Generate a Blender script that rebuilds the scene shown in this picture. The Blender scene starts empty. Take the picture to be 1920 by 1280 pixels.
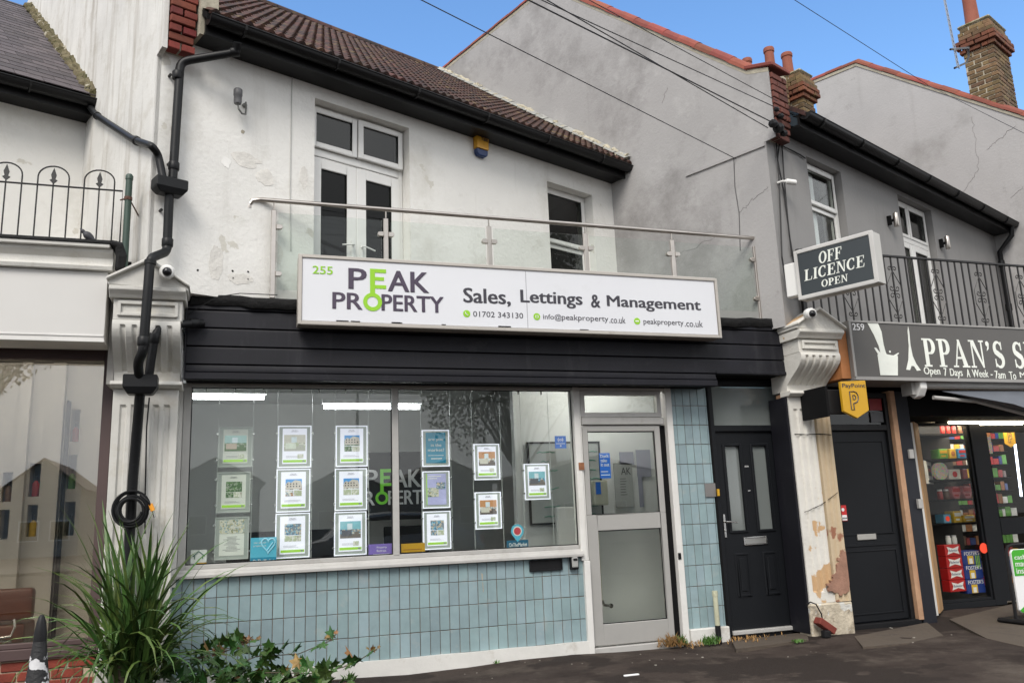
import bpy, bmesh, math, random
from mathutils import Vector, Matrix
random.seed(7)
scene = bpy.context.scene
COL = scene.collection
PI = math.pi

# ------------------------------------------------------------------ camera
EYE = Vector((0, 0, 1.25))
CR = Vector((0.9482037633760623, -0.31523147813015673, -0.03922675509584261))
CU = Vector((-0.028066341757851297, -0.20613772670610356, 0.9781204006096444))
CF = Vector((0.31642045379495326, 0.926356493378395, 0.2043079626345472))
FPX = 1570.0
cd = bpy.data.cameras.new('camera'); cam = bpy.data.objects.new('camera', cd); COL.objects.link(cam)
cd.sensor_width = 36.0; cd.lens = 36.0 * FPX / 1920.0; cd.clip_end = 600; cd.clip_start = 0.05
m3 = Matrix((CR, CU, -CF)).transposed()
cam.matrix_world = Matrix.Translation(EYE) @ m3.to_4x4()
scene.camera = cam

# ------------------------------------------------------------------ light
SUN_EL, SUN_AZ = math.radians(44), math.radians(211)      # azimuth clockwise from +Y
world = bpy.data.worlds.new('World'); scene.world = world; world.use_nodes = True
nt = world.node_tree; nt.nodes.clear()
N = nt.nodes.new; L = nt.links.new
out = N('ShaderNodeOutputWorld'); sky = N('ShaderNodeTexSky')
sky.sky_type = 'NISHITA'; sky.sun_disc = False; sky.sun_elevation = SUN_EL; sky.sun_rotation = SUN_AZ
sky.dust_density = 0.6; sky.ozone_density = 2.2
bg1 = N('ShaderNodeBackground'); bg1.inputs['Strength'].default_value = 0.15
hs = N('ShaderNodeHueSaturation'); hs.inputs['Saturation'].default_value = 1.15; hs.inputs['Value'].default_value = 1.03
L(sky.outputs[0], hs.inputs['Color']); L(hs.outputs[0], bg1.inputs['Color'])
bg2 = N('ShaderNodeBackground'); bg2.inputs['Strength'].default_value = 1.0
tc = N('ShaderNodeTexCoord'); no = N('ShaderNodeTexNoise'); no.inputs['Scale'].default_value = 2.2; no.inputs['Detail'].default_value = 7
L(tc.outputs['Generated'], no.inputs['Vector'])
cr = N('ShaderNodeValToRGB'); cr.color_ramp.elements[0].position = .3; cr.color_ramp.elements[0].color = (.50, .53, .58, 1)
cr.color_ramp.elements[1].position = .75; cr.color_ramp.elements[1].color = (1.0, 1.0, 1.0, 1)
L(no.outputs['Fac'], cr.inputs['Fac']); L(cr.outputs[0], bg2.inputs['Color'])
sep = N('ShaderNodeSeparateXYZ'); L(tc.outputs['Generated'], sep.inputs[0])
# cloud deck: covers the street side of the sky, clears over the roofs
ma = N('ShaderNodeMath'); ma.operation = 'MULTIPLY_ADD'; ma.inputs[1].default_value = -1.35; ma.inputs[2].default_value = 0.66
L(sep.outputs['Y'], ma.inputs[0])
mb_ = N('ShaderNodeMath'); mb_.operation = 'MULTIPLY_ADD'; mb_.inputs[1].default_value = 1.2; L(no.outputs['Fac'], mb_.inputs[0]); L(ma.outputs[0], mb_.inputs[2])
mr = N('ShaderNodeMapRange'); mr.inputs['From Min'].default_value = 0.45; mr.inputs['From Max'].default_value = 0.95; mr.clamp = True
L(mb_.outputs[0], mr.inputs['Value'])
mx = N('ShaderNodeMixShader'); L(mr.outputs[0], mx.inputs[0]); L(bg1.outputs[0], mx.inputs[1]); L(bg2.outputs[0], mx.inputs[2])
L(mx.outputs[0], out.inputs['Surface'])
sd = bpy.data.lights.new('sun', 'SUN'); sd.energy = 1.5; sd.angle = math.radians(25); sd.color = (1, .945, .875)
so = bpy.data.objects.new('sun', sd); COL.objects.link(so)
sv = Vector((math.sin(SUN_AZ) * math.cos(SUN_EL), math.cos(SUN_AZ) * math.cos(SUN_EL), math.sin(SUN_EL)))
so.rotation_euler = sv.to_track_quat('Z', 'Y').to_euler()
vs = scene.view_settings; vs.view_transform = 'Standard'; vs.look = 'None'; vs.exposure = 0.86; vs.gamma = 1; vs.use_curve_mapping = False

# ------------------------------------------------------------------ frames and measuring
X = Vector((1, 0, 0)); Y = Vector((0, 1, 0)); Z = Vector((0, 0, 1))
ANG = 0.391168706900452
U = Vector((math.cos(ANG), math.sin(ANG), 0)); W = Vector((-math.sin(ANG), math.cos(ANG), 0))
C0 = Vector((-.66, 6.96, 0)); K = Vector((4.553, 9.108, 0)); C1 = Vector((5.39, 7.06, 0)); K2 = Vector((11.4, 9.54, 0)); K0 = C0 + W * 2.2

def ray(px, py): return CR * ((px - 960) / FPX) - CU * ((py - 640) / FPX) + CF
def PL(px, py, p0, n):
    d = ray(px, py); return EYE + d * ((Vector(p0) - EYE).dot(n) / d.dot(n))
def PS(px, py, y): return PL(px, py, (0, y, 0), Y)
def PT(px, py, t):                       # measured point at distance t (m) along the view
    d = ray(px, py).normalized(); return EYE + d * t

class Fr:
    def __init__(s, o=(0, 0, 0), ex=X, ey=Y, ez=Z): s.o = Vector(o); s.ex = Vector(ex); s.ey = Vector(ey); s.ez = Vector(ez)
    def p(s, a, b, c): return s.o + s.ex * a + s.ey * b + s.ez * c
FS = Fr()
F5 = Fr(C0, U, W); F7 = Fr(C1, U, W); F3 = Fr(K0, U, W)        # upper facades (a along, b into the building, c up)
G5 = Fr(C0, W, U); G7 = Fr(C1, W, U); G9 = Fr(C1 + (K2 - C1) - W * 2.2, W, U)   # party walls: a runs back along W

# ------------------------------------------------------------------ mesh builder
class MB:
    def __init__(s): s.v = []; s.f = []
    def add(s, vs, fs):
        n = len(s.v); s.v += [Vector(q) for q in vs]; s.f += [tuple(n + i for i in f) for f in fs]; return s
    def box(s, a0, a1, b0, b1, c0, c1, fr=FS):
        vs = [fr.p(a, b, c) for c in (c0, c1) for b in (b0, b1) for a in (a0, a1)]
        return s.add(vs, [(0, 2, 3, 1), (4, 5, 7, 6), (0, 1, 5, 4), (2, 6, 7, 3), (0, 4, 6, 2), (1, 3, 7, 5)])
    def prism(s, pts, b0, b1, fr=FS):     # pts (a,c) outline, extruded along b
        n = len(pts); vs = [fr.p(a, b0, c) for a, c in pts] + [fr.p(a, b1, c) for a, c in pts]
        fs = [tuple(range(n)), tuple(range(2 * n - 1, n - 1, -1))] + [(i, i + n, (i + 1) % n + n, (i + 1) % n) for i in range(n)]
        return s.add(vs, fs)
    def prismx(s, pts, a0, a1, fr=FS):    # pts (b,c) outline extruded along a
        n = len(pts); vs = [fr.p(a0, b, c) for b, c in pts] + [fr.p(a1, b, c) for b, c in pts]
        fs = [tuple(range(n)), tuple(range(2 * n - 1, n - 1, -1))] + [(i, i + n, (i + 1) % n + n, (i + 1) % n) for i in range(n)]
        return s.add(vs, fs)
    def tube(s, path, r, n=8, cap=True, closed=False):
        path = [Vector(p) for p in path]; m = len(path); rings = []
        rr = r if isinstance(r, (list, tuple)) else [r] * m
        prev = None
        for i, p in enumerate(path):
            if closed: t = path[(i + 1) % m] - path[i - 1]
            else: t = path[min(i + 1, m - 1)] - path[max(i - 1, 0)]
            t.normalize()
            if prev is None:
                a = t.cross(Z) if abs(t.z) < .9 else t.cross(X)
            else:
                a = prev - t * prev.dot(t)
            a.normalize(); prev = a; b = t.cross(a)
            rings.append([p + (a * math.cos(2 * PI * k / n) + b * math.sin(2 * PI * k / n)) * rr[i] for k in range(n)])
        vs = [q for R in rings for q in R]; fs = []
        for i in range(m if closed else m - 1):
            j = (i + 1) % m
            for k in range(n):
                k2 = (k + 1) % n; fs.append((i * n + k, i * n + k2, j * n + k2, j * n + k))
        if cap and not closed: fs += [tuple(range(n - 1, -1, -1)), tuple(range((m - 1) * n, m * n))]
        return s.add(vs, fs)
    def lathe(s, prof, o, n=16, ax=Z, ex=X):   # prof (r,h)
        ax = Vector(ax).normalized(); ex = Vector(ex); ex = (ex - ax * ex.dot(ax)).normalized(); ey = ax.cross(ex); o = Vector(o)
        vs = [o + ax * h + (ex * math.cos(2 * PI * k / n) + ey * math.sin(2 * PI * k / n)) * r for r, h in prof for k in range(n)]
        fs = []
        for i in range(len(prof) - 1):
            for k in range(n):
                k2 = (k + 1) % n; fs.append((i * n + k, i * n + k2, (i + 1) * n + k2, (i + 1) * n + k))
        fs += [tuple(range(n - 1, -1, -1)), tuple(range((len(prof) - 1) * n, len(prof) * n))]
        return s.add(vs, fs)
    def wall(s, a0, a1, c0, c1, b0, b1, holes, fr=FS):   # holes (a0,a1,c0,c1)
        As = sorted({a0, a1} | {h[0] for h in holes} | {h[1] for h in holes}); Cs = sorted({c0, c1} | {h[2] for h in holes} | {h[3] for h in holes})
        As = [a for a in As if a0 <= a <= a1]; Cs = [c for c in Cs if c0 <= c <= c1]
        def solid(i, j):
            if i < 0 or j < 0 or i >= len(As) - 1 or j >= len(Cs) - 1: return False
            am = (As[i] + As[i + 1]) / 2; cm = (Cs[j] + Cs[j + 1]) / 2
            return not any(h[0] < am < h[1] and h[2] < cm < h[3] for h in holes)
        for i in range(len(As) - 1):
            for j in range(len(Cs) - 1):
                if not solid(i, j): continue
                A, B, c, d = As[i], As[i + 1], Cs[j], Cs[j + 1]
                q = lambda a, b, z: fr.p(a, b, z)
                s.add([q(A, b0, c), q(B, b0, c), q(B, b0, d), q(A, b0, d)], [(0, 1, 2, 3)])
                s.add([q(A, b1, c), q(B, b1, c), q(B, b1, d), q(A, b1, d)], [(3, 2, 1, 0)])
                if not solid(i - 1, j): s.add([q(A, b0, c), q(A, b1, c), q(A, b1, d), q(A, b0, d)], [(3, 2, 1, 0)])
                if not solid(i + 1, j): s.add([q(B, b0, c), q(B, b1, c), q(B, b1, d), q(B, b0, d)], [(0, 1, 2, 3)])
                if not solid(i, j - 1): s.add([q(A, b0, c), q(B, b0, c), q(B, b1, c), q(A, b1, c)], [(3, 2, 1, 0)])
                if not solid(i, j + 1): s.add([q(A, b0, d), q(B, b0, d), q(B, b1, d), q(A, b1, d)], [(0, 1, 2, 3)])
        return s

def origin(o):
    v = Vector((0, 0, 0))
    while o is not None: v = v + o.location; o = o.parent
    return v
def obj(name, mb, mat, parent=None, bevel=0, smooth=False, loc=None, segs=1, fixn=True):
    me = bpy.data.meshes.new(name)
    o = bpy.data.objects.new(name, me); COL.objects.link(o)
    base = origin(parent)
    if loc is not None: off = Vector(loc); o.location = off - base
    elif parent is not None: off = base; o.location = (0, 0, 0)
    else:
        xs = mb.v; off = Vector((sum(v.x for v in xs) / len(xs), sum(v.y for v in xs) / len(xs), min(v.z for v in xs))); o.location = off
    me.from_pydata([v - off for v in mb.v], [], mb.f)
    bm = bmesh.new(); bm.from_mesh(me)
    if fixn: bmesh.ops.remove_doubles(bm, verts=bm.verts, dist=1e-5); bmesh.ops.recalc_face_normals(bm, faces=bm.faces)
    if bevel:
        es = [e for e in bm.edges if len(e.link_faces) == 2 and e.calc_face_angle(0) > .5]
        bmesh.ops.bevel(bm, geom=es, offset=bevel, segments=segs, profile=.7, affect='EDGES', clamp_overlap=True)
    bm.to_mesh(me); bm.free()
    if smooth:
        for p in me.polygons: p.use_smooth = True
        try: me.set_sharp_from_angle(angle=math.radians(40))
        except Exception: pass
    if mat is not None: me.materials.append(mat)
    if parent is not None: o.parent = parent
    return o
def thing(name, label, cat, loc, group=None):
    o = bpy.data.objects.new(name, None); COL.objects.link(o); o.location = Vector(loc); o.empty_display_size = .1
    o['label'] = label; o['category'] = cat
    if group: o['group'] = group
    return o
def tag(o, label, cat, group=None):
    o['label'] = label; o['category'] = cat
    if group: o['group'] = group
    return o
def struct(o): o['kind'] = 'structure'; return o
def stuff(o): o['kind'] = 'stuff'; return o
def inst(name, me, parent, M):           # child sharing mesh data, world matrix M
    o = bpy.data.objects.new(name, me); COL.objects.link(o); o.parent = parent
    o.matrix_local = Matrix.Translation(-origin(parent)) @ M; return o
def frmat(fr, p, sx=1, sy=1, sz=1):
    m = Matrix((fr.ex * sx, fr.ey * sy, fr.ez * sz)).transposed().to_4x4(); m.translation = p; return m
def rawmesh(name, mb, mat, bevel=0, smooth=False):
    me = bpy.data.meshes.new(name); me.from_pydata(mb.v, [], mb.f)
    bm = bmesh.new(); bm.from_mesh(me); bmesh.ops.remove_doubles(bm, verts=bm.verts, dist=1e-5); bmesh.ops.recalc_face_normals(bm, faces=bm.faces)
    if bevel: bmesh.ops.bevel(bm, geom=list(bm.edges), offset=bevel, segments=1, affect='EDGES', clamp_overlap=True)
    bm.to_mesh(me); bm.free()
    if smooth:
        for p in me.polygons: p.use_smooth = True
    me.materials.append(mat); return me

# ------------------------------------------------------------------ materials
def lin(r, g, b):
    f = lambda c: (c / 255) / 12.92 if c / 255 <= .04045 else ((c / 255 + .055) / 1.055) ** 2.4
    return (f(r), f(g), f(b))
def mat(name, col, rough=.6, metal=0, var=.12, vscale=2.5, bump=0, bscale=60, bdist=.01, dirt=None, streak=None, patch=None, rand=0, rhue=0, emit=None, coat=0, spec=.5):
    m = bpy.data.materials.new(name); m.use_nodes = True; t = m.node_tree; n = t.nodes; l = t.links
    b = n['Principled BSDF']; b.inputs['Roughness'].default_value = rough; b.inputs['Metallic'].default_value = metal
    b.inputs['Specular IOR Level'].default_value = spec
    if coat: b.inputs['Coat Weight'].default_value = coat; b.inputs['Coat Roughness'].default_value = .08
    geo = n.new('ShaderNodeNewGeometry')
    def noise(scale, detail=5, stretch=None, rough_=.6):
        q = n.new('ShaderNodeTexNoise'); q.inputs['Scale'].default_value = scale; q.inputs['Detail'].default_value = detail; q.inputs['Roughness'].default_value = rough_
        if stretch:
            mp = n.new('ShaderNodeMapping'); mp.inputs['Scale'].default_value = stretch; l.new(geo.outputs['Position'], mp.inputs[0]); l.new(mp.outputs[0], q.inputs['Vector'])
        else: l.new(geo.outputs['Position'], q.inputs['Vector'])
        return q
    def ramp(src, p0, p1):
        r = n.new('ShaderNodeMapRange'); r.inputs['From Min'].default_value = p0; r.inputs['From Max'].default_value = p1; l.new(src, r.inputs['Value']); return r.outputs[0]
    def mix(fac, a, bcol, mode='MIX'):
        q = n.new('ShaderNodeMix'); q.data_type = 'RGBA'; q.blend_type = mode
        if isinstance(fac, float): q.inputs[0].default_value = fac
        else: l.new(fac, q.inputs[0])
        for i, c in ((6, a), (7, bcol)):
            if isinstance(c, tuple): q.inputs[i].default_value = (*c[:3], 1)
            else: l.new(c, q.inputs[i])
        return q.outputs[2]
    def scaled(fac, k):
        q = n.new('ShaderNodeMath'); q.operation = 'MULTIPLY'; q.inputs[1].default_value = k; l.new(fac, q.inputs[0]); return q.outputs[0]
    nz = noise(vscale, 8)
    lo = tuple(c * (1 - var) for c in col); hi = tuple(min(1, c * (1 + var)) for c in col)
    c = mix(ramp(nz.outputs['Fac'], .3, .7), lo, hi)
    if rand or rhue:
        oi = n.new('ShaderNodeObjectInfo'); h = n.new('ShaderNodeHueSaturation'); l.new(c, h.inputs['Color'])
        mr_ = n.new('ShaderNodeMapRange'); mr_.inputs['To Min'].default_value = 1 - rand; mr_.inputs['To Max'].default_value = 1 + rand; l.new(oi.outputs['Random'], mr_.inputs['Value']); l.new(mr_.outputs[0], h.inputs['Value'])
        if rhue:
            wn = n.new('ShaderNodeTexWhiteNoise'); wn.noise_dimensions = '1D'; l.new(oi.outputs['Random'], wn.inputs['W'])
            m2 = n.new('ShaderNodeMapRange'); m2.inputs['To Min'].default_value = .5 - rhue; m2.inputs['To Max'].default_value = .5 + rhue; l.new(wn.outputs['Value'], m2.inputs['Value']); l.new(m2.outputs[0], h.inputs['Hue'])
        c = h.outputs[0]
    for d in (dirt or []):
        dc, amt, sc, th = d; q = noise(sc, 9, None, .7); c = mix(scaled(ramp(q.outputs['Fac'], th, th + .16), amt), c, dc)
    for d in (streak or []):
        dc, amt, sc, th = d; q = noise(1, 7, (sc, sc, sc * .09), .65); c = mix(scaled(ramp(q.outputs['Fac'], th, th + .2), amt), c, dc)
    for d in (patch or []):    # sharp-edged peeled patches
        dc, sc, th = d; q = noise(sc, 6, None, .55); c = mix(ramp(q.outputs['Fac'], th, th + .015), c, dc)
    l.new(c, b.inputs['Base Color'])
    if bump:
        q = noise(bscale, 6); q2 = noise(bscale * .12, 4); ad = n.new('ShaderNodeMath'); l.new(q.outputs['Fac'], ad.inputs[0]); l.new(q2.outputs['Fac'], ad.inputs[1])
        bp = n.new('ShaderNodeBump'); bp.inputs['Strength'].default_value = bump; bp.inputs['Distance'].default_value = bdist; l.new(ad.outputs[0], bp.inputs['Height']); l.new(bp.outputs[0], b.inputs['Normal'])
    if emit: b.inputs['Emission Color'].default_value = (*emit[0], 1); b.inputs['Emission Strength'].default_value = emit[1]
    return m
def glassmat(name, tint=(.93, .95, .94), f0=.05, rough=0.0, haze=None):
    m = bpy.data.materials.new(name); m.use_nodes = True; t = m.node_tree; n = t.nodes; l = t.links; n.clear()
    o = n.new('ShaderNodeOutputMaterial'); g = n.new('ShaderNodeNewGeometry'); dp = n.new('ShaderNodeVectorMath'); dp.operation = 'DOT_PRODUCT'
    l.new(g.outputs['Incoming'], dp.inputs[0]); l.new(g.outputs['Normal'], dp.inputs[1])
    def M(op, a, b=None, c=None):
        q = n.new('ShaderNodeMath'); q.operation = op
        for i, v in enumerate((a, b, c)):
            if v is None: continue
            if isinstance(v, (int, float)): q.inputs[i].default_value = v
            else: l.new(v, q.inputs[i])
        return q.outputs[0]
    fac = M('MULTIPLY_ADD', M('POWER', M('SUBTRACT', 1.0, M('ABSOLUTE', dp.outputs['Value'])), 5.0), 1 - f0, f0)
    tr = n.new('ShaderNodeBsdfTransparent'); tr.inputs[0].default_value = (*tint, 1)
    gl = n.new('ShaderNodeBsdfGlossy'); gl.inputs['Roughness'].default_value = rough
    base = tr.outputs[0]
    if haze:
        df = n.new('ShaderNodeBsdfDiffuse'); df.inputs[0].default_value = (*haze[0], 1); mh = n.new('ShaderNodeMixShader'); mh.inputs[0].default_value = haze[1]
        l.new(tr.outputs[0], mh.inputs[1]); l.new(df.outputs[0], mh.inputs[2]); base = mh.outputs[0]
    mxs = n.new('ShaderNodeMixShader'); l.new(fac, mxs.inputs[0]); l.new(base, mxs.inputs[1]); l.new(gl.outputs[0], mxs.inputs[2]); l.new(mxs.outputs[0], o.inputs['Surface'])
    return m
def emis(name, col, s):
    m = bpy.data.materials.new(name); m.use_nodes = True; t = m.node_tree; t.nodes.clear(); o = t.nodes.new('ShaderNodeOutputMaterial'); e = t.nodes.new('ShaderNodeEmission')
    e.inputs[0].default_value = (*col, 1); e.inputs[1].default_value = s; t.links.new(e.outputs[0], o.inputs['Surface']); return m

MWHITE = mat('white_render', (.76, .75, .715), .8, var=.05, vscale=1.2, bump=.6, bscale=26, bdist=.008,
             dirt=[((.53, .51, .45), .55, 1.3, .53), ((.44, .41, .35), .5, 5.0, .62), ((.30, .27, .22), .6, 16, .70)], patch=[((.60, .58, .52), 2.3, .665)], streak=[((.45, .43, .38), .35, 5, .58)])
MPARTY = mat('streaked_white_render', (.66, .65, .62), .85, var=.08, vscale=2, bump=.4, bscale=35, bdist=.006,
             dirt=[((.42, .39, .33), .6, 2.2, .52)], streak=[((.30, .26, .21), .75, 5, .52), ((.18, .16, .13), .8, 11, .64)])
MGREYW = mat('grey_render', (.36, .35, .345), .85, var=.07, vscale=1.1, bump=.45, bscale=28, bdist=.008,
             dirt=[((.21, .20, .195), .75, .8, .5), ((.47, .46, .45), .7, 1.9, .56), ((.18, .17, .16), .6, 7, .62)], streak=[((.24, .23, .22), .4, 3.5, .56)])
MGREYF = mat('shaded_grey_facade', (.245, .24, .235), .85, var=.06, vscale=1.3, bump=.4, bscale=30, bdist=.006, streak=[((.17, .165, .16), .4, 4, .56)])  # same paint as the gable, darkened to put the facade's shade into the colour
MREVEAL = MWHITE
MSLATE = mat('slate', (.075, .062, .066), .75, var=.25, vscale=8, bump=.3, bscale=50, rand=.35, rhue=.02, dirt=[((.16, .15, .08), .5, 3, .62)])
MTILE = mat('clay_roof_tile', (.060, .022, .015), .8, var=.35, vscale=9, bump=.4, bscale=60, rand=.45, rhue=.012, dirt=[((.010, .008, .007), .9, 8, .46), ((.17, .12, .045), .8, 3.2, .54), ((.42, .40, .36), .8, 19, .70)])
MRED = mat('red_coping_tile', (.21, .045, .026), .7, var=.2, vscale=5, bump=.2, bscale=40, rand=.25, rhue=.01, dirt=[((.12, .06, .05), .6, 5, .58)])
MBRICKR = mat('red_brick', (.17, .03, .02), .8, var=.2, vscale=10, bump=.4, bscale=80, rand=.25, rhue=.012, dirt=[((.10, .04, .03), .5, 7, .58)])
MBRICKY = mat('stock_brick', (.15, .095, .045), .85, var=.3, vscale=12, bump=.5, bscale=70, rand=.4, rhue=.02, dirt=[((.06, .05, .035), .7, 6, .52)])
MMORTAR = mat('mortar', (.36, .33, .26), .9, var=.2, vscale=9, bump=.5, bscale=60, dirt=[((.15, .14, .09), .6, 5, .55)])
MMOSS = mat('mossy_mortar', (.33, .30, .21), .95, var=.3, vscale=12, bump=1, bscale=40, bdist=.02, dirt=[((.14, .12, .03), .9, 7, .48)])
MPOT = mat('terracotta', (.24, .07, .04), .75, var=.15, vscale=6, dirt=[((.12, .08, .06), .6, 6, .58)])
MBLACKP = mat('black_plastic_pipe', (.006, .0065, .0075), .45, spec=.3, var=.3, vscale=6, dirt=[((.10, .10, .10), .35, 14, .62)])
MGUT = mat('black_gutter', (.004, .004, .0045), .45, var=.3, vscale=4, spec=.3, dirt=[((.05, .05, .05), .4, 9, .6)])
MFASC = mat('charcoal_board', (.0085, .0085, .0125), .55, var=.18, vscale=3, spec=.3, dirt=[((.06, .06, .065), .35, 3.5, .6), ((.16, .16, .16), .5, 40, .74)], streak=[((.05, .05, .055), .35, 7, .58)])
MFELT = mat('black_felt', (.006, .006, .0065), .8, var=.3, vscale=5, bump=.6, bscale=25, bdist=.02)
MUPVC = mat('white_upvc', (.74, .735, .71), .35, var=.03, dirt=[((.48, .47, .42), .35, 6, .62)])
MFRAME = mat('weathered_aluminium_frame', (.44, .43, .41), .5, metal=.15, var=.08, vscale=4, dirt=[((.30, .28, .25), .5, 7, .55)])
MDOORG = mat('grey_aluminium_door', (.40, .39, .37), .45, metal=.25, var=.06, vscale=3)
MJAMB = mat('peeling_white_wood', (.66, .65, .62), .7, var=.06, vscale=4, bump=.3, bscale=40, dirt=[((.34, .25, .17), .75, 9, .62)], streak=[((.4, .36, .3), .4, 8, .58)])
MTILEB = mat('pale_blue_tile', (.24, .325, .345), .28, var=.12, vscale=5, bump=.12, bscale=14, bdist=.004, rand=.09, rhue=.012, dirt=[((.38, .39, .37), .5, 6, .55), ((.15, .18, .17), .4, 2.2, .60), ((.20, .17, .13), .6, 22, .68)])
MGROUT = mat('brown_grout', (.19, .155, .125), .9, var=.4, vscale=14)
MPLINTH = mat('white_plinth_paint', (.62, .61, .58), .75, var=.06, vscale=4, bump=.3, bscale=25, dirt=[((.36, .32, .26), .6, 5, .56)])
MPILA = mat('pilaster_paint', (.56, .55, .515), .75, var=.07, vscale=4, bump=.35, bscale=40, dirt=[((.42, .38, .30), .6, 3, .54), ((.09, .085, .07), .8, 6, .66)], streak=[((.30, .27, .22), .45, 7, .6)])
MPILB = mat('peeling_pilaster_paint', (.63, .61, .56), .8, var=.06, vscale=4, bump=.5, bscale=35, patch=[((.50, .33, .18), 2.6, .60), ((.34, .17, .10), 2.1, .66)], dirt=[((.30, .26, .2), .5, 7, .6)])
MCREAM = mat('cream_paint_half', (.50, .40, .27), .8, var=.06, vscale=4, bump=.4, bscale=35, patch=[((.30, .14, .085), 1.7, .66)], dirt=[((.3, .22, .15), .5, 7, .6)])
MGREYDOOR = mat('charcoal_door', (.0065, .0075, .0095), .5, var=.08, vscale=3, spec=.25)
MCHROME = mat('chrome', (.62, .61, .59), .22, metal=1, var=.05)
MSTEEL = mat('brushed_stainless', (.50, .46, .42), .28, metal=1, var=.1, vscale=6)
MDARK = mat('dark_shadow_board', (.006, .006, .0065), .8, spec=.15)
MBLACK = mat('black_paint', (.007, .007, .008), .5, spec=.3)
MIRON = mat('black_iron', (.014, .013, .013), .5, var=.2)
MGREENP = mat('green_post_paint', (.03, .06, .045), .5, var=.2, dirt=[((.10, .06, .03), .5, 12, .62)])
MSIGNW = mat('white_sign_face', (.68, .69, .72), .38, var=.015, vscale=1.5, dirt=[((.56, .56, .56), .4, 2, .58)])
MSIGNF = mat('sign_trim', (.46, .43, .39), .45, metal=.3, var=.08, dirt=[((.25, .22, .18), .6, 8, .6)])
MPURPLE = mat('dark_purple_vinyl', (.062, .045, .075), .4, var=.03)
MLIME = mat('lime_vinyl', (.27, .56, .02), .4, var=.03)
MINK = mat('dark_grey_vinyl', (.045, .043, .055), .4, var=.03)
MTEAL = mat('teal_vinyl', (.01, .25, .42), .35, var=.04)
MLBLUE = mat('light_blue_vinyl', (.10, .48, .68), .35, var=.04)
MBLUE = mat('blue_vinyl', (.01, .13, .58), .35, var=.04)
MNAVY = mat('navy_vinyl', (.01, .035, .13), .4, var=.04)
MPURP2 = mat('lilac_vinyl', (.22, .15, .50), .4, var=.04)
MYEL = mat('yellow_vinyl', (.56, .31, .012), .4, var=.05)
MREDV = mat('red_vinyl', (.55, .02, .02), .35, var=.08)
MORG = mat('orange_red_vinyl', (.8, .06, .02), .35, emit=((.8, .06, .02), .25))
MWV = mat('white_vinyl', (.78, .78, .78), .4, var=.02)
MGSIGN = mat('grey_sign_face', (.085, .08, .074), .4, var=.04, vscale=2)
MGSIGN2 = mat('slate_grey_sign_face', (.030, .038, .043), .35, var=.05)
MLETW = mat('white_letter_emissive', (.72, .74, .68), .4, emit=((.85, .9, .8), .04))  # white lettering with a faint emission of its own
MTRIMG = mat('grey_sign_trim', (.30, .29, .275), .45, metal=.2, var=.05)
MPAPER = mat('backlit_paper', (.75, .75, .8), .5, emit=((.80, .78, 1.0), .30), var=.01)
MPAPERD = mat('paper', (.80, .81, .77), .6, var=.03)
MACRYL = mat('frosted_acrylic', (.42, .45, .43), .2, var=.05)
MLEDGE = mat('acrylic_edge', (.8, .8, .9), .25, emit=((.85, .85, 1.0), .38))
MEDGED = mat('acrylic_edge_unlit', (.55, .57, .56), .25)
MWOOD = mat('raw_timber', (.42, .25, .15), .75, var=.2, vscale=8, streak=[((.32, .15, .08), .6, 14, .5)])
MPLY = mat('plywood', (.40, .24, .11), .7, var=.15, vscale=3, streak=[((.25, .12, .05), .6, 10, .52)])
MBROWNF = mat('brown_window_frame', (.075, .047, .045), .5, var=.1)
MWIN = mat('interior_white', (.68, .69, .68), .8, var=.04)
MCEIL = mat('ceiling', (.66, .67, .66), .8)
MROOMW = mat('shop_wall_paint', (.46, .465, .45), .8, var=.04)
MWIN2 = mat('salon_wall', (.60, .575, .52), .8, var=.05)
MFLOORI = mat('interior_floor', (.10, .09, .08), .6)
MTUBE = emis('fluorescent_tube', (.95, .97, 1.0), 24)
MTUBEW = emis('warm_tube', (1.0, .86, .62), 7)
MTUBEC = emis('cold_strip', (.75, .82, 1.0), 4)
MLEATH = mat('brown_leather', (.13, .045, .025), .4, var=.15)
MLEAF = mat('strap_leaf', (.050, .100, .020), .5, var=.3, vscale=5, rand=.4, rhue=.03, dirt=[((.20, .22, .05), .7, 6, .55), ((.20, .14, .06), .7, 9, .66)])
MVINE = mat('vine_leaf', (.040, .095, .018), .5, var=.3, vscale=12, rand=.3, rhue=.03)
MVINER = mat('reddish_vine_leaf', (.20, .11, .035), .5, var=.3, vscale=12, rand=.3, rhue=.02)
MGRASS = mat('weed', (.08, .19, .03), .6, var=.3, rand=.2)
MDRY = mat('dry_grass', (.30, .17, .06), .8, var=.3)
MTREE = mat('tree_leaf', (.055, .085, .035), .6, var=.3, vscale=2)
MBARK = mat('bark', (.10, .08, .055), .9, bump=.8, bscale=20, var=.3)
GL_SHOP = glassmat('shop_glass', (.93, .95, .93), .045)
GL_UP = glassmat('upstairs_glass', (.5, .52, .5), .045)
GL_BAL = glassmat('balustrade_glass', (.93, .955, .94), .02)
GL_DOOR = glassmat('obscured_glass', (.6, .63, .61), .09, rough=.08, haze=((.33, .36, .35), .45))
GL_DK = glassmat('darkened_door_glass', (.35, .37, .35), .02)  # glass darkened to stand in for the dark trees mirrored in the doors
GL_R = glassmat('corner_shop_glass', (.95, .95, .93), .012)
GL_SALON = glassmat('salon_glass', (.90, .88, .84), .14)
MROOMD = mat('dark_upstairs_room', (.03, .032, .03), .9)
MCURT = mat('pale_curtain', (.62, .63, .66), .8)
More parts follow.
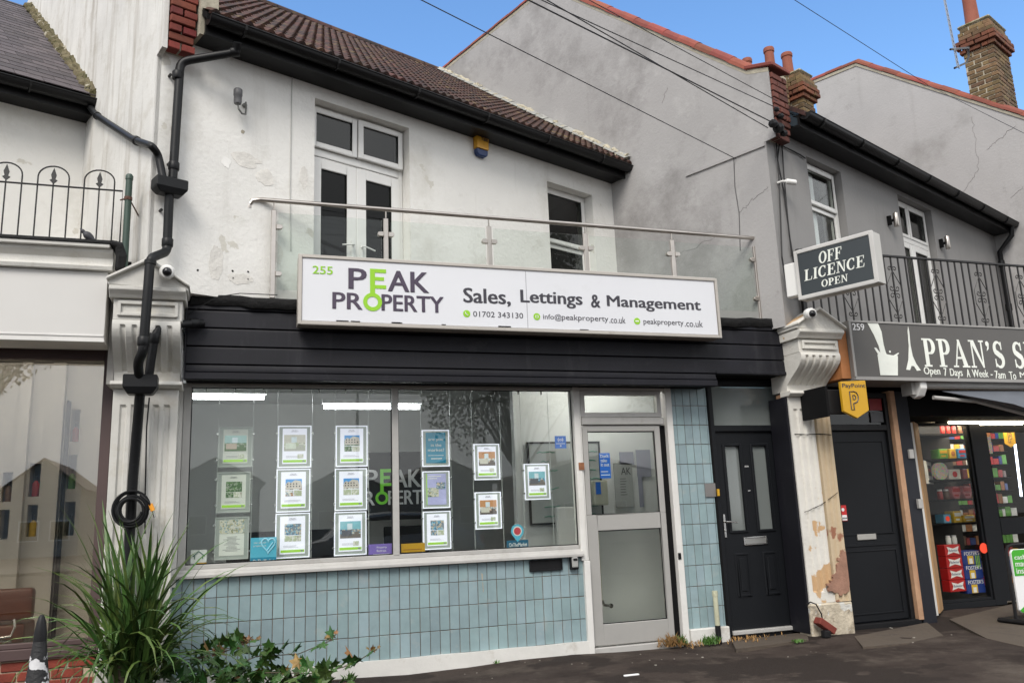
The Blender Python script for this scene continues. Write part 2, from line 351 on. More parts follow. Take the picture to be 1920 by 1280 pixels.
MTAR = mat('asphalt', (.046, .035, .030), .9, patch=[((.030, .023, .020), .75, .56)], spec=.15, var=.3, vscale=1.4, bump=.8, bscale=120, bdist=.01, dirt=[((.10, .082, .068), .8, 1.3, .50), ((.020, .014, .012), .8, 1.9, .50), ((.12, .10, .085), .6, 4, .58), ((.16, .15, .13), .5, 45, .66), ((.28, .27, .25), .8, 30, .74)])
MCONC = mat('worn_concrete', (.082, .063, .047), .9, var=.2, vscale=4, bump=.7, bscale=60, dirt=[((.045, .035, .028), .8, 4, .50)])

# ------------------------------------------------------------------ text
_TC = {}
def textgeo(s, bold=0.0):
    k = (s, bold)
    if k in _TC: return _TC[k]
    cu = bpy.data.curves.new('lettering', 'FONT'); cu.body = s; cu.offset = bold; cu.extrude = .01; cu.resolution_u = 3
    o = bpy.data.objects.new('lettering', cu); COL.objects.link(o); dg = bpy.context.evaluated_depsgraph_get(); dg.update()
    me = bpy.data.meshes.new_from_object(o.evaluated_get(dg)); vs = [v.co.copy() for v in me.vertices]; fs = [tuple(p.vertices) for p in me.polygons]
    bpy.data.objects.remove(o); bpy.data.curves.remove(cu); bpy.data.meshes.remove(me)
    x0 = min(v.x for v in vs); x1 = max(v.x for v in vs); y0 = min(v.y for v in vs); y1 = max(v.y for v in vs)
    r = ([Vector(((v.x - x0) / (x1 - x0), (v.y - y0) / (y1 - y0), v.z / .02 + .5)) for v in vs], fs); _TC[k] = r; return r
def text(mb, s, fr, a0, a1, c0, c1, b, bold=0.0, th=.002, tilt=0):
    if bold:
        h = c1 - c0; d = bold * h * .9; k = min(bold, .012); n = 3
        for i in range(n):
            sh = -d + 2 * d * i / (n - 1); text(mb, s, fr, a0 + d + sh, a1 - d + sh, c0, c1, b - .0003 * i, 0, th)
        for i in (-1, 1): text(mb, s, fr, a0 + d, a1 - d, c0 + (d * .5 if i > 0 else 0), c1 - (d * .5 if i < 0 else 0), b - .0003 * (3 + i), 0, th)
        return mb
    vs, fs = textgeo(s, bold)
    mb.add([fr.p(a0 + (a1 - a0) * v.x, b - th * (1 - v.z) - .0, c0 + (c1 - c0) * v.y) for v in vs], fs); return mb
def frpx(fr, px, py, b=0):
    p = PL(px, py, fr.p(0, b, 0), fr.ey) - fr.o; return p.dot(fr.ex), p.dot(fr.ez)
def ptext(mb, s, fr, x0, y0, x1, y1, b, bold=0.0, th=.002):
    a0, c1 = frpx(fr, x0, y0, b); a1, c0 = frpx(fr, x1, y1, b); return text(mb, s, fr, a0, a1, c0, c1, b, bold, th)
# serif capitals as outlines in a unit box
def ell(cx, cy, rx, ry, a0=0, a1=360, n=28): return [(cx + rx * math.cos(math.radians(a0 + (a1 - a0) * i / n)), cy + ry * math.sin(math.radians(a0 + (a1 - a0) * i / n))) for i in range(n + 1)]
def band(mid, wd):
    Lp = []; Rp = []
    for i, (x, y) in enumerate(mid):
        x0, y0 = mid[max(i - 1, 0)]; x1, y1 = mid[min(i + 1, len(mid) - 1)]; dx, dy = x1 - x0, y1 - y0; d = math.hypot(dx, dy) or 1
        w = wd[i] / 2; Lp.append((x - dy / d * w, y + dx / d * w)); Rp.append((x + dy / d * w, y - dx / d * w))
    return [[Lp[i], Lp[i + 1], Rp[i + 1], Rp[i]] for i in range(len(mid) - 1)]
def ovalband(cx, cy, rx, ry, a0, a1, tk, tn, n=26):
    mid = ell(cx, cy, rx, ry, a0, a1, n); wd = [tn + (tk - tn) * abs(math.cos(math.radians(a0 + (a1 - a0) * i / n))) ** 1.3 for i in range(n + 1)]
    return band(mid, wd)
R4 = lambda x0, y0, x1, y1: [(x0, y0), (x1, y0), (x1, y1), (x0, y1)]
def glyph(ch):
    T, t, s = .20, .075, .06
    if ch == 'O': return ovalband(.42, .5, .32, .465, 0, 360, T, t), .84
    if ch == 'C': return ovalband(.42, .5, .32, .465, 48, 312, T, t) + [R4(.60, .70, .66, .97), [(.60, .30), (.66, .12), (.68, .30)]], .76
    if ch == 'I': return [R4(.12, 0, .12 + T, 1), R4(.02, 0, .42, s), R4(.02, 1 - s, .42, 1)], .44
    if ch in 'FLE':
        g = [R4(.12, 0, .12 + T, 1), R4(.02, 0, .42, s)]
        if ch in 'FE': g += [R4(.02, 1 - s, .70, 1), R4(.64, .72, .70, 1), R4(.3, .48, .54, .48 + t), R4(.50, .38, .555, .66)]
        else: g += [R4(.02, 1 - s, .42, 1)]
        if ch in 'LE': g += [R4(.3, 0, .72, s), [(.66, 0), (.72, 0), (.76, .3), (.70, .3)]]
        return g, .78 if ch != 'F' else .74
    if ch == 'P': return [R4(.12, 0, .12 + T, 1), R4(.02, 0, .44, s), R4(.02, 1 - s, .4, 1), R4(.3, .44, .42, .44 + t)] + ovalband(.40, .72, .22, .243, 90, -90, T, t, 14), .76
    if ch == 'N': return [R4(.14, 0, .14 + t, 1), R4(.02, 0, .32, s), R4(.02, 1 - s, .26, 1), [(.10, 1), (.32, 1), (.78, 0), (.70, 0)], R4(.70, 0, .70 + t, 1), R4(.60, 1 - s, .88, 1)], .90
    if ch == 'A': return [[(.10, 0), (.17, 0), (.46, 1), (.40, 1)], [(.36, 1), (.48, 1), (.84, 0), (.60, 0)], R4(.22, .3, .62, .3 + t), R4(0, 0, .28, s), R4(.50, 0, .92, s)], .93
    if ch == 'U': return [R4(.12, .3, .12 + T, 1), R4(.02, 1 - s, .42, 1), R4(.66, .3, .66 + t, 1), R4(.56, 1 - s, .84, 1)] + ovalband(.46, .32, .24, .28, 180, 360, .14, t, 14), .86
    if ch == 'S':
        mid = ell(.36, .73, .20, .225, 30, 235, 12)[:-1] + [(.28, .55), (.42, .47)] + ell(.36, .27, .22, .225, 55, -150, 12)
        n = len(mid); wd = [t + (T * 1.05 - t) * max(0.0, math.sin(PI * i / (n - 1))) ** 2.2 for i in range(n)]
        return band(mid, wd) + [R4(.52, .68, .58, .97), R4(.12, .04, .18, .34)], .70
    if ch == "'": return [ell(.14, .88, .10, .10, 0, 330, 10), [(.16, .82), (.24, .86), (.20, .70), (.08, .62)]], .32
    return [], .35
def serif(mb, s, fr, a0, a1, c0, c1, b, shear=0.0, th=.002):
    xs = []; x = 0
    for ch in s: g, w = glyph(ch); xs.append((x, g)); x += w + .06
    tot = x - .06; k = 0; H = c1 - c0
    for x, g in xs:
        for poly in g:
            k += 1; e = (k % 7) * .00025
            mb.prism([(a0 + (a1 - a0) * (x + px) / tot + shear * py * H, c0 + H * py) for px, py in poly], b - th - e, b - e * .5, fr)
    return mb

def ring(mb, fr, a0, a1, c0, c1, b0, b1, t):      # picture-frame ring, butted corners
    mb.box(a0, a0 + t, b0, b1, c0, c1, fr); mb.box(a1 - t, a1, b0, b1, c0, c1, fr)
    mb.box(a0 + t, a1 - t, b0, b1, c0, c0 + t, fr); mb.box(a0 + t, a1 - t, b0, b1, c1 - t, c1, fr); return mb
def roombox(name, fr, a0, a1, b0, b1, c0, c1, m, parent):
    mb = MB(); q = fr.p
    mb.add([q(a0, b1, c0), q(a1, b1, c0), q(a1, b1, c1), q(a0, b1, c1)], [(0, 1, 2, 3)])
    mb.add([q(a0, b0, c0), q(a0, b1, c0), q(a0, b1, c1), q(a0, b0, c1)], [(0, 1, 2, 3)])
    mb.add([q(a1, b0, c0), q(a1, b1, c0), q(a1, b1, c1), q(a1, b0, c1)], [(3, 2, 1, 0)])
    mb.add([q(a0, b0, c0), q(a1, b0, c0), q(a1, b1, c0), q(a0, b1, c0)], [(3, 2, 1, 0)])
    mb.add([q(a0, b0, c1), q(a1, b0, c1), q(a1, b1, c1), q(a0, b1, c1)], [(0, 1, 2, 3)])
    return obj(name, mb, m, parent, fixn=False)
def rough_strip(mb, fr, pts, wid, hgt, seg=.05, amp=.02):   # lumpy mortar fillet along pts (a,b,c)
    P3 = []
    for i in range(len(pts) - 1):
        p, q = fr.p(*pts[i]), fr.p(*pts[i + 1]); n = max(2, int((q - p).length / seg))
        for j in range(n): P3.append(p.lerp(q, j / n))
    P3.append(fr.p(*pts[-1])); rr = [wid * (.7 + .7 * random.random()) for _ in P3]
    P3 = [p + Vector((random.uniform(-amp, amp), random.uniform(-amp, amp), random.uniform(-amp, amp))) for p in P3]
    return mb.tube(P3, rr, 7)

# ================================================================== GROUND
g = MB()
gx = [-60, -8] + [-6 + i * .5 for i in range(33)] + [14, 60]; gy = [-70, -5.0, 5.5, 6.2, 6.6, 6.9, 7.2, 7.5, 7.9, 8.4, 9, 12, 60]
for i in range(len(gx) - 1):
    for j in range(len(gy) - 1):
        pass
def gz(x, y): return .012 * math.sin(x * 2.3 + y) + .008 * math.sin(y * 5 + x * 3.1) if -7 < x < 12 and 5 < y < 9.5 else 0
vs_ = [(x, y, gz(x, y) - .012) for y in gy for x in gx]; nx_ = len(gx)
g.add(vs_, [(j * nx_ + i, j * nx_ + i + 1, (j + 1) * nx_ + i + 1, (j + 1) * nx_ + i) for j in range(len(gy) - 1) for i in range(nx_ - 1)])
struct(obj('pavement', g, MTAR))
g = MB(); g.box(-60, 60, -16, -1.5, -.3, .004); struct(obj('road', g, MTAR))
g = MB(); g.prism([(0, 0), (0, 0)], 0, 0) if False else None
def slab(name, px, z0, z1, m):
    mb = MB(); pts = [PL(x, y, (0, 0, z1), Z) for x, y in px]; n = len(pts)
    mb.add([Vector((p.x, p.y, z1)) for p in pts] + [Vector((p.x, p.y, z0)) for p in pts], [tuple(range(n)), tuple(range(2 * n - 1, n - 1, -1))] + [(i, (i + 1) % n, (i + 1) % n + n, i + n) for i in range(n)])
    return obj(name, mb, m)
struct(slab('concrete_step', [(1602, 1192), (1738, 1166), (1768, 1190), (1700, 1205), (1618, 1212)], -.1, .006, MCONC))
struct(slab('concrete_path', [(1780, 1160), (1925, 1125), (2050, 1150), (2050, 1230), (1925, 1213), (1850, 1196)], -.1, .004, MCONC))
struct(slab('threshold_path', [(1372, 1200), (1512, 1184), (1516, 1198), (1380, 1216)], -.1, .006, MCONC))

# ================================================================== BUILDING 255 (middle)
B5 = thing('shop_building', 'white rendered two storey shop with brown clay tile roof, in the middle of the row', 'building', (C0.x, C0.y, 0))
LEN5 = 5.64
dA0, dT = frpx(F5, 590.6, 183.7); dA1, _ = frpx(F5, 766.9, 241.8); wA0, wT = frpx(F5, 1025.6, 339.4); wA1, _ = frpx(F5, 1110, 364.5)
mb = MB().wall(0, LEN5, 3.14, 5.52, 0, .28, [(dA0, dA1, 3.1, dT), (wA0, wA1, 3.72, wT)], F5)
obj('upper_wall', mb, MWHITE, B5, fixn=False)
# lintel shadow moulding: slightly curved head over the french door
roombox('room', F5, dA0 - .5, dA1 + .4, .29, 2.6, 3.1, 5.4, MROOMD, B5); roombox('room', F5, wA0 - .3, wA1 + .3, .29, 2.4, 3.3, 5.3, MROOMD, B5)
# party wall on the left (white, streaked)
SL = .79
mb = MB().prism([(.0, 3.0), (6.5, 3.0), (6.5, 8.9), (3.3, 8.9), (.13, 6.1), (-.13, 5.98), (-.13, 5.17), (.0, 5.15)], -.012, .03, G5)
mb.prism([(.29, 3.0), (6.5, 3.0), (6.5, 8.9), (3.3, 8.9), (.29, 6.2)], .032, .32, G5)
obj('party_wall', mb, MPARTY, B5)
# kneeler of red bricks
brm = rawmesh('brick', MB().box(-.105, .105, 0, .1, 0, .065), MBRICKR, .006)
def kneeler(parent, fr, b_left, b_right, c0, courses, me=brm, face=-.12):
    # fr is the facade frame (a along the front, b depth): bricks face the street
    core = MB().box(b_left + .012, b_right - .012, face + .02, .3, c0 + .01, c0 + courses * .075, fr); obj('kneeler_core', core, MMORTAR, parent)
    for i in range(courses):
        off = .0 if i % 2 else .11; w_ = b_right - b_left; a = b_left - off; pr = .012 * min(i, 3)
        while a < b_right - .02:
            lo, hi = max(a, b_left), min(a + .215, b_right)
            if hi - lo > .05:
                M = frmat(fr, fr.p((lo + hi) / 2, face - pr + random.uniform(-.004, .004), c0 + i * .075 + .005), (hi - lo - .008) / .21)
                inst('brick', me, parent, M)
            a += .223
kneeler(B5, F5, .035, .265, 5.19, 12)
obj('verge_filler', MB().box(.268, .42, -.20, .3, 5.36, 5.98, F5), MMORTAR, B5)
# roof
E_b, E_c, Rb, Rc = -.32, 5.50, 3.57, 8.52
def roofplane(parent, fr, a0, a1, m=MDARK):
    mb = MB().prismx([(E_b, E_c), (Rb, Rc), (Rb, Rc - .06), (E_b, E_c - .06)], a0, a1, fr); return obj('roof', mb, m, parent)
R5 = roofplane(B5, F5, .28, LEN5 + .02)
pitch = math.atan2(Rc - E_c, Rb - E_b); SLEN = math.hypot(Rc - E_c, Rb - E_b)
ces, sns = math.cos(pitch), math.sin(pitch)
def roofmat(fr, a, s, lift=.0, tilt=.06, roll=0):
    ey = (fr.ey * ces + fr.ez * sns); ez = (-fr.ey * sns + fr.ez * ces); e2 = (ey * math.cos(tilt) - ez * math.sin(tilt)).normalized(); e3 = (ez * math.cos(tilt) + ey * math.sin(tilt)).normalized()
    ex = fr.ex.copy()
    m = Matrix((ex, e2, e3)).transposed(); m = m @ Matrix.Rotation(roll, 3, 'Z'); m = m.to_4x4()
    m.translation = fr.p(a, E_b + s * ces, E_c + s * sns) + ez * (lift + .03); return m
# double-roll tile
def rolltile(w=.30, l=.40):
    mb = MB(); pr = []
    for h in (0, 1):
        x0 = h * w / 2
        pr += [(x0, 0), (x0 + .045, 0), (x0 + .062, .022), (x0 + .088, .040), (x0 + .112, .040), (x0 + .136, .022)]
    pr.append((w, 0)); n = len(pr)
    vs = [(x, 0, z) for x, z in pr] + [(x, l, z) for x, z in pr] + [(x, 0, z - .032) for x, z in pr]
    fs = [(i, i + 1, n + i + 1, n + i) for i in range(n - 1)] + [(2 * n + i, 2 * n + i + 1, i + 1, i) for i in range(n - 1)]
    return mb.add(vs, fs)
TWD = .20
def finetile(w=TWD, l=.30):
    mb = MB(); pr = []
    for h in (0, 1):
        x0 = h * w / 2
        pr += [(x0, 0), (x0 + .022, .002), (x0 + .040, .018), (x0 + .060, .027), (x0 + .080, .018)]
    pr.append((w, 0)); n = len(pr)
    vs = [(x, 0, z) for x, z in pr] + [(x, l, z) for x, z in pr] + [(x, 0, z - .030) for x, z in pr]
    fs = [(i, i + 1, n + i + 1, n + i) for i in range(n - 1)] + [(2 * n + i, 2 * n + i + 1, i + 1, i) for i in range(n - 1)]
    return mb.add(vs, fs)
tme = rawmesh('roof_tile', finetile(), MTILE)
ncol = 27; nrow = 21; tw = (LEN5 - .30) / ncol; rest = MB(); ft0 = finetile()
for r_ in range(nrow):
    for c_ in range(ncol):
        M = roofmat(F5, .28 + c_ * tw, r_ * SLEN / nrow - .03, tilt=.095 + random.uniform(-.02, .02), roll=random.uniform(-.02, .02)) @ Matrix.Diagonal((tw / TWD * .995, 1, 1, 1))
        if c_ < 14: inst('roof_tile', tme, R5, M)
        else: n_ = len(rest.v); rest.v += [M @ Vector(v) for v in ft0.v]; rest.f += [tuple(n_ + q for q in f) for f in ft0.f]
stuff(obj('roof_tiles', rest, MTILE, R5, fixn=False))
# ridge tiles
def halfround(l=.44, r=.10, n=7):
    mb = MB(); vs = []; fs = []
    for x in (0, l):
        for k in range(n + 1):
            t = PI * k / n; vs.append((x, math.cos(t) * r, math.sin(t) * r))
        for k in range(n + 1):
            t = PI * k / n; vs.append((x, math.cos(t) * (r - .018), math.sin(t) * (r - .018)))
    q = n + 1
    for k in range(n): fs += [(k, k + 1, 2 * q + k + 1, 2 * q + k), (q + k, 3 * q + k, 3 * q + k + 1, q + k + 1), (k, q + k, q + k + 1, k + 1), (2 * q + k, 2 * q + k + 1, 3 * q + k + 1, 3 * q + k)]
    return mb.add(vs, fs)
rme = rawmesh('ridge_tile', halfround(), MTILE, smooth=False)
for i in range(13):
    M = frmat(F5, F5.p(.1 + i * .428, Rb + .02, Rc - .0)); inst('ridge_tile', rme, R5, M)
# mossy mortar fillet where the roof meets the grey gable
mb = MB(); rough_strip(mb, F5, [(LEN5 - .06, E_b + .02, E_c + .07), (LEN5 - .06, Rb, Rc + .06)], .05, .05); obj('mortar_fillet', mb, mat('pale_mossy_mortar', (.46, .42, .32), .95, var=.3, vscale=14, bump=1, bscale=40, bdist=.02, dirt=[((.16, .13, .04), .8, 8, .55)]), R5)
# white flashing pieces beside it
mb = MB()
for i in range(22):
    s0 = i * SLEN / 22; 
    p0 = roofmat(F5, LEN5 - .16, s0, .03, 0).translation; 
    mb.add([p0, p0 + F5.ex * .13 + Z * .06, p0 + F5.ex * .13 + Z * .06 + (F5.ey * ces + Z * sns) * .2, p0 + (F5.ey * ces + Z * sns) * .2], [(0, 1, 2, 3)])
obj('flashing', mb, mat('lead_flashing', (.30, .30, .28), .6, var=.3, vscale=9), R5)
# eaves: fascia board, soffit, gutter
def eaves(parent, fr, a0, a1, ce, be=-.30, gut=MGUT):
    mb = MB().box(a0, a1, be + .06, be + .085, ce - .125, ce + .02, fr); mb.box(a0, a1, be + .085, -.002, ce - .115, ce - .095, fr); obj('fascia_board', mb, MGUT, parent)
    mb = MB(); n = 9; vs = []; fs = []; r1 = .068
    steps = [a0 + (a1 - a0) * i / 8 for i in range(9)]
    for a in steps:
        for k in range(n + 1):
            t = PI + PI * k / n; vs.append(fr.p(a, be - .01 + math.cos(t) * r1, ce - .0 + math.sin(t) * r1))
    for i in range(8):
        for k in range(n): fs.append((i * (n + 1) + k, i * (n + 1) + k + 1, (i + 1) * (n + 1) + k + 1, (i + 1) * (n + 1) + k))
    mb.add(vs, fs); mb.tube([fr.p(a0, be - .01 - r1, ce), fr.p(a1, be - .01 - r1, ce)], .008, 6); mb.tube([fr.p(a0, be - .01 + r1, ce), fr.p(a1, be - .01 + r1, ce)], .008, 6)
    for a in (a0, a1): mb.prismx([(be - .01 + math.cos(PI + PI * k / n) * r1, ce + math.sin(PI + PI * k / n) * r1) for k in range(n + 1)], a - .004, a + .004, fr)
    go = obj('gutter', mb, gut, parent, smooth=True, fixn=False)
    k = a0 + .3
    while k < a1:
        mb = MB(); pth = [fr.p(k, be - .01 + math.cos(PI + PI * q / 6) * (r1 + .006), ce + math.sin(PI + PI * q / 6) * (r1 + .006)) for q in range(7)]; mb.tube(pth, .012, 5); obj('gutter_bracket', mb, gut, go); k += .9
    return go
eaves(B5, F5, .30, LEN5 + .03, 5.47)

# ---- upvc windows
def casement(parent, fr, a0, a1, c0, c1, b, t=.055, d=.05, glass=GL_UP, name='casement'):
    f = obj(name, ring(MB(), fr, a0, a1, c0, c1, b, b + d, t), MUPVC, parent, bevel=.006)
    obj('pane', MB().box(a0 + t - .004, a1 - t + .004, b + .022, b + .030, c0 + t - .004, c1 - t + .004, fr), glass, f); 
    obj('gasket', ring(MB(), fr, a0 + t - .006, a1 - t + .006, c0 + t - .006, c1 - t + .006, b + .012, b + .02, .010), MBLACK, f); return f
bD = .13
win = obj('french_window', ring(MB(), F5, dA0 + .004, dA1 - .004, 3.1, dT - .004, bD, bD + .07, .05).box(dA0 + .054, dA1 - .054, bD, bD + .07, 4.705, 4.785, F5), MUPVC, B5, bevel=.006)
mid = (dA0 + dA1) / 2 - .015
casement(win, F5, dA0 + .012, mid - .004, 4.785, dT - .03, bD - .035); casement(win, F5, mid + .006, dA1 - .022, 4.785, dT - .03, bD - .045)
casement(win, F5, dA0 + .03, mid, 3.16, 4.69, bD - .01, t=.105, glass=GL_DK, name='french_door'); casement(win, F5, mid + .002, dA1 - .04, 3.16, 4.69, bD - .01, t=.105, glass=GL_DK, name='french_door')
for sx in (-1, 1):
    a = mid + sx * .05; mb = MB().box(a - .014, a + .014, bD - .022, bD - .012, 3.72, 3.92, F5).tube([F5.p(a, bD - .02, 3.87), F5.p(a, bD - .055, 3.87), F5.p(a + sx * .02, bD - .06, 3.87), F5.p(a + sx * .13, bD - .058, 3.845)], .009, 6); obj('handle', mb, MUPVC, win)
win2 = obj('sash_window', ring(MB(), F5, wA0 + .004, wA1 - .004, 3.73, wT - .004, bD, bD + .07, .05), MUPVC, B5, bevel=.006)
_, rc = frpx(F5, 1060, 461, bD)
casement(win2, F5, wA0 + .03, wA1 - .03, rc + .0, wT - .03, bD - .012, t=.05); casement(win2, F5, wA0 + .03, wA1 - .03, 3.75, rc - .012, bD + .02, t=.045)
obj('window_sill', MB().box(wA0 - .03, wA1 + .03, -.05, .12, 3.66, 3.73, F5), MWHITE, win2, bevel=.01)
# surface cable trunking crack lines on the render
def wire(mb, pts, r=.004, n=5): return mb.tube(pts, r, n)
def frp3(fr, px, py, b): a, c = frpx(fr, px, py, b); return fr.p(a, b, c)
mb = MB(); wire(mb, [frp3(F5, 548, 140, -.006), frp3(F5, 546, 250, -.006), frp3(F5, 544, 350, -.006), frp3(F5, 545, 470, -.006)], .005); obj('cable', mb, mat('painted_cable', (.5, .5, .48), .7), B5)

MFLK = mat('peeled_paint_edge', (.70, .68, .635), .9, var=.12, vscale=9, bump=.6, bscale=40)
def flake(cx, cy, rx, ry, sd, m=MFLK, fr=F5, off=-.0022):
    random.seed(sd); a, c = frpx(fr, cx, cy); n = 22; rr = 1; pts = []
    for k in range(n): rr = max(.55, min(1.25, rr + random.uniform(-.22, .22))); pts.append((a + rx * rr * math.cos(2 * PI * k / n), c + ry * rr * math.sin(2 * PI * k / n)))
    obj('peeled_patch', MB().prism(pts, off, .001, fr), m, B5)
flake(424, 305, .045, .05, 1, mat('pale_flake', (.80, .79, .76), .8)); flake(462, 300, .12, .06, 2); flake(495, 330, .09, .09, 3); flake(520, 470, .06, .12, 4); flake(452, 525, .10, .05, 5); flake(405, 490, .05, .14, 6); flake(568, 330, .06, .16, 7); flake(455, 248, .02, .025, 8, MMORTAR)
for (px_, py_) in ((371, 507), (436, 508), (465, 509), (437, 521), (465, 523)): flake(px_, py_, .009, .009, px_, MDARK)
random.seed(77)
# ---- shopfront below: party/side masses, fascia, tiles
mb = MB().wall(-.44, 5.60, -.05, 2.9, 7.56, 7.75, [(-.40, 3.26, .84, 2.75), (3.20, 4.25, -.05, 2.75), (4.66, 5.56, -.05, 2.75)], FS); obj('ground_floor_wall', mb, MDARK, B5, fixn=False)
FAS = thing('fascia', 'long charcoal boarded shop fascia behind the white property sign', 'shop fascia', (2.6, 7.2, 2.46))
xs_, xr_, x7 = -.36, 4.60, 5.57
# boards
zt = [2.475, 2.570, 2.722, 2.878, 3.03, 3.12]
for i in range(5):
    x1 = xr_ if i == 0 else x7
    z0, z1 = zt[i], zt[i + 1]
    if i == 0: z0 = 2.50
    pts = [(7.2 - .006, z0 + .012), (7.2 + .0, z0), (7.23, z0), (7.23, z1 - .008), (7.2 + .008, z1 - .008), (7.2 - .012, z0 + .03)]
    mb = MB().prismx([(7.192, z0 + .004), (7.24, z0 + .004), (7.24, z1 - .004), (7.202, z1 - .004), (7.198, z1 - .02)], xs_, x1); obj('board', mb, MFASC, FAS, bevel=.003)
mb = MB().box(xs_ - .004, xr_, 7.17, 7.24, 2.44, 2.50).box(xs_ - .004, xr_, 7.185, 7.24, 2.505, 2.53); obj('bottom_trim', mb, MFASC, FAS, bevel=.006)
mb = MB().box(xr_ + .004, x7, 7.18, 7.24, 2.565, 2.60); obj('bottom_trim', mb, MFASC, FAS, bevel=.006)
obj('end_trim', MB().box(xs_ - .01, xs_ + .0, 7.16, 7.24, 2.44, 3.1), MFASC, FAS); obj('end_trim', MB().box(x7, x7 + .012, 7.18, 7.24, 2.56, 3.12), MFASC, FAS)
obj('backing_board', MB().box(xs_, xr_, 7.242, 7.256, 2.50, 3.12).box(xr_ + .001, x7, 7.242, 7.256, 2.60, 3.12), MDARK, FAS)
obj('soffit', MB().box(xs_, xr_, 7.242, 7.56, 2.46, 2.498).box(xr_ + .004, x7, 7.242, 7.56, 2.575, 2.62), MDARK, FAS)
# wavy roofing felt lip over the top
mb = MB(); n = 60; vs = []
for i in range(n + 1):
    x = -.34 + (5.9) * i / n; w1 = .012 * math.sin(i * .7) + .008 * math.sin(i * 2.1)
    vs += [(x, 7.17 + w1, 3.06 + w1), (x, 7.175 + w1, 3.15 + w1), (x, 7.28, 3.175), (x, 9.3 if x > 0 else 7.5, 3.18)]
fs = [(i * 4 + k, (i + 1) * 4 + k, (i + 1) * 4 + k + 1, i * 4 + k + 1) for i in range(n) for k in range(3)]
mb.add(vs, fs); fo = obj('felt_roof', mb, MFELT, FAS, smooth=True)
fo.modifiers.new('thick', 'SOLIDIFY').thickness = .008

# stall riser tiles
SR = thing('tiled_stall_riser', 'pale blue tiled wall beneath the wide shop window', 'tiled wall', (1.4, 7.5, 0))
zs = .86; x0r = -.42; x1r = 3.20
obj('grout_bed', MB().box(x0r, x1r, 7.508, 7.56, 0.0, zs), MGROUT, SR)
tmesh = rawmesh('tile', MB().box(.0025, .0855, -.006, .01, .003, .197), MTILEB, .002)
TW = .0885; k_ = 0
rows = [(.70, .157), (.50, .20), (.30, .20), (.10, .20)]
for z0, hh in rows:
    i = 0
    while x0r + i * TW < x1r - .03:
        xa = x0r + i * TW; wd = min(TW, x1r - xa)
        if not (z0 > .65 and 2.62 < xa + .04 < 2.98 and False):
            M = Matrix.Translation((xa + random.uniform(-.0008, .0008), 7.506 + random.uniform(-.002, .002), z0 + random.uniform(-.001, .001))) @ Matrix.Rotation(random.uniform(-.012, .012), 4, 'X') @ Matrix.Rotation(random.uniform(-.012, .012), 4, 'Z') @ Matrix.Diagonal((wd / TW, 1, hh / .20, 1)); inst('tile', tmesh, SR, M)
        i += 1
mb = MB(); n = 40; zz = []
for i in range(n + 1): zz.append(.103 + .002 * math.sin(i * .9))
pts = [(x0r, -.1)] + [(x1r + .0, -.1)] + [(x1r - (x1r - x0r) * i / n, zz[i]) for i in range(n + 1)]
obj('plinth', MB().prism(pts, 7.465, 7.512), MPLINTH, SR)
# cracks
mb = MB(); a, c = frpx(FS, 903, 1080, 7.49); obj('chip', mb.prism([(a, c + .03), (a + .015, c + .02), (a + .012, c - .04), (a + .004, c - .03)], 7.4985, 7.502).prism([(a + .008, c - .05), (a + .014, c - .05), (a + .018, c - .13), (a + .012, c - .14)], 7.4985, 7.502), MMORTAR, SR)

TP = thing('tiled_pier', 'narrow pale blue tiled pier between the glass shop door and the panelled black door', 'tiled wall', (4.4, 7.5, 0))
p0, p1 = 4.235, 4.655
obj('grout_bed', MB().box(p0, p1, 7.508, 7.70, 0.0, 2.56), MGROUT, TP)
TW2 = .087
for r_ in range(13):
    z0 = .12 + r_ * .197; hh = min(.197, 2.5 - z0)
    if hh < .04: continue
    xa = p0 + .004; first = .05
    widths = [first] + [TW2] * 4 + [p1 - p0 - .006 - first - 4 * TW2]
    for wd in widths:
        if wd > .015:
            M = Matrix.Translation((xa, 7.506 + random.uniform(-.0015, .0015), z0)) @ Matrix.Diagonal((wd / TW2 * .985, 1, hh / .20, 1)); inst('tile', tmesh, TP, M)
        xa += wd
obj('plinth', MB().box(p0 + .003, p1 + .01, 7.45, 7.512, -.1, .125), MPLINTH, TP, bevel=.008)
tag(obj('meter_cover', MB().box(4.545, 4.665, 7.485, 7.502, 1.365, 1.50), mat('grey_metal_plate', (.20, .19, .185), .5, metal=.3), bevel=.002), 'small flat grey plate on the blue tiled pier near the black door', 'cover plate')
tag(obj('doorbell', MB().box(4.668, 4.69, 7.455, 7.48, 1.37, 1.44), MYEL, bevel=.004), 'tiny cream yellow bell push between tiled pier and black door', 'doorbell')

# ---- shop window
SW = thing('shop_window', 'wide two pane shop window of the property office above pale blue tiles', 'shop window', (1.4, 7.5, .84))
xm = PS(742, 900, 7.5).x
mb = MB().box(-.375, -.315, 7.485, 7.56, .86, 2.46).box(xm - .028, xm + .028, 7.492, 7.56, .955, 2.46).box(-.315, 3.15, 7.492, 7.56, .93, .965).box(-.315, xm - .028, 7.492, 7.56, 2.43, 2.46).box(xm + .028, 3.15, 7.492, 7.56, 2.43, 2.46)
obj('window_frame', mb, MFRAME, SW, bevel=.003)
obj('jamb_board', MB().box(-.42, -.378, 7.47, 7.56, .80, 2.46), MJAMB, SW, bevel=.003)
obj('sill', MB().prismx([(7.44, .862), (7.44, .885), (7.455, .905), (7.47, .908), (7.487, .93), (7.56, .93), (7.56, .862)], -.42, 3.17), MFRAME, SW, bevel=.002)
obj('pane', MB().box(-.32, xm - .024, 7.525, 7.531, .96, 2.435), GL_SHOP, SW); obj('pane', MB().box(xm + .024, 3.155, 7.525, 7.531, .96, 2.435), GL_SHOP, SW)
mb = MB()
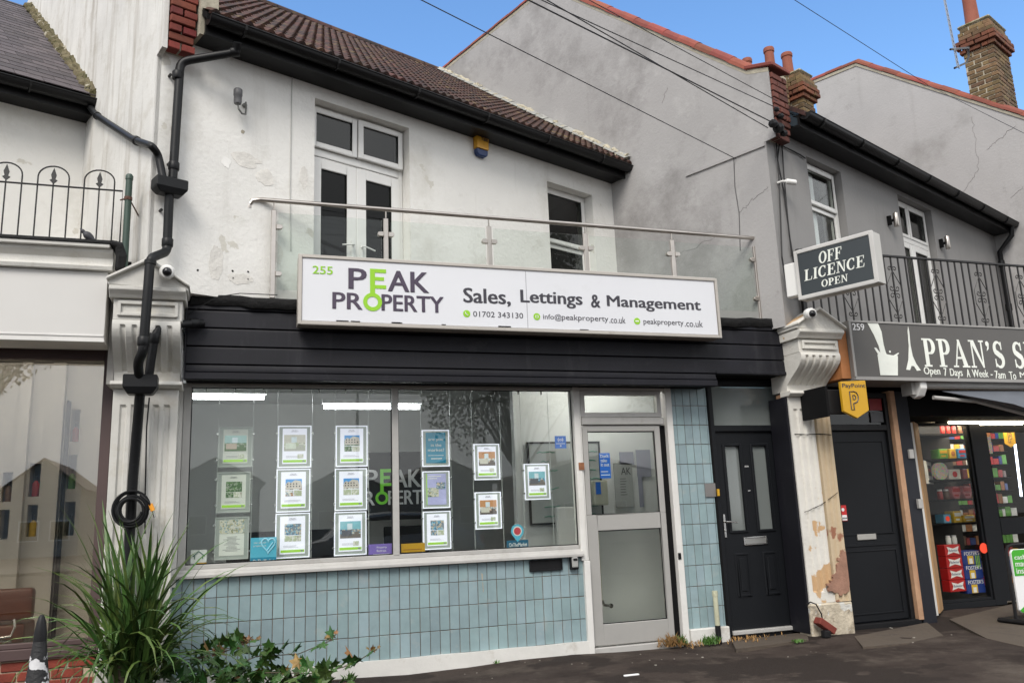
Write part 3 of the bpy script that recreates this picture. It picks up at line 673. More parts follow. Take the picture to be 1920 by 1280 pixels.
for a0, a1 in ((-.315, xm - .028), (xm + .028, 3.15)): ring(mb, FS, a0, a1, .966, 2.43, 7.518, 7.525, .008)
obj('gasket', mb, MBLACK, SW)
mb = MB()
for i in range(14): x = -.2 + i * .235; mb.box(x - .004, x + .004, 7.54, 7.56, 2.395, 2.43)
obj('cable_anchor', mb, MCHROME, SW)

# ---- glass shop door
SD = thing('shop_door', 'grey framed glass shop door with transom, white jambs, beside the tiled pier', 'door', (3.7, 7.5, 0))
jx0, jx1 = 3.155, 3.235
obj('jamb', MB().box(jx0, jx1 - .02, 7.47, 7.6, .82, 2.46).box(jx0 + .02, jx1 + .0, 7.46, 7.6, -.02, .818).box(jx1 - .018, jx1, 7.485, 7.6, .82, 2.46), MJAMB, SD, bevel=.004)
obj('jamb', MB().box(4.165, 4.232, 7.47, 7.6, -.0, 2.46), MJAMB, SD, bevel=.004)
obj('hinge_plate', MB().box(jx0 + .02, jx1 - .005, 7.462, 7.472, 1.66, 1.73), mat('rust', (.22, .09, .04), .8, var=.4, vscale=20), SD)
obj('hinge_plate', MB().box(4.17, 4.20, 7.462, 7.472, .78, .84), MDARK, SD)
mb = ring(MB(), FS, jx1 + .002, 4.12, 2.17, 2.435, 7.49, 7.56, .045); obj('transom_frame', mb, MFRAME, SD, bevel=.004)
obj('transom_pane', MB().box(jx1 + .045, 4.077, 7.52, 7.526, 2.21, 2.392), GL_SHOP, SD)
obj('header_board', MB().box(3.24, 4.163, 7.495, 7.58, 2.436, 2.462), MJAMB, SD)
obj('transom_bar', MB().box(jx1 + .002, 4.13, 7.475, 7.58, 2.095, 2.165), MFRAME, SD, bevel=.004)
leaf = MB(); y0, y1 = 7.50, 7.55; l0, l1 = jx1 + .008, 4.09
zm0, zm1 = PS(1270, 982, 7.5).z, PS(1270, 982, 7.5).z
midb, midt = 1.085, 1.235
leaf.box(l0, l0 + .055, y0, y1, midt, 2.085).box(l1 - .06, l1, y0, y1, midt, 2.085).box(l0 + .055, l1 - .06, y0, y1, 2.03, 2.085)
leaf.box(l0, l0 + .105, y0, y1, .05, midt - .001).box(l1 - .065, l1, y0, y1, .05, midt - .001).box(l0 + .105, l1 - .065, y0, y1, midb, midt - .001).box(l0 + .105, l1 - .065, y0, y1, .05, .235)
lf = obj('door_leaf', leaf, MDOORG, SD, bevel=.004)
obj('pane', MB().box(l0 + .05, l1 - .055, 7.523, 7.529, midt - .003, 2.034), GL_SHOP, lf); obj('pane', MB().box(l0 + .10, l1 - .06, 7.523, 7.529, .23, midb + .004), GL_SHOP, lf)
mb = ring(MB(), FS, l0 + .055, l1 - .06, midt, 2.03, 7.512, 7.523, .008); ring(mb, FS, l0 + .105, l1 - .065, .235, midb, 7.512, 7.523, .008); obj('gasket', mb, MBLACK, lf)
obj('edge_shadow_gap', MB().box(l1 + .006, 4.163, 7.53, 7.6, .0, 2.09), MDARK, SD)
obj('threshold', MB().box(jx1 - .0, 4.16, 7.47, 7.6, -.04, .035), MFRAME, SD, bevel=.006)

# letter slot and key safe
tag(obj('letter_slot', ring(MB().box(2.648, 2.955, 7.488, 7.497, .758, .842), FS, 2.64, 2.963, .75, .85, 7.478, 7.499, .012), MBLACK, bevel=.002), 'black letter slot set in the blue tiles under the shop window', 'letter box')
t = thing('key_safe', 'small grey combination key safe on blue tiles beside the letter slot', 'key safe', (3.07, 7.49, .75))
obj('casing', MB().box(3.035, 3.115, 7.45, 7.497, .745, .875), MBLACK, t, bevel=.012, segs=2); obj('cover', MB().box(3.043, 3.105, 7.435, 7.452, .765, .86), mat('key_safe_grey', (.30, .30, .29), .5), t, bevel=.01); obj('dial_window', MB().box(3.055, 3.093, 7.430, 7.436, .828, .848), MBLACK, t)

# ---- interior of the property office
IN = thing('office_interior', 'grey room of the property office seen through the shop window', 'room', (1.8, 9, 0))
roombox('room_walls', FS, -.55, 5.0, 7.76, 10.8, .02, 2.78, MROOMW, IN)
obj('side_wall_panel', MB().box(3.02, 4.95, 8.90, 9.0, .02, 2.77), MWIN, IN)
obj('ceiling', MB().box(-.54, 3.0, 7.77, 10.79, 2.74, 2.77), MCEIL, IN)
obj('floor', MB().box(-.54, 4.99, 7.6, 10.79, .0, .03), MFLOORI, IN)
def tubelight(px0, py0, px1, py1, y, lab, wdt=.05):
    a = PS(px0, py0, y); b = PS(px1, py1, y); z = (a.z + b.z) / 2
    t = thing('ceiling_tube_light', lab, 'tube light', ((a.x + b.x) / 2, y, z), 'tube lights in the office')
    obj('tube', MB().tube([(a.x, y, z), (b.x, y, z)], .024, 8), MTUBE, t); obj('batten', MB().box(a.x - .02, b.x + .02, y - .04, y + .04, z + .026, z + .07), MWIN, t)
tubelight(300, 738, 495, 749, 8.5, 'lit tube light at the top left of the office window'); tubelight(608, 757, 786, 767, 8.3, 'lit tube light crossing behind the window mullion')
for nm_, xx_, yy_, zz_, ln_, lab_ in (('tube_light', 3.3, 8.2, 2.66, 1.1, 'unseen tube light added above the inside of the glass shop door'), ('tube_light', -2.6, 7.95, 2.82, 1.4, 'added tube light hidden behind the head of the salon window'), ('tube_light', 7.9, 8.15, 2.26, 1.9, 'unseen tube light added over the goods inside the corner shop')):  # unseen tubes added to brighten the door wall, the salon and the shop goods
    t = thing(nm_, lab_, 'tube light', (xx_ + ln_ / 2, yy_, zz_)); obj('tube', MB().tube([(xx_, yy_, zz_), (xx_ + ln_, yy_, zz_)], .022, 8), emis('added_tube_glow', (1, .97, .92), 28 if 0 < xx_ < 5 else (14 if xx_ < 0 else 24)), t); obj('batten', MB().box(xx_, xx_ + ln_, yy_ - .03, yy_ + .03, zz_ + .024, zz_ + .06), MWIN, t)
# black feature sign on the back wall
def keylogo(mb_w, mb_g, fr, px, b):       # px: dict of pixel boxes ; helper for the PEAK PROPERTY mark
    pass
def logo(parent, fr, b, a0, a1, c0, c1, mletter, mgreen, th=.003, bold=.035):
    # proportions measured off the fascia sign: total width 209, height 88
    w = (a1 - a0) / 209.0; h = (c1 - c0) / 88.0; A = lambda x: a0 + (x - 623) * w; Cc = lambda y: c1 - (y - 503) * h
    mb = MB(); text(mb, 'P', fr, A(652), A(686), Cc(545), Cc(504), b, bold, th); text(mb, 'AK', fr, A(725), A(804), Cc(546), Cc(504.5), b, bold, th)
    text(mb, 'PR', fr, A(623), A(678), Cc(585), Cc(553), b, bold, th); text(mb, 'PERTY', fr, A(713), A(832), Cc(585), Cc(553), b, bold, th)
    o1 = obj('lettering', mb, mletter, parent)
    mb = MB(); P_ = lambda x0, x1, y0, y1, e=0: mb.box(A(x0), A(x1), b - th - e, b - e, Cc(y1), Cc(y0), fr)
    P_(692, 701, 503, 556); P_(701.2, 722, 503, 510.5); P_(701.2, 718, 519, 526); P_(701.2, 722, 535, 542)
    cx, cz = A(696.5), Cc(569); n = 24; R_, r_ = 17.5 * w, 10.0 * w; vs = []; fs = []
    for k in range(n):
        t = 2 * PI * k / n
        for rr in (R_, r_):
            for bb in (b - th - .0006, b): vs.append(fr.p(cx + math.cos(t) * rr, bb, cz + math.sin(t) * rr))
    for k in range(n):
        i = k * 4; j = ((k + 1) % n) * 4; fs += [(i, j, j + 2, i + 2), (i, i + 1, j + 1, j), (i + 2, j + 2, j + 3, i + 3)]
    mb.add(vs, fs); o2 = obj('key_mark', mb, mgreen, parent); return o1, o2
yb_ = 9.9
pa, pb = PS(672, 848, yb_), PS(792, 972, yb_)
t = thing('wall_sign', 'black wall panel with white and green lettering inside the office', 'sign', (pa.x, yb_, pb.z))
obj('panel', MB().box(pa.x, pb.x, yb_, yb_ + .04, pb.z, pa.z), MBLACK, t)
MGI = mat('green_letter_emissive', (.12, .42, .02), .5, emit=((.12, .42, .02), .15)); MWI = mat('white_wall_letter', (.6, .6, .6), .5)  # green letters carry a weak emission, the white ones none
la, lb = PS(664, 880, yb_ - .006), PS(810, 948, yb_ - .006); logo(t, FS, yb_ - .004, la.x, lb.x, lb.z, la.z, MWI, MGI, bold=.03)
# desks, monitors and chairs as dim shapes
def desk(x, y, lab):
    t = thing('desk', lab, 'desk', (x, y, .03), 'desks in the office')
    obj('desk_top', MB().box(x, x + 1.3, y, y + .65, .74, .77), MWIN, t, bevel=.005)
    for sx in (.03, 1.24):
        for sy in (.03, .58): obj('leg', MB().box(x + sx, x + sx + .04, y + sy, y + sy + .04, .03, .74), MCHROME, t)
desk(.0, 8.9, 'pale office desk at the left behind the window posters'); desk(1.5, 8.7, 'pale office desk behind the lilac and yellow cards')
def monitor(x, y, lab):
    t = thing('monitor', lab, 'monitor', (x, y, .77), 'monitors on the desks')
    obj('screen', MB().box(x, x + .48, y, y + .03, .90, 1.2), MBLACK, t, bevel=.008); obj('stand', MB().box(x + .21, x + .27, y + .01, y + .03, .78, .92).box(x + .13, x + .35, y - .06, y + .12, .77, .785), MBLACK, t)
monitor(.0, 9.1, 'black monitor on the left office desk'); monitor(1.55, 8.9, 'black monitor near the lilac window card'); monitor(.72, 9.1, 'black monitor between the two poster columns')
def officechair(x, y, lab, m):
    t = thing('office_chair', lab, 'chair', (x, y, .03), 'office chairs')
    obj('backrest', MB().box(x - .22, x + .22, y, y + .06, .62, .98), m, t, bevel=.05, segs=3, smooth=True); obj('seat', MB().box(x - .24, x + .24, y - .5, y - .01, .46, .54), m, t, bevel=.03, segs=2, smooth=True)
    obj('base', MB().tube([(x, y - .22, .46), (x, y - .22, .12)], .03).tube([(x - .27, y - .22, .08), (x + .27, y - .22, .08)], .02).tube([(x, y - .47, .08), (x, y + .05, .08)], .02), MBLACK, t)
officechair(.72, 9.3, 'lime green office chair low behind the window', mat('dull_lime_fabric', (.10, .22, .02), .7))
# whiteboard and door-side wall items
yw = 8.88
a, b = PS(990, 832, yw), PS(1128, 975, yw)
t = thing('whiteboard', 'whiteboard with faint green writing, seen through window and door', 'whiteboard', (a.x, yw, b.z))
obj('board', MB().box(a.x, b.x, yw - .02, yw, b.z, a.z), mat('whiteboard_face', (.36, .38, .37), .3), t); obj('frame', ring(MB(), FS, a.x - .02, b.x + .02, b.z - .02, a.z + .02, yw - .03, yw, .02), MBLACK, t)
mb = MB(); random.seed(3)
for i in range(16):
    x = a.x + .12 + (i % 2) * .5 + random.uniform(-.05, .05); z = a.z - .1 - (i // 2) * .1; mb.tube([(x + k * .03, yw - .024, z + random.uniform(-.012, .012)) for k in range(random.randint(4, 9))], .004, 4)
obj('writing', mb, mat('green_pen', (.03, .25, .16), .5), t)
def flat(name, px0, py0, px1, py1, y, m, lab=None, cat=None, th=.004, parent=None, grp=None):
    a, b = PS(px0, py0, y), PS(px1, py1, y); o = obj(name, MB().box(a.x, b.x, y, y + th, b.z, a.z), m, parent)
    if lab: tag(o, lab, cat, grp)
    return o
MPAPI = mat('pinned_paper', (.30, .30, .37), .7)
flat('notice', 1161, 847, 1189, 870, yw - .01, MPAPI, 'small lilac notice on the wall, left one behind the door glass', 'notice'); flat('notice', 1192, 843, 1222, 893, yw - .01, MPAPI, 'taller lilac notice at the right behind the door glass', 'notice')
flat('notice', 1196, 893, 1208, 950, yw - .014, MPAPI, 'narrow lilac sheet below the taller notice', 'notice')
fo_ = flat('certificate', 1150, 868, 1190, 950, yw - .01, mat('certificate', (.38, .39, .38), .7), 'white sheet with large letters AK behind the door glass', 'notice')
mb = MB(); a, b = PS(1164, 876, yw - .012), PS(1183, 889, yw - .012); text(mb, 'AK', FS, a.x, b.x, b.z, a.z, yw - .011)
for i in range(7): z = b.z - .05 - i * .03; mb.box(a.x - .02, a.x - .02 + .1 * random.uniform(.5, 1), yw - .013, yw - .011, z, z + .006)
obj('print', mb, MINK, fo_)
t = thing('poster', 'blue warning poster reading Don\'t take it out on the glass door', 'poster', PS(1135, 896, 7.545)); y = 7.545
a, b = PS(1123, 849, y), PS(1146, 896, y); obj('sheet', MB().box(a.x, b.x, y, y + .002, b.z, a.z), MBLUE, t)
mb = MB(); h = (a.z - b.z)
for i, s in enumerate(("Don't", 'take', 'it out')): text(mb, s, FS, a.x + .012, a.x + .012 + (b.x - a.x - .024) * (.95, .75, 1)[i], a.z - h * (.19 + .17 * i), a.z - h * (.06 + .17 * i), y - .001, .02, .001)
mb.box(a.x + .01, b.x - .03, y - .0015, y - .0005, b.z + h * .25, b.z + h * .28).box(a.x + .01, b.x - .01, y - .0015, y - .0005, b.z + h * .12, b.z + h * .15); obj('print', mb, MWV, t)
yq = 8.6
a, b = PS(1113, 900, yq), PS(1142, 946, yq); t = thing('dispenser', 'cream sanitiser dispenser with blue label behind the door', 'dispenser', (a.x, yq, b.z))
obj('body', MB().box(a.x, b.x, yq, yq + .1, b.z, a.z), mat('cream_plastic', (.45, .45, .36), .4), t, bevel=.02, segs=2); obj('label_plate', MB().box(a.x + .02, a.x + .08, yq - .004, yq, b.z + .12, a.z - .02), MBLUE, t); obj('wall_bracket', MB().box(a.x + .03, b.x - .03, yq + .1, 8.9, b.z + .05, a.z - .05), MWIN, t)
a, b = PS(1112, 1035, 8.7), PS(1130, 1125, 8.7); t = thing('radiator', 'white radiator with pipe and valve low behind the shop door', 'radiator', (a.x, 8.7, b.z))
obj('radiator_panel', MB().box(a.x - .4, a.x + .02, 8.7, 8.78, b.z, a.z + .5), MUPVC, t, bevel=.01); q = PS(1130, 1125, 8.68)
obj('pipe', MB().tube([(q.x, 8.7, q.z + .8), (q.x, 8.7, q.z)], .010), mat('cream_pipe', (.5, .48, .36), .5), t); obj('valve', MB().tube([(q.x, 8.69, q.z), (q.x + .02, 8.69, q.z - .05), (q.x + .09, 8.69, q.z - .06)], .016).lathe([(.0, 0), (.026, .005), (.026, .03), (0, .035)], (q.x + .09, 8.66, q.z - .06), 8, Y), MCHROME, t)

# ---- window displays
def photomat(name, cols, sc=14, k=3.2):
    m = bpy.data.materials.new(name); m.use_nodes = True; t = m.node_tree; n = t.nodes; l = t.links; b = n['Principled BSDF']; b.inputs['Roughness'].default_value = .4
    g = n.new('ShaderNodeNewGeometry'); v = n.new('ShaderNodeTexVoronoi'); v.inputs['Scale'].default_value = sc * 1.6 * k; v.distance = 'MANHATTAN'; nz = n.new('ShaderNodeTexNoise'); nz.inputs['Scale'].default_value = sc * k; nz.inputs['Detail'].default_value = 6
    l.new(g.outputs['Position'], v.inputs['Vector']); l.new(g.outputs['Position'], nz.inputs['Vector'])
    sp_ = n.new('ShaderNodeSeparateColor'); l.new(v.outputs['Color'], sp_.inputs[0]); ad = n.new('ShaderNodeMath'); ad.operation = 'MULTIPLY_ADD'; ad.inputs[1].default_value = .6; l.new(sp_.outputs[0], ad.inputs[0]); l.new(nz.outputs['Fac'], ad.inputs[2])
    r = n.new('ShaderNodeValToRGB'); r.color_ramp.interpolation = 'CONSTANT' if len(cols) > 4 else 'LINEAR'; l.new(ad.outputs[0], r.inputs['Fac'])
    e = r.color_ramp.elements; k = len(cols)
    while len(e) < k: e.new(.5)
    for i, c in enumerate(cols): e[i].position = .42 + .72 * i / k * (.8); e[i].color = (*c, 1)
    l.new(r.outputs[0], b.inputs['Base Color']); l.new(r.outputs[0], b.inputs['Emission Color']); b.inputs['Emission Strength'].default_value = .22; return m
PH = dict(house=photomat('street_photo', [(.04, .06, .03), (.25, .22, .2), (.5, .48, .46), (.30, .20, .15), (.62, .62, .62)]), room=photomat('room_photo', [(.30, .28, .24), (.55, .55, .5), (.62, .60, .56), (.38, .42, .3)], 10),
          blue=photomat('blue_room_photo', [(.04, .10, .18), (.12, .33, .5), (.35, .45, .5), (.5, .4, .3), (.16, .2, .25)], 12), garden=photomat('garden_photo', [(.03, .09, .03), (.10, .22, .06), (.35, .36, .32), (.06, .12, .05)], 16),
          warm=photomat('kitchen_photo', [(.08, .05, .04), (.40, .16, .05), (.55, .45, .35), (.25, .3, .35), (.6, .6, .58)], 12), food=photomat('hamper_photo', [(.02, .04, .02), (.45, .40, .22), (.1, .22, .3), (.5, .48, .4)], 18), skyb=None)
MSKYP = mat('printed_sky', (.08, .30, .68), .5, emit=((.08, .3, .68), .2)); MGRN = mat('printed_green_band', (.30, .56, .05), .5, emit=((.30, .56, .05), .25)); MGRAYP = mat('printed_grey', (.30, .30, .32), .6)
YP = 7.64
def display(px0, py0, px1, py1, style, lab, lit=True, y=YP):
    a, b = PS(px0, py0, y), PS(px1, py1, y); x0, x1 = a.x, b.x; z1 = (a.z + PS(px1, py0, y).z) / 2; z0 = (b.z + PS(px0, py1, y).z) / 2
    w, h = x1 - x0, z1 - z0
    t = thing('window_display', lab, 'property display', ((x0 + x1) / 2, y, z0), 'property displays in the shop window')
    obj('acrylic_panel', MB().box(x0, x1, y, y + .008, z0, z1), MACRYL, t, bevel=.002)
    obj('bright_edge', ring(MB(), FS, x0 - .006, x1 + .006, z0 - .006, z1 + .006, y - .006, y + .012, .009), MLEDGE if lit else MEDGED, t)
    mb = MB()
    for sx in (x0 - .014, x1 + .014):
        for f in (.17, .83): mb.lathe([(.009, 0), (.009, .03)], (sx, y - .012, z0 + h * f), 8, Y)
    obj('cable_grip', mb, MCHROME, t)
    i = .12 * w; paper = MPAPER if lit else MPAPERD; px_ = (x0 + i, x1 - i, z0 + .055 * h + .008, z1 - .055 * h)
    X0, X1, Z0, Z1 = px_; ww, hh = X1 - X0, Z1 - Z0
    obj('sheet', MB().box(X0, X1, y - .003, y - .0005, Z0, Z1), {'teal': MTEAL, 'lilac': mat('lilac_print', (.34, .34, .55), .5, emit=((.34, .34, .55), .3), var=.2, vscale=6)}.get(style[0], paper), t)
    B = lambda u0, u1, v0, v1, m, nm, d=.004: obj(nm, MB().box(X0 + u0 * ww, X0 + u1 * ww, y - d - .0015, y - .0032, Z0 + v0 * hh, Z0 + v1 * hh), m, t)
    mb = MB()
    if style[0] == 'teal':
        for k, s in enumerate(('are you', 'in the', 'market?')): text(mb, s, FS, X0 + ww * (.12, .25, .1)[k], X0 + ww * (.88, .78, .92)[k], Z0 + hh * (.70 - .16 * k), Z0 + hh * (.80 - .16 * k), y - .0032, .01, .001)
        mb.box(X0 + .1 * ww, X0 + .9 * ww, y - .0045, y - .0032, Z0 + .24 * hh, Z0 + .255 * hh).box(X0 + .25 * ww, X0 + .8 * ww, y - .0045, y - .0032, Z0 + .13 * hh, Z0 + .16 * hh); obj('print', mb, MWV, t); return
    if style[0] == 'lilac':
        B(.05, .62, .25, .55, PH['food'], 'photo'); B(.5, .95, .5, .72, PH['blue'], 'photo', .005)
        for k in range(2): mb.box(X0 + .08 * ww, X0 + (.75 - .2 * k) * ww, y - .0045, y - .0032, Z0 + (.9 - .07 * k) * hh, Z0 + (.93 - .07 * k) * hh)
        obj('print', mb, MWV, t); B(.0, .04, 0, 1, MGRN, 'green_edge'); return
    if style[0] == 'hamper':
        B(0, 1, .62, 1, PH['food'], 'photo')
        mm = MB(); text(mm, 'Housing Week', FS, X0 + .2 * ww, X0 + .95 * ww, Z0 + .88 * hh, Z0 + .94 * hh, y - .006, 0, .001); text(mm, 'Hamper', FS, X0 + .45 * ww, X0 + .95 * ww, Z0 + .74 * hh, Z0 + .83 * hh, y - .006, .01, .001); obj('lettering', mm, MWV, t)
        for k in range(12): u = random.uniform(.12, .4); mb.box(X0 + (.5 - u) * ww, X0 + (.5 + u) * ww, y - .0045, y - .0032, Z0 + (.52 - k * .036) * hh, Z0 + (.532 - k * .036) * hh)
        obj('print', mb, MGRAYP, t); return
    # property sheet: tiny heading, photo(s), text lines, green band
    mb = MB(); text(mb, 'PEAK', FS, X0 + .38 * ww, X0 + .62 * ww, Z0 + .93 * hh, Z0 + .955 * hh, y - .0032, .02, .001); text(mb, 'PROPERTY', FS, X0 + .35 * ww, X0 + .65 * ww, Z0 + .90 * hh, Z0 + .92 * hh, y - .0032, .02, .001)
    for k in range(3): mb.box(X0 + .14 * ww, X0 + random.uniform(.6, .86) * ww, y - .0038, y - .0032, Z0 + (.215 - k * .022) * hh, Z0 + (.221 - k * .022) * hh)
    obj('print', mb, MGRAYP, t)
    B(.03, .97, .04, .11, MGRN, 'green_band'); B(.82, .92, .055, .095, MGRAYP, 'band_mark', .005)
    if style[0] == 'one':
        B(.06, .94, .36, .82, PH[style[1]], 'photo'); B(.62, .86, .15, .27, PH['room'], 'photo', .0045)
        cw, cf, cb = {'room': ((.52, .50, .45), (.40, .40, .36), (.58, .62, .55)), 'blue': ((.20, .42, .50), (.16, .14, .13), (.10, .10, .12)), 'warm': ((.45, .22, .10), (.10, .08, .07), (.50, .48, .42)), 'garden': ((.30, .45, .45), (.06, .12, .04), (.42, .34, .28))}[style[1]]
        pm_ = lambda c: mat('picture_ink', c, .5, var=.12, vscale=30, emit=(c, .22))
        B(.06, .94, .60, .82, pm_(cw), 'picture_wall', .0045); B(.06, .94, .36, .47, pm_(cf), 'picture_floor', .0045)
        B(.36, .58, .60, .76, pm_((.55, .62, .68)), 'picture_window', .0055); B(.12, .55, .42, .58, pm_(cb), 'picture_bed', .0055); B(.66, .86, .42, .54, pm_(cf), 'picture_table', .0055)
    else:
        B(.18, .84, .50, .80, PH[style[1]], 'photo')
        if len(style) > 2 and style[2] == 'sky':
            B(.18, .84, .64, .80, MSKYP, 'photo_sky', .0045)
            q_ = lambda u, v: (X0 + u * ww, Z0 + v * hh)
            obj('pictured_house', MB().prism([q_(.20, .53), q_(.20, .68), q_(.30, .73), q_(.42, .69), q_(.42, .71), q_(.56, .77), q_(.80, .74), q_(.83, .66), q_(.83, .53)], y - .0072, y - .0062), mat('pictured_facade', (.55, .50, .46), .6, emit=((.5, .45, .42), .2)), t)
            mw = MB()
            for k in range(9): u = .24 + (k % 5) * .12; v = .58 + (k // 5) * .07; mw.box(X0 + u * ww, X0 + (u + .05) * ww, y - .0078, y - .0073, Z0 + v * hh, Z0 + (v + .035) * hh)
            obj('pictured_windows', mw, MINK, t)
        B(.18, .50, .33, .485, PH[style[3] if len(style) > 3 else 'room'], 'photo'); B(.52, .84, .33, .485, PH['room'], 'photo')
cols = [
 ((412, 801, 471, 874), ('one', 'garden'), 'unlit property sheet with green scenery photo, top of the left poster column', False),
 ((409, 886, 467, 959), ('three', 'garden', '', 'garden'), 'unlit property sheet with green tinted photos, middle of the left poster column', False),
 ((405, 970, 464, 1047), ('hamper',), 'poster with dark hamper photo above centred text, bottom of the left column', False),
 ((523, 799, 582, 875), ('one', 'room'), 'lit property sheet with one large pale bedroom photo, top of the second column', True),
 ((520, 880, 580, 958), ('three', 'house', 'sky', 'warm'), 'lit property sheet with blue sky street photo, middle of the second column', True),
 ((518, 963, 579, 1044), ('three', 'blue', ''), 'lit property sheet with grey blue room photos, bottom of the second column', True),
 ((631, 799, 688, 873), ('three', 'garden', 'sky', 'garden'), 'lit property sheet with garden photos, top of the third column', True),
 ((629, 879, 687, 955), ('three', 'house', 'sky', 'room'), 'lit property sheet with pink and white houses, middle of the third column', True),
 ((628, 960, 686, 1039), ('one', 'blue'), 'lit property sheet with large teal room photo, bottom of the third column', True),
 ((792, 807, 842, 873), ('teal',), 'teal display reading are you in the market, just right of the mullion', True),
 ((793, 884, 843, 951), ('lilac',), 'lilac display with flower picture below the teal one', True),
 ((794, 959, 845, 1028), ('three', 'blue', '', 'blue'), 'lit property sheet with bright blue room photo, right of the yellow card', True),
 ((889, 833, 937, 898), ('one', 'warm'), 'lit property sheet with orange kitchen photo, upper of the middle pair', True),
 ((891, 923, 940, 990), ('one', 'warm'), 'lit property sheet with dining table photo, lower of the middle pair', True),
 ((983, 870, 1031, 935), ('one', 'blue'), 'single lit property sheet in front of the whiteboard', True)]
for px, st, lab, lit in cols: display(*px, st, lab, lit)
t = thing('display_cables', 'thin steel display cables hanging down the inside of the shop window', 'cables', (1, YP, .96))
for px0, px1, py in ((412, 471, 840), (523, 582, 840), (631, 688, 840), (792, 842, 840), (889, 937, 860), (983, 1031, 900)):
    for px in (px0, px1):
        x = PS(px, py, YP).x + (.014 if px == px1 else -.014); obj('cable', MB().tube([(x, YP, .97), (x, YP, 2.44)], .0025, 5), MEDGED, t)
# stickers on the glass
YG = 7.534
def sticker(name, px0, py0, px1, py1, m, lab, cat, y=YG): 
    a, b = PS(px0, py0, y), PS(px1, py1, y); t = thing(name, lab, cat, (a.x, y, b.z)); obj('backing', MB().box(a.x, b.x, y, y + .002, b.z, a.z), m, t); return t, a.x, b.x, b.z, a.z
t, a0, a1, c0, c1 = sticker('sticker', 358, 1031, 387, 1058, MWV, 'white sticker with green house outline in the bottom left window corner', 'sticker'); w = a1 - a0; h = c1 - c0
obj('house_outline', MB().tube([FS.p(a0 + u * w, YG - .002, c0 + v * h) for u, v in ((.25, .4), (.25, .62), (.12, .58), (.5, .9), (.88, .58), (.75, .62), (.75, .4))], .004, 5), mat('dark_green_print', (.01, .12, .08), .5), t); obj('yellow_strip', MB().box(a0 + .3 * w, a1, YG - .001, YG, c0, c0 + .16 * h), MYEL, t)
t, a0, a1, c0, c1 = sticker('window_card', 470, 1008, 518, 1056, MLBLUE, 'light blue card with a pale heart and tick at the window foot', 'card'); w = a1 - a0; h = c1 - c0
hp = [(16 * math.sin(q) ** 3, 13 * math.cos(q) - 5 * math.cos(2 * q) - 2 * math.cos(3 * q) - math.cos(4 * q)) for q in [2 * PI * k / 40 for k in range(40)]]
obj('heart', MB().tube([FS.p(a0 + w * (.68 + u / 62), YG - .002, c0 + h * (.72 + v / 52)) for u, v in hp], .006, 5, closed=True).tube([FS.p(a0 + w * u, YG - .002, c0 + h * v) for u, v in ((.52, .62), (.62, .5), (.86, .8))], .006, 5), mat('pale_blue_print', (.3, .65, .8), .5), t)
obj('strip', MB().box(a0, a1, YG - .0015, YG - .0002, c0, c0 + .26 * h), MTEAL, t)
mb = MB(); text(mb, 'OnTheMarket', FS, a0 + .1 * w, a0 + .92 * w, c0 + .08 * h, c0 + .19 * h, YG - .0018, .01, .001); text(mb, 'see all our', FS, a0 + .12 * w, a0 + .6 * w, c0 + .78 * h, c0 + .86 * h, YG - .0003, 0, .001); text(mb, 'properties at', FS, a0 + .12 * w, a0 + .6 * w, c0 + .64 * h, c0 + .73 * h, YG - .0003, 0, .001); obj('print', mb, MWV, t)
t, a0, a1, c0, c1 = sticker('window_card', 691, 1020, 735, 1041, MPURP2, 'small lilac card at the window foot left of the mullion', 'card'); w = a1 - a0; h = c1 - c0
mb = MB(); text(mb, 'Property', FS, a0 + .35 * w, a0 + .78 * w, c0 + .6 * h, c0 + .8 * h, YG, 0, .001); text(mb, 'Redress', FS, a0 + .35 * w, a0 + .75 * w, c0 + .36 * h, c0 + .54 * h, YG, 0, .001); mb.box(a0 + .2 * w, a0 + .9 * w, YG - .001, YG, c0 + .15 * h, c0 + .19 * h); obj('print', mb, MWV, t)
t, a0, a1, c0, c1 = sticker('window_card', 752, 1019, 797, 1033, MYEL, 'small yellow card at the window foot right of the mullion', 'card'); obj('strip', MB().box(a0 + .02, a1 - .03, YG - .001, YG, c0 + .018, c0 + .026), mat('brown_print', (.3, .12, .01), .5), t)
t, a0, a1, c0, c1 = sticker('sticker', 1040, 817, 1062, 840, MBLUE, 'small bright blue square sticker high on the right window pane', 'sticker'); w = a1 - a0; h = c1 - c0
mb = MB(); text(mb, '(o)', FS, a0 + .25 * w, a0 + .75 * w, c0 + .52 * h, c0 + .85 * h, YG, .02, .001); mb.box(a0 + .1 * w, a0 + .9 * w, YG - .001, YG, c0 + .36 * h, c0 + .4 * h).lathe([(.008, 0), (.008, .001)], (a0 + .5 * w, YG - .001, c0 + .2 * h), 8, Y); obj('print', mb, MWV, t)
t, a0, a1, c0, c1 = sticker('sticker', 950, 1013, 991, 1028, mat('deep_teal_vinyl', (.01, .11, .20), .4), 'deep teal sticker topped by a round map pin on the right pane', 'sticker'); w = a1 - a0; h = c1 - c0
mb = MB(); text(mb, 'OnTheMarket', FS, a0 + .1 * w, a0 + .95 * w, c0 + .3 * h, c0 + .72 * h, YG, .012, .001); obj('print', mb, MWV, t)
q = PS(970, 995, YG); r0 = .062
pin = [(q.x + r0 * math.cos(u), q.z + r0 * math.sin(u)) for u in [math.radians(-40 + 260 * k / 20) for k in range(21)]] + [(q.x, q.z - .085 * 1.15)]
obj('map_pin', MB().prism(pin, YG - .001, YG + .001), MLBLUE, t)
def disc(mb, x, z, r, y0, y1, n=20): return mb.prism([(x + r * math.cos(2 * PI * k / n), z + r * math.sin(2 * PI * k / n)) for k in range(n)], y0, y1)
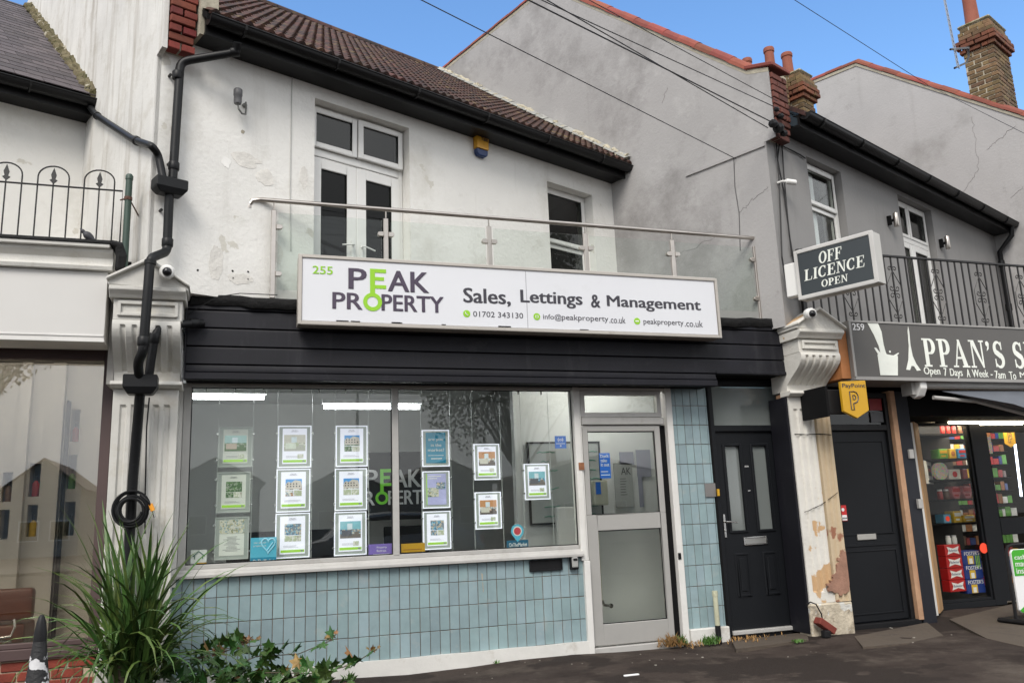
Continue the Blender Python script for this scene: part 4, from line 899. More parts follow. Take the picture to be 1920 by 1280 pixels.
obj('pin_ring', disc(MB(), q.x, q.z, .044, YG - .002, YG - .0012), MWV, t); obj('pin_centre', disc(MB(), q.x, q.z, .034, YG - .003, YG - .0022), mat('pinkish_red_print', (.55, .06, .08), .5), t)

# ---- the property sign
SG = thing('fascia_sign', 'long white property sign with purple and lime lettering above the shop window', 'sign', (2.5, 7.0, 2.88))
ys = 6.98; sx0, sx1, sz0, sz1 = .508, 4.572, 2.885, 3.494
obj('sign_box', MB().box(sx0 + .004, sx1 - .004, ys + .02, 7.15, sz0 + .004, sz1 - .004), MSIGNF, SG)
obj('sign_face', MB().box(sx0 + .035, sx1 - .035, ys + .008, ys + .02, sz0 + .035, sz1 - .03), MSIGNW, SG)
obj('sign_trim', ring(MB(), FS, sx0, sx1, sz0, sz1, ys - .004, ys + .022, .030), MSIGNF, SG, bevel=.004)
obj('face_joint', MB().box(*(lambda x: (x - .002, x + .002))(PS(988, 560, ys).x), ys + .006, ys + .0085, sz0 + .037, sz1 - .037), MGRAYP, SG)
obj('bracket', MB().box(.9, .95, 7.15, 7.2, 2.9, 3.1).box(4.1, 4.15, 7.15, 7.2, 2.9, 3.1), MBLACK, SG)
yt = ys + .0075
def pbox(x0, y0, x1, y1, y): a = PS(x0, y0, y); b = PS(x1, y1, y); return a.x, b.x, b.z, a.z
a = PS(652, 503, yt); l_ = PS(623, 570, yt).x; r_ = PS(832, 570, yt).x; top = PS(700, 504, yt).z; bot = PS(700, 587, yt).z
logo(SG, FS, yt, l_, r_, bot, top, MPURPLE, MLIME, bold=.035)
mb = MB(); text(mb, '255', FS, *pbox(586, 498, 624, 515, yt), yt, .03); obj('number', mb, MLIME, SG)
mb = MB(); xl = PS(868, 560, yt).x; xr = PS(1315, 570, yt).x; zb = PS(1000, 577, yt).z; 
# slogan in words, so that the spacing stays right
def words(par, items, y, bold, m, nm, th=.002):
    for s, x0, yt0, x1, yb0 in items: obj(nm, text(MB(), s, FS, *pbox(x0, yt0, x1, yb0, y), y, bold, th), m, par)
words(SG, [('Sales,', 868, 539, 958, 575), ('Lettings', 975, 543, 1093, 579), ('&', 1107, 552, 1126, 577), ('Management', 1137, 553.5, 1315, 588)], yt, .035, MINK, 'slogan_word')
words(SG, [('01702 343130', 887, 583, 981, 597), ('info@', 1018, 588, 1053, 602), ('peakproperty', 1053, 589, 1141, 606), ('.co.uk', 1142, 593, 1173, 606.5), ('peakproperty', 1206, 597, 1282, 613), ('.co.uk', 1283, 600, 1318, 613.5)], yt, .0, MINK, 'contact_detail')
for px, py, ch in ((875, 588, 'c'), (1006.5, 593.5, '@'), (1194.5, 602, 'w')):
    q = PS(px, py, yt); o_ = obj('contact_icon', disc(MB(), q.x, q.z, .033, yt - .002, yt), MLIME, SG)
    mb = MB()
    if ch == 'c': mb.tube([(q.x + u, yt - .003, q.z + v) for u, v in ((-.012, .014), (-.010, 0), (0, -.010), (.013, -.014))], .004, 5)
    elif ch == '@': ring(mb, FS, q.x - .016, q.x + .016, q.z - .011, q.z + .011, yt - .0035, yt - .0022, .004)
    else: mb.box(q.x - .018, q.x + .018, yt - .0035, yt - .0022, q.z - .006, q.z + .006)
    obj('icon_mark', mb, MWV, o_)
random.seed(11)
mb = MB()
for i in range(7): x = sx0 + .2 + random.random() * 1.3 + (i > 4) * 1.5; mb.box(x, x + random.uniform(.03, .12), ys + .003, ys + .0076, sz0 + .036, sz0 + .036 + random.uniform(.004, .010))
obj('flaked_edge', mb, MBLACK, SG)

# ---- glass balcony
BL = thing('glass_balustrade', 'glass balustrade with brushed steel posts and handrail above the property sign', 'balustrade', (2.8, 7.3, 3.18))
yb = 7.3; zr = 4.075
obj('handrail', MB().tube([(.10, 7.30, zr - .075), (.13, 7.29, zr - .02), (.20, yb, zr), (5.22, yb, zr), (5.34, yb, zr), (5.36, yb + .01, zr - .02), (5.37, yb + .0, zr - .07)], .021, 10), MSTEEL, BL, smooth=True)
obj('rail_flange', MB().lathe([(.03, 0), (.03, .02)], (5.37, yb, zr - .075), 12, Z).lathe([(.03, 0), (.03, .02)], (.10, 7.3, zr - .09), 12, Z), MSTEEL, BL)
posts = [.315, 1.31, 2.305, 3.31, 4.285, 5.285]
for i, x in enumerate(posts):
    p = obj('post', MB().box(x - .022, x + .022, yb - .012, yb + .012, 3.18, zr - .09).tube([(x, yb, zr - .09), (x, yb, zr - .01)], .008, 6), MSTEEL, BL, bevel=.004)
    for z in (3.40, 3.83):
        mb = MB()
        for s in (-1, 1):
            if (i == 0 and s < 0) or (i == 5 and s > 0): continue
            mb.prism([(x + s * (.022 + .055 * u), z + v * .022) for u, v in ((0, -1), (.7, -1), (.95, -.6), (1, 0), (.95, .6), (.7, 1), (0, 1))], yb - .02, yb + .02)
        obj('glass_clamp', mb, MSTEEL, p, bevel=.003)
for i in range(5): obj('glass_panel', MB().box(posts[i] + .04, posts[i + 1] - .04, yb - .005, yb + .005, 3.26, 3.965), GL_BAL, BL)

# ---- wall items on 255
q = frp3(F5, 898, 278, -.0); a, c = frpx(F5, 898, 278, 0)
t = thing('alarm_box', 'yellow and navy alarm bell box high on the white wall under the gutter', 'alarm', F5.p(a, -.03, c - .14))
obj('casing', MB().prism([(a - .085, c + .11), (a + .085, c + .11), (a + .082, c - .035), (a - .082, c - .035)], -.075, -.002, F5), mat('alarm_yellow', (.60, .30, .02), .4), t, bevel=.012, segs=2)
obj('strobe', MB().prism([(a - .08, c - .037), (a + .08, c - .037), (a + .076, c - .09), (a + .05, c - .115), (a - .05, c - .115), (a - .076, c - .09)], -.066, -.002, F5), MNAVY, t, bevel=.008)
mb = MB(); text(mb, 'Yale', F5, a - .03, a + .065, c + .06, c + .11, -.0755, .02); obj('lettering', mb, MINK, t)
a, c = frpx(F5, 446, 182, -.12)
t = thing('security_light', 'small grey cylinder sensor lamp on a curved arm, upper left of the white wall', 'lamp', F5.p(a, -.1, c - .1))
obj('sensor_body', MB().lathe([(.0, 0), (.030, 0), (.034, .02), (.034, .07), (.038, .075), (.038, .13), (.03, .14), (0, .14)], F5.p(a, -.12, c - .065), 14), mat('grey_plastic', (.10, .10, .105), .5), t, smooth=True)
obj('arm', MB().tube([F5.p(a, -.12, c - .06), F5.p(a + .01, -.12, c - .11), F5.p(a + .05, -.10, c - .135), F5.p(a + .10, -.06, c - .11), F5.p(a + .115, -.03, c - .03), F5.p(a + .115, -.02, c + .03)], .008, 6).lathe([(.02, 0), (.02, .02)], F5.p(a + .11, -.0, c - .0), 10, -F5.ey), mat('grey_plastic_arm', (.16, .16, .15), .5), t)

# ================================================================== BUILDING 257 (grey, right of centre)
B7 = thing('shop_building', 'grey rendered building with tall gable wall and red coping, right of the white one', 'building', (C1.x, C1.y, 0))
LEN7 = 6.5
w7a, w7t = frpx(F7, 1511, 292.5); w7b, _ = frpx(F7, 1576, 322); d7a, d7t = frpx(F7, 1682, 364); d7b, _ = frpx(F7, 1745, 392)
mb = MB().wall(0.0, LEN7, 3.05, 5.45, 0, .3, [(w7a, w7b, 4.02, w7t), (d7a, d7b, 3.0, d7t)], F7); obj('upper_wall', mb, MGREYF, B7, fixn=False)
roombox('room', F7, w7a - .3, w7b + .3, .31, 2.4, 3.6, 5.5, MROOMD, B7); roombox('room', F7, d7a - .3, d7b + .3, .31, 2.4, 3.0, 5.5, MROOMD, B7)
g7 = [(.305, 2.4), (5.8, 2.4), (5.8, 8.56), (3.2, 8.72), (.13, 5.98), (-.13, 5.90), (-.13, 5.10)]
mb = MB().prism([(-.005, 3.05), (5.8, 3.05), (5.8, 8.56), (3.2, 8.72), (.13, 5.98), (-.13, 5.90), (-.13, 5.10), (-.005, 5.09)], -.012, .0, G7)
mb.prism([(.31, 3.05), (5.79, 3.05), (5.79, 8.55), (3.2, 8.71), (.31, 6.1)], .002, .3, G7); obj('gable_wall', mb, MGREYW, B7)
obj('ledge', MB().prism([(-.0, 5.04), (1.05, 5.05), (1.05, 5.075), (-.0, 5.09)], -.03, -.012, G7), MGREYW, B7)
kneeler(B7, F7, .004, .30, 5.11, 10, me=rawmesh('dark_brick', MB().box(-.105, .105, 0, .1, 0, .065), mat('sooty_red_brick', (.11, .035, .025), .85, var=.3, vscale=10, bump=.4, rand=.3), .006))
def coping(parent, fr, pts, off=.06, l=.30, r=.088, m=MRED):
    hr_ = halfround(l + .02, r); q_ = 8; hr_.f += [tuple(range(q_)), tuple(range(2 * q_ + q_ - 1, 2 * q_ - 1, -1))]; me = rawmesh('coping_tile', hr_, m)
    for i in range(len(pts) - 1):
        (a0, c0), (a1, c1) = pts[i], pts[i + 1]; d = math.hypot(a1 - a0, c1 - c0); n = max(1, round(d / l)); an = math.atan2(c1 - c0, a1 - a0)
        ex = fr.ex * math.cos(an) + fr.ez * math.sin(an); ez = -fr.ex * math.sin(an) + fr.ez * math.cos(an)
        for k in range(n):
            p = fr.p(a0 + (a1 - a0) * k / n, off, c0 + (c1 - c0) * k / n) + ez * (.0 + .006 * (k % 2)); ey = ez.cross(ex)
            m_ = Matrix((ex * (d / n / l), ey, ez)).transposed().to_4x4(); m_.translation = p; inst('coping_tile', me, parent, m_)
coping(B7, G7, [(.13, 5.99), (3.2, 8.73), (5.82, 8.57)])
obj('kneeler_cap', MB().prism([(-.20, 5.90), (.15, 6.00), (.15, 6.05), (-.20, 5.95)], -.035, .33, G7), MRED, B7, bevel=.01)
obj('coping_mortar', MB().prism([(-.13, 5.86), (.13, 5.94), (3.2, 8.68), (5.79, 8.52), (5.79, 8.57), (3.2, 8.735), (.13, 5.995), (-.13, 5.91)], -.014, .005, G7), MMORTAR, B7)
mb = MB().prismx([(E_b, 5.42), (Rb, 8.38), (Rb, 8.32), (E_b, 5.36)], .3, LEN7, F7); rf7 = obj('roof', mb, MTILE, B7)
E_c_s = E_c; E_c = 5.40
mb = MB(); rt = rolltile()
for r_ in range(1):
    for c_ in range(21):
        M = roofmat(F7, .3 + c_ * .295, r_ * .33 + .04, lift=-.055); n = len(mb.v); mb.v += [M @ Vector(v) for v in rt.v]; mb.f += [tuple(n + i for i in f) for f in rt.f]
stuff(obj('roof_tiles', mb, MTILE, rf7, fixn=False)); E_c = E_c_s
eaves(B7, F7, .33, LEN7 - .02, 5.40)
def sash(parent, fr, a0, a1, c0, c1, b, crail):
    f = obj('sash_window', ring(MB(), fr, a0, a1, c0, c1, b, b + .06, .055), MUPVC, parent, bevel=.005)
    casement(f, fr, a0 + .03, a1 - .03, crail, c1 - .03, b - .015, t=.05, glass=GL_SHOP); casement(f, fr, a0 + .03, a1 - .03, c0 + .02, crail - .01, b + .015, t=.05, glass=GL_SHOP); return f
bb = .09
fa, ft = frpx(F7, 1514, 313, bb); fb_, _ = frpx(F7, 1567, 335, bb); _, cr7 = frpx(F7, 1545, 392, bb)
f = sash(B7, F7, w7a + .01, w7b - .01, 4.03, w7t - .01, bb, cr7)
obj('curtain', MB().box(w7a + .06, w7a + .40, bb + .075, bb + .085, 4.05, w7t - .08, F7), MCURT, B7)
mb = ring(MB(), F7, d7a + .01, d7b - .01, 3.0, d7t - .01, bb, bb + .06, .055).box(d7a + .06, d7b - .06, bb, bb + .06, 4.63, 4.70, F7); dw = obj('french_window', mb, MUPVC, B7, bevel=.005)
dm = d7a + (d7b - d7a) * .42
casement(dw, F7, d7a + .05, dm - .01, 4.70, d7t - .05, bb - .01, t=.045); casement(dw, F7, dm + .01, d7b - .05, 4.70, d7t - .05, bb - .01, t=.045)
casement(dw, F7, d7a + .05, dm - .003, 3.05, 4.62, bb - .01, t=.075, name='french_door'); casement(dw, F7, dm + .003, d7b - .05, 3.05, 4.62, bb - .01, t=.085, name='french_door')
for (px, py, lab) in ((1675, 412, 'steel wall lamp left of the grey building\'s balcony door'), (1772, 455, 'steel wall lamp right of the grey building\'s balcony door')):
    a, c = frpx(F7, px, py, -.07); t = thing('wall_lamp', lab, 'wall lamp', F7.p(a, 0, c)); obj('lamp_tube', MB().lathe([(.03, -.09), (.033, -.085), (.033, .085), (.03, .09)], F7.p(a + .03, -.09, c), 14), MSTEEL, t, smooth=True); obj('wall_plate', MB().box(a - .03, a + .0, -.05, -.002, c - .06, c + .06, F7).box(a - .0, a + .03, -.1, -.0, c - .015, c + .015, F7), MDARK, t)
# downpipe at the far end of 257
t = thing('downpipe', 'black downpipe in the far corner beside the right gable wall', 'downpipe', F7.p(LEN7 - .1, -.1, 3.2))
obj('pipe', MB().tube([F7.p(LEN7 - .12, -.30, 5.36), F7.p(LEN7 - .12, -.28, 5.2), F7.p(LEN7 - .1, -.07, 5.0), F7.p(LEN7 - .1, -.07, 2.5)], .037, 10), MBLACKP, t, smooth=True)
for z in (4.8, 4.1): obj('pipe_collar', MB().lathe([(.046, -.05), (.046, .05)], F7.p(LEN7 - .1, -.07, z), 12), MBLACKP, t)

def crackline(fr, pts, m, parent, r=.004, off=-.012, amp=.02, seed=1):
    random.seed(seed); P_ = []
    for i in range(len(pts) - 1):
        a, b = frpx(fr, *pts[i], off), frpx(fr, *pts[i + 1], off)
        for k in range(8): u = k / 8; P_.append(fr.p(a[0] + (b[0] - a[0]) * u + random.uniform(-amp, amp), off, a[1] + (b[1] - a[1]) * u + random.uniform(-amp, amp)))
    P_.append(fr.p(frpx(fr, *pts[-1], off)[0], off, frpx(fr, *pts[-1], off)[1])); return obj('crack', MB().tube(P_, r, 4), m, parent)
MCRK = mat('crack_shadow', (.20, .19, .185), .9)
crackline(G7, [(1385, 400), (1410, 375), (1440, 350)], MCRK, B7, .003); crackline(G7, [(1245, 480), (1290, 470), (1345, 440)], MCRK, B7, .0025, seed=2); crackline(G7, [(1240, 195), (1252, 165)], MCRK, B7, .003, seed=3)
# ---- 259 gable wall with its chimney
B9 = thing('gable_building', 'grey gable wall with red coping at the far right end of the row', 'building', (G9.o.x, G9.o.y, 0))
obj('gable_wall', MB().prism([(-.3, 2.3), (4.85, 2.3), (4.85, 9.16), (4.0, 9.13), (2.2, 7.63), (-.0, 5.80), (-.3, 5.7)], 0, .3, G9), mat('pale_grey_render', (.40, .39, .385), .85, var=.07, vscale=1, bump=.45, bscale=28, bdist=.008, dirt=[((.25, .24, .23), .7, .8, .50), ((.16, .15, .14), .7, 2.6, .63)], streak=[((.26, .25, .24), .4, 3.5, .58)]), B9)
coping(B9, G9, [(-.3, 5.71), (0, 5.81), (2.2, 7.64), (4.0, 9.14), (4.87, 9.17)])
obj('coping_mortar', MB().prism([(0, 5.75), (2.2, 7.58), (4.0, 9.08), (4.85, 9.11), (4.85, 9.165), (4.0, 9.135), (2.2, 7.635), (0, 5.805)], -.014, -.001, G9), MMORTAR, B9)
crackline(G9, [(1903, 235), (1870, 265), (1850, 280)], MCRK, B9, .0035, off=-.001, seed=4); crackline(G9, [(1823, 220), (1828, 260), (1835, 320), (1822, 335), (1800, 370)], MCRK, B9, .003, off=-.001, seed=5); crackline(G9, [(1920, 350), (1895, 372)], MCRK, B9, .003, off=-.001, seed=6)
# chimneys: brick by brick
bym = rawmesh('brick', MB().box(0, .215, 0, .1025, 0, .065), MBRICKY, .006)
brc = rawmesh('brick', MB().box(0, .215, 0, .1025, 0, .065), mat('browned_red_brick', (.15, .05, .025), .85, var=.3, vscale=12, bump=.4, rand=.3, dirt=[((.13, .11, .04), .7, 5, .52)]), .006)
def chimney(fr, a, b, w, d, z0, z1, lab, pots, cap=True, parent=None):
    t = parent or thing('chimney', lab, 'chimney', fr.p(a, b, z0))
    obj('chimney_core', MB().box(a + .012, a + w - .012, b + .012, b + d - .012, z0, z1 - .02, fr), mat('chimney_mortar', (.40, .36, .28), .9, var=.25, vscale=12, bump=.4), t)
    nc = int((z1 - z0) / .078)
    for i in range(nc):
        z = z0 + i * .078; k = nc - 1 - i; pr = 0; me = bym
        if cap: pr = {0: .0, 1: .03, 2: .055, 3: .075, 4: .075, 5: .04}.get(k, 0); me = brc if k in (3, 4, 5) else bym
        A0, A1, B0, B1 = a - pr, a + w + pr, b - pr, b + d + pr
        def run(u0, u1, fn, off):
            u = u0 - off
            while u < u1 - .03:
                lo, hi = max(u, u0), min(u + .215, u1)
                if hi - lo > .04: fn(lo, hi - lo - .010)
                u += .226
        j = .0 if i % 2 else .113
        jit = lambda: random.uniform(-.004, .004)
        run(A0, A1, lambda lo, l: inst('brick', me, t, frmat(fr, fr.p(lo, B0 + jit(), z), l / .215)), j)                                   # front
        f2 = Fr(fr.o, fr.ey, -fr.ex, fr.ez)
        def left(lo, l): m_ = frmat(f2, fr.p(A0 + .1025 + jit(), lo, z), l / .215); inst('brick', me, t, m_)
        run(B0 + .105, B1, left, j)                                                                                                       # left side
        if pr:
            def right(lo, l): m_ = frmat(f2, fr.p(A1 + jit(), lo, z), l / .215); inst('brick', me, t, m_)
            run(B0 + .105, B1, right, j); 
    if cap: obj('flaunching', MB().box(a - .02, a + w + .02, b - .02, b + d + .02, z1 - .03, z1 + .02, fr), MMOSS, t, bevel=.02)
    for (pa, pb_, r, h) in pots:
        obj('chimney_pot', MB().lathe([(r * .95, 0), (r, .02), (r * .92, .06), (r * .84, h * .6), (r * .82, h * .85), (r * .95, h * .86), (r * .98, h * .95), (r * .9, h), (r * .7, h), (r * .68, h - .1)], fr.p(pa, pb_, z1), 16), MPOT, t, smooth=True)
    return t
# right chimney, astride the 259 gable
q = PL(1812, 150, G9.p(0, .0, 0), U); aa = (q - G9.o).dot(W)
def gpx(fr, px, py): p = PL(px, py, fr.o, fr.ey) - fr.o; return p.dot(fr.ex), p.z
F9 = Fr(G9.o, U, W)
# chimney front faces the street (normal -W): find its depth from the foot of the stack on the coping
bR, _ = frpx(G9, 1870, 130); bB, _ = frpx(G9, 1809, 130); _, zt_ = frpx(G9, 1850, 30)
CH1 = chimney(F9, .005, bR, .72, bB - bR, 6.9, zt_, 'tall stock brick chimney with aerial rising from the right gable', [(.3, bR + .33, .125, .75)])
t = thing('tv_aerial', 'thin lattice aerial mast bracketed to the tall right chimney', 'aerial', PT(1797, 128, 14)); y = (CH1.location - EYE).length
pm = [PL(x, yy, F9.p(0, bR - .15, 0), W) for x, yy in ((1797, 128), (1771, 0))]; pm1 = pm[0] + Z * 3.2 - X * .02
mb = MB(); pm1 = pm[1] + (pm[1] - pm[0]) * .3
for dx in (-.03, .03): mb.tube([pm[0] + U * dx, pm1 + U * dx], .008, 5)
for i in range(34): k = i / 34; p = pm[0].lerp(pm1, k); p2 = pm[0].lerp(pm1, (i + 1) / 34); mb.tube([p - U * .03 * (1 if i % 2 else -1), p2 + U * .03 * (1 if i % 2 else -1)], .005, 4)
obj('mast', mb, mat('galvanised', (.30, .33, .38), .4, metal=.8), t)
a1_ = PL(1782, 93, F9.p(0, bR - .15, 0), W); b1_ = PL(1816, 90, F9.p(0, bR, 0), W); c1_ = PL(1790, 128, F9.p(0, bR - .15, 0), W); d1_ = PL(1812, 118, F9.p(0, bR, 0), W)
obj('bracket', MB().tube([a1_, b1_, (b1_ + d1_) / 2 + U * .05, d1_, c1_], .016, 6), MIRON, t)
# middle chimney behind the 257 roof + pots
def chim_at(px0, px1, pytop, pybase, dist, lab, npots, w, d, h):
    p = PT(px0, pytop, dist); f = Fr((p.x, p.y, 0), U, W); z1 = p.z
    return f, z1
f, z1 = chim_at(1499, 1535, 130, 200, 14.6, '', 1, .5, .5, 3)
chimney(f, .0, .0, .36, .48, z1 - 1.8, z1, 'short stock brick chimney with one tall pot just behind the grey roof corner', [(.17, .28, .095, .46)])
f, z1 = chim_at(1456, 1470, 133, 140, 14.2, '', 2, .5, .5, 1)
chimney(f, .0, .0, .30, .80, z1 - 1.0, z1, 'chimney hidden behind the coping with two red pots showing', [(.12, .16, .088, .50), (.12, .56, .085, .50)], cap=False)

# ================================================================== PILASTERS
def fluted(x0, x1, prof, n, gw, gd, margin):     # prof [(y,z)] from top to bottom, closed with a back
    # columns of x with groove depth
    xs = [(x0, 0), (x0 + margin, 0)]; pitch_ = (x1 - x0 - 2 * margin) / n
    for i in range(n):
        c = x0 + margin + pitch_ * (i + .5); xs += [(c - gw / 2, 0), (c - gw / 4, gd), (c + gw / 4, gd), (c + gw / 2, 0)]
    xs += [(x1 - margin, 0), (x1, 0)]
    mb = MB(); m = len(xs); nz = len(prof); vs = []
    for j, (y, z, on) in enumerate(prof):
        for x, g in xs: vs.append((x, y + g * on, z))
    fs = [(j * m + i, (j + 1) * m + i, (j + 1) * m + i + 1, j * m + i + 1) for j in range(nz - 1) for i in range(m - 1)]
    mb.add(vs, fs)
    yb2 = max(p[0] for p in prof) + .25
    for j in range(nz - 1):
        (y, z, _), (y2, z2, _) = prof[j], prof[j + 1]
        mb.add([(x0, y, z), (x0, yb2, z), (x0, yb2, z2), (x0, y2, z2)], [(0, 1, 2, 3)]); mb.add([(x1, y, z), (x1, yb2, z), (x1, yb2, z2), (x1, y2, z2)], [(3, 2, 1, 0)])
    y, z, _ = prof[0]; mb.add([(x0, y, z), (x1, y, z), (x1, yb2, z), (x0, yb2, z)], [(0, 1, 2, 3)]); y, z, _ = prof[-1]; mb.add([(x0, y, z), (x1, y, z), (x1, yb2, z), (x0, yb2, z)], [(3, 2, 1, 0)])
    return mb
def pilaster(x0, x1, lab, mA, mB, ztop, zcon0, zcon1, ysh, mP=None):
    # ztop pediment peak, zcon1..zcon0 scrolled console, below the fluted shaft
    t = thing('pilaster', lab, 'pilaster', ((x0 + x1) / 2, ysh, 0)); w = x1 - x0; xm_ = (x0 + x1) / 2; yc = 6.93
    # pediment
    obj('pediment', MB().prism([(x0 - .04, ztop - .16), (xm_, ztop), (x1 + .06, ztop - .20), (x1 + .06, ztop - .235), (x0 - .04, ztop - .205)], yc - .05, ysh + .1), mA, t, bevel=.008)
    mb = MB().prism([(x0 - .05, ztop - .15), (xm_, ztop + .02), (x1 + .07, ztop - .185), (x1 + .07, ztop - .205), (xm_, ztop - .01), (x0 - .05, ztop - .175)], yc - .09, ysh + .1); obj('cornice', mb, mA, t, bevel=.006)
    obj('cornice_moulding', MB().prismx([(yc - .075, ztop - .215), (yc - .075, ztop - .245), (yc - .04, ztop - .275), (yc - .02, ztop - .30), (ysh + .1, ztop - .30), (ysh + .1, ztop - .215)], x0 - .03, x1 + .045), mA, t, bevel=.004)
    # frieze block with sunk panel
    zf1, zf0 = ztop - .302, zcon1 + .002
    mb = ring(MB().box(x0 + .0, x1 + .02, yc + .01, ysh + .1, zf0, zf1), FS, x0 + .03, x1 - .01, zf0 + .03, zf1 - .02, yc - .012, yc + .008, .025); obj('frieze_block', mb, mA, t, bevel=.004)
    prof = []
    for i in range(25):
        u = i / 24; z = zcon1 - (zcon1 - zcon0) * u; y = yc + .0 + (ysh - .0 - yc) * (.5 - .5 * math.cos(PI * min(1, u * 1.05))) - .05 * math.sin(u * PI * 1.2) * (u < .83); prof.append((min(y, ysh), z, 1 if .12 < u < .82 else 0))
    obj('console', fluted(x0 + .0, x1 + .01, prof, 5, .045, .022, .035), mB, t)
    obj('console_base', MB().prismx([(ysh - .07, zcon0 - .002), (ysh - .08, zcon0 - .03), (ysh - .04, zcon0 - .055), (ysh + .1, zcon0 - .055), (ysh + .1, zcon0 - .002)], x0 - .02, x1 + .03), mA, t, bevel=.004)
    prof = [(ysh, zcon0 - .058, 0), (ysh, zcon0 - .18, 0), (ysh, zcon0 - .20, 1), (ysh, 1.2, 1), (ysh, .42, 1), (ysh, .40, 0), (ysh, .30, 0)]
    sh = obj('shaft', fluted(x0, x1, prof, 5, .055, .018, .04), mB, t)
    obj('plinth', MB().box(x0 - .015, x1 + .02, ysh - .02, ysh + .2, -.05, .298), mP or mA, t, bevel=.015)
    return t
pl1 = pilaster(-.885, -.405, 'white fluted pilaster with scrolled console, left of the property office', MPILA, MPILA, 3.33, 2.42, 2.86, 7.22)
pl2 = pilaster(5.43, 5.90, 'peeling white and cream pilaster between the two black doors', MPILB, MPILB, 3.20, 2.40, 2.76, 7.20, mat('crumbling_base_render', (.50, .44, .34), .9, var=.2, vscale=9, bump=1, bscale=22, bdist=.02, dirt=[((.16, .12, .08), .7, 7, .52)], patch=[((.55, .54, .5), 6, .6)]))
# cream painted strip: right half of the right pilaster, brick showing low down
mb = MB(); prof = [(7.193, 2.33, 0), (7.193, .32, 0)]
obj('cream_strip', fluted(5.735, 5.905, [(7.180, 2.33, 1), (7.180, 1.9, 1), (7.180, .302, 1)], 2, .05, .018, .02), MCREAM, pl2)
random.seed(14); base_ = [(5.66, .40), (5.64, .47), (5.72, .52), (5.75, .60), (5.80, .68), (5.83, .76), (5.88, .80), (5.905, .78), (5.905, .40), (5.82, .36), (5.74, .39)]; pts = []
for (xa, za), (xb, zb_) in zip(base_, base_[1:] + base_[:1]):
    for k in range(5): u = k / 5; e_ = 0 if xa > 5.9 and xb > 5.9 else .018; pts.append((xa + (xb - xa) * u + random.uniform(-e_, 0 if xa > 5.85 else e_), za + (zb_ - za) * u + random.uniform(-e_, e_)))
obj('bare_brick_patch', MB().prism(pts, 7.174, 7.20), mat('exposed_brick_render', (.30, .165, .115), .9, var=.25, vscale=9, bump=.6, bscale=40), pl2)
mb2 = MB(); rough_strip(mb2, FS, [(5.46, 7.195, 1.96), (5.6, 7.195, 1.955), (5.74, 7.178, 1.958), (5.9, 7.178, 1.95)], .004, .01, amp=.004); obj('crack', mb2, MDARK, pl2); mb = MB(); rough_strip(mb, FS, [(5.48, 7.197, 1.18), (5.68, 7.192, 1.24), (5.89, 7.176, 1.36)], .003, .01, amp=.003); obj('crack', mb, MDARK, pl2)
# raw edge strip on the left of the pilaster
obj('timber_strip', MB().box(5.432, 5.447, 7.21, 7.4, .02, 2.38), MWOOD, pl2)
t = tag(obj('loose_brick', MB().box(-.1, .1, -.05, .05, -.033, .033, Fr(PS(1547, 1172, 7.10), (X * .8 + Z * -.55).normalized(), Y, (Z * .8 + X * .55).normalized())), MBRICKR, bevel=.006), 'broken red brick stuck at the foot of the peeling pilaster', 'brick')
obj_ = tag(obj('cable', MB().tube([PS(1512, 1132, 7.17), PS(1520, 1128, 7.14), PS(1530, 1132, 7.13), PS(1540, 1150, 7.13), PS(1545, 1175, 7.12), PS(1548, 1193, 7.1)], .007, 6), MBLACK), 'black cable curling down the foot of the peeling pilaster', 'cable')
q = PS(1553, 1196, 7.05)
tag(obj('black_pot', MB().lathe([(.03, 0), (.045, .01), (.045, .06), (.03, .07)], (q.x - .02, q.y, 0), 10), MBLACK), 'small black cap lying below the broken brick', 'litter')

obj('reveal_board', MB().box(5.405, 5.4285, 7.215, 7.50, .02, 2.34), MFASC, pl2)
def domecam(px, py, y, lab, d=Vector((0, -1, -.15))):
    p = PS(px, py, y); t = thing('dome_camera', lab, 'security camera', p); d = d.normalized()
    obj('housing', MB().lathe([(.0, -.06), (.052, -.055), (.058, -.02), (.058, .012), (.048, .03), (.036, .034)], p, 20, d), MUPVC, t, smooth=True)
    s = MB().lathe([(.036, .030), (.034, .045), (.026, .058), (.013, .066), (.0, .068)], p, 18, d); obj('lens_dome', s, mat('dome_lens', (.01, .01, .012), .06), t, smooth=True); return t
domecam(313, 510, 6.78, 'white dome camera on the cap of the left pilaster', Vector((.1, -1, -.2)))
domecam(1520, 588, 6.78, 'white dome camera on the cap of the peeling right pilaster', Vector((-.2, -1, -.2)))

# ================================================================== BLACK DOORS
D1 = thing('panelled_door', 'charcoal composite door with two narrow obscured panes and chrome letter plate', 'door', (5.1, 7.5, 0))
yd = 7.5; x0, x1 = 4.675, 5.605
obj('door_frame', MB().box(x0, x0 + .05, yd, yd + .1, .03, 2.56).box(x1 - .07, x1, yd, yd + .1, .03, 2.56).box(x0 + .05, x1 - .07, yd, yd + .1, 2.02, 2.085).box(x0 + .05, x1 - .07, yd, yd + .1, 2.50, 2.56), MGREYDOOR, D1, bevel=.006)
obj('transom_pane', MB().box(x0 + .045, x1 - .065, yd + .04, yd + .046, 2.08, 2.505), GL_DOOR, D1)
obj('transom_backing', MB().box(x0 + .05, x1 - .07, yd + .12, yd + .125, 2.08, 2.5), mat('net_blind', (.20, .22, .215), .8), D1)
lf = obj('door_leaf', MB().wall(4.727, 5.533, .07, 2.018, yd + .03, yd + .075, [(4.83, 5.01, 1.02, 1.875), (5.16, 5.335, 1.02, 1.875)]), MGREYDOOR, D1, fixn=False)
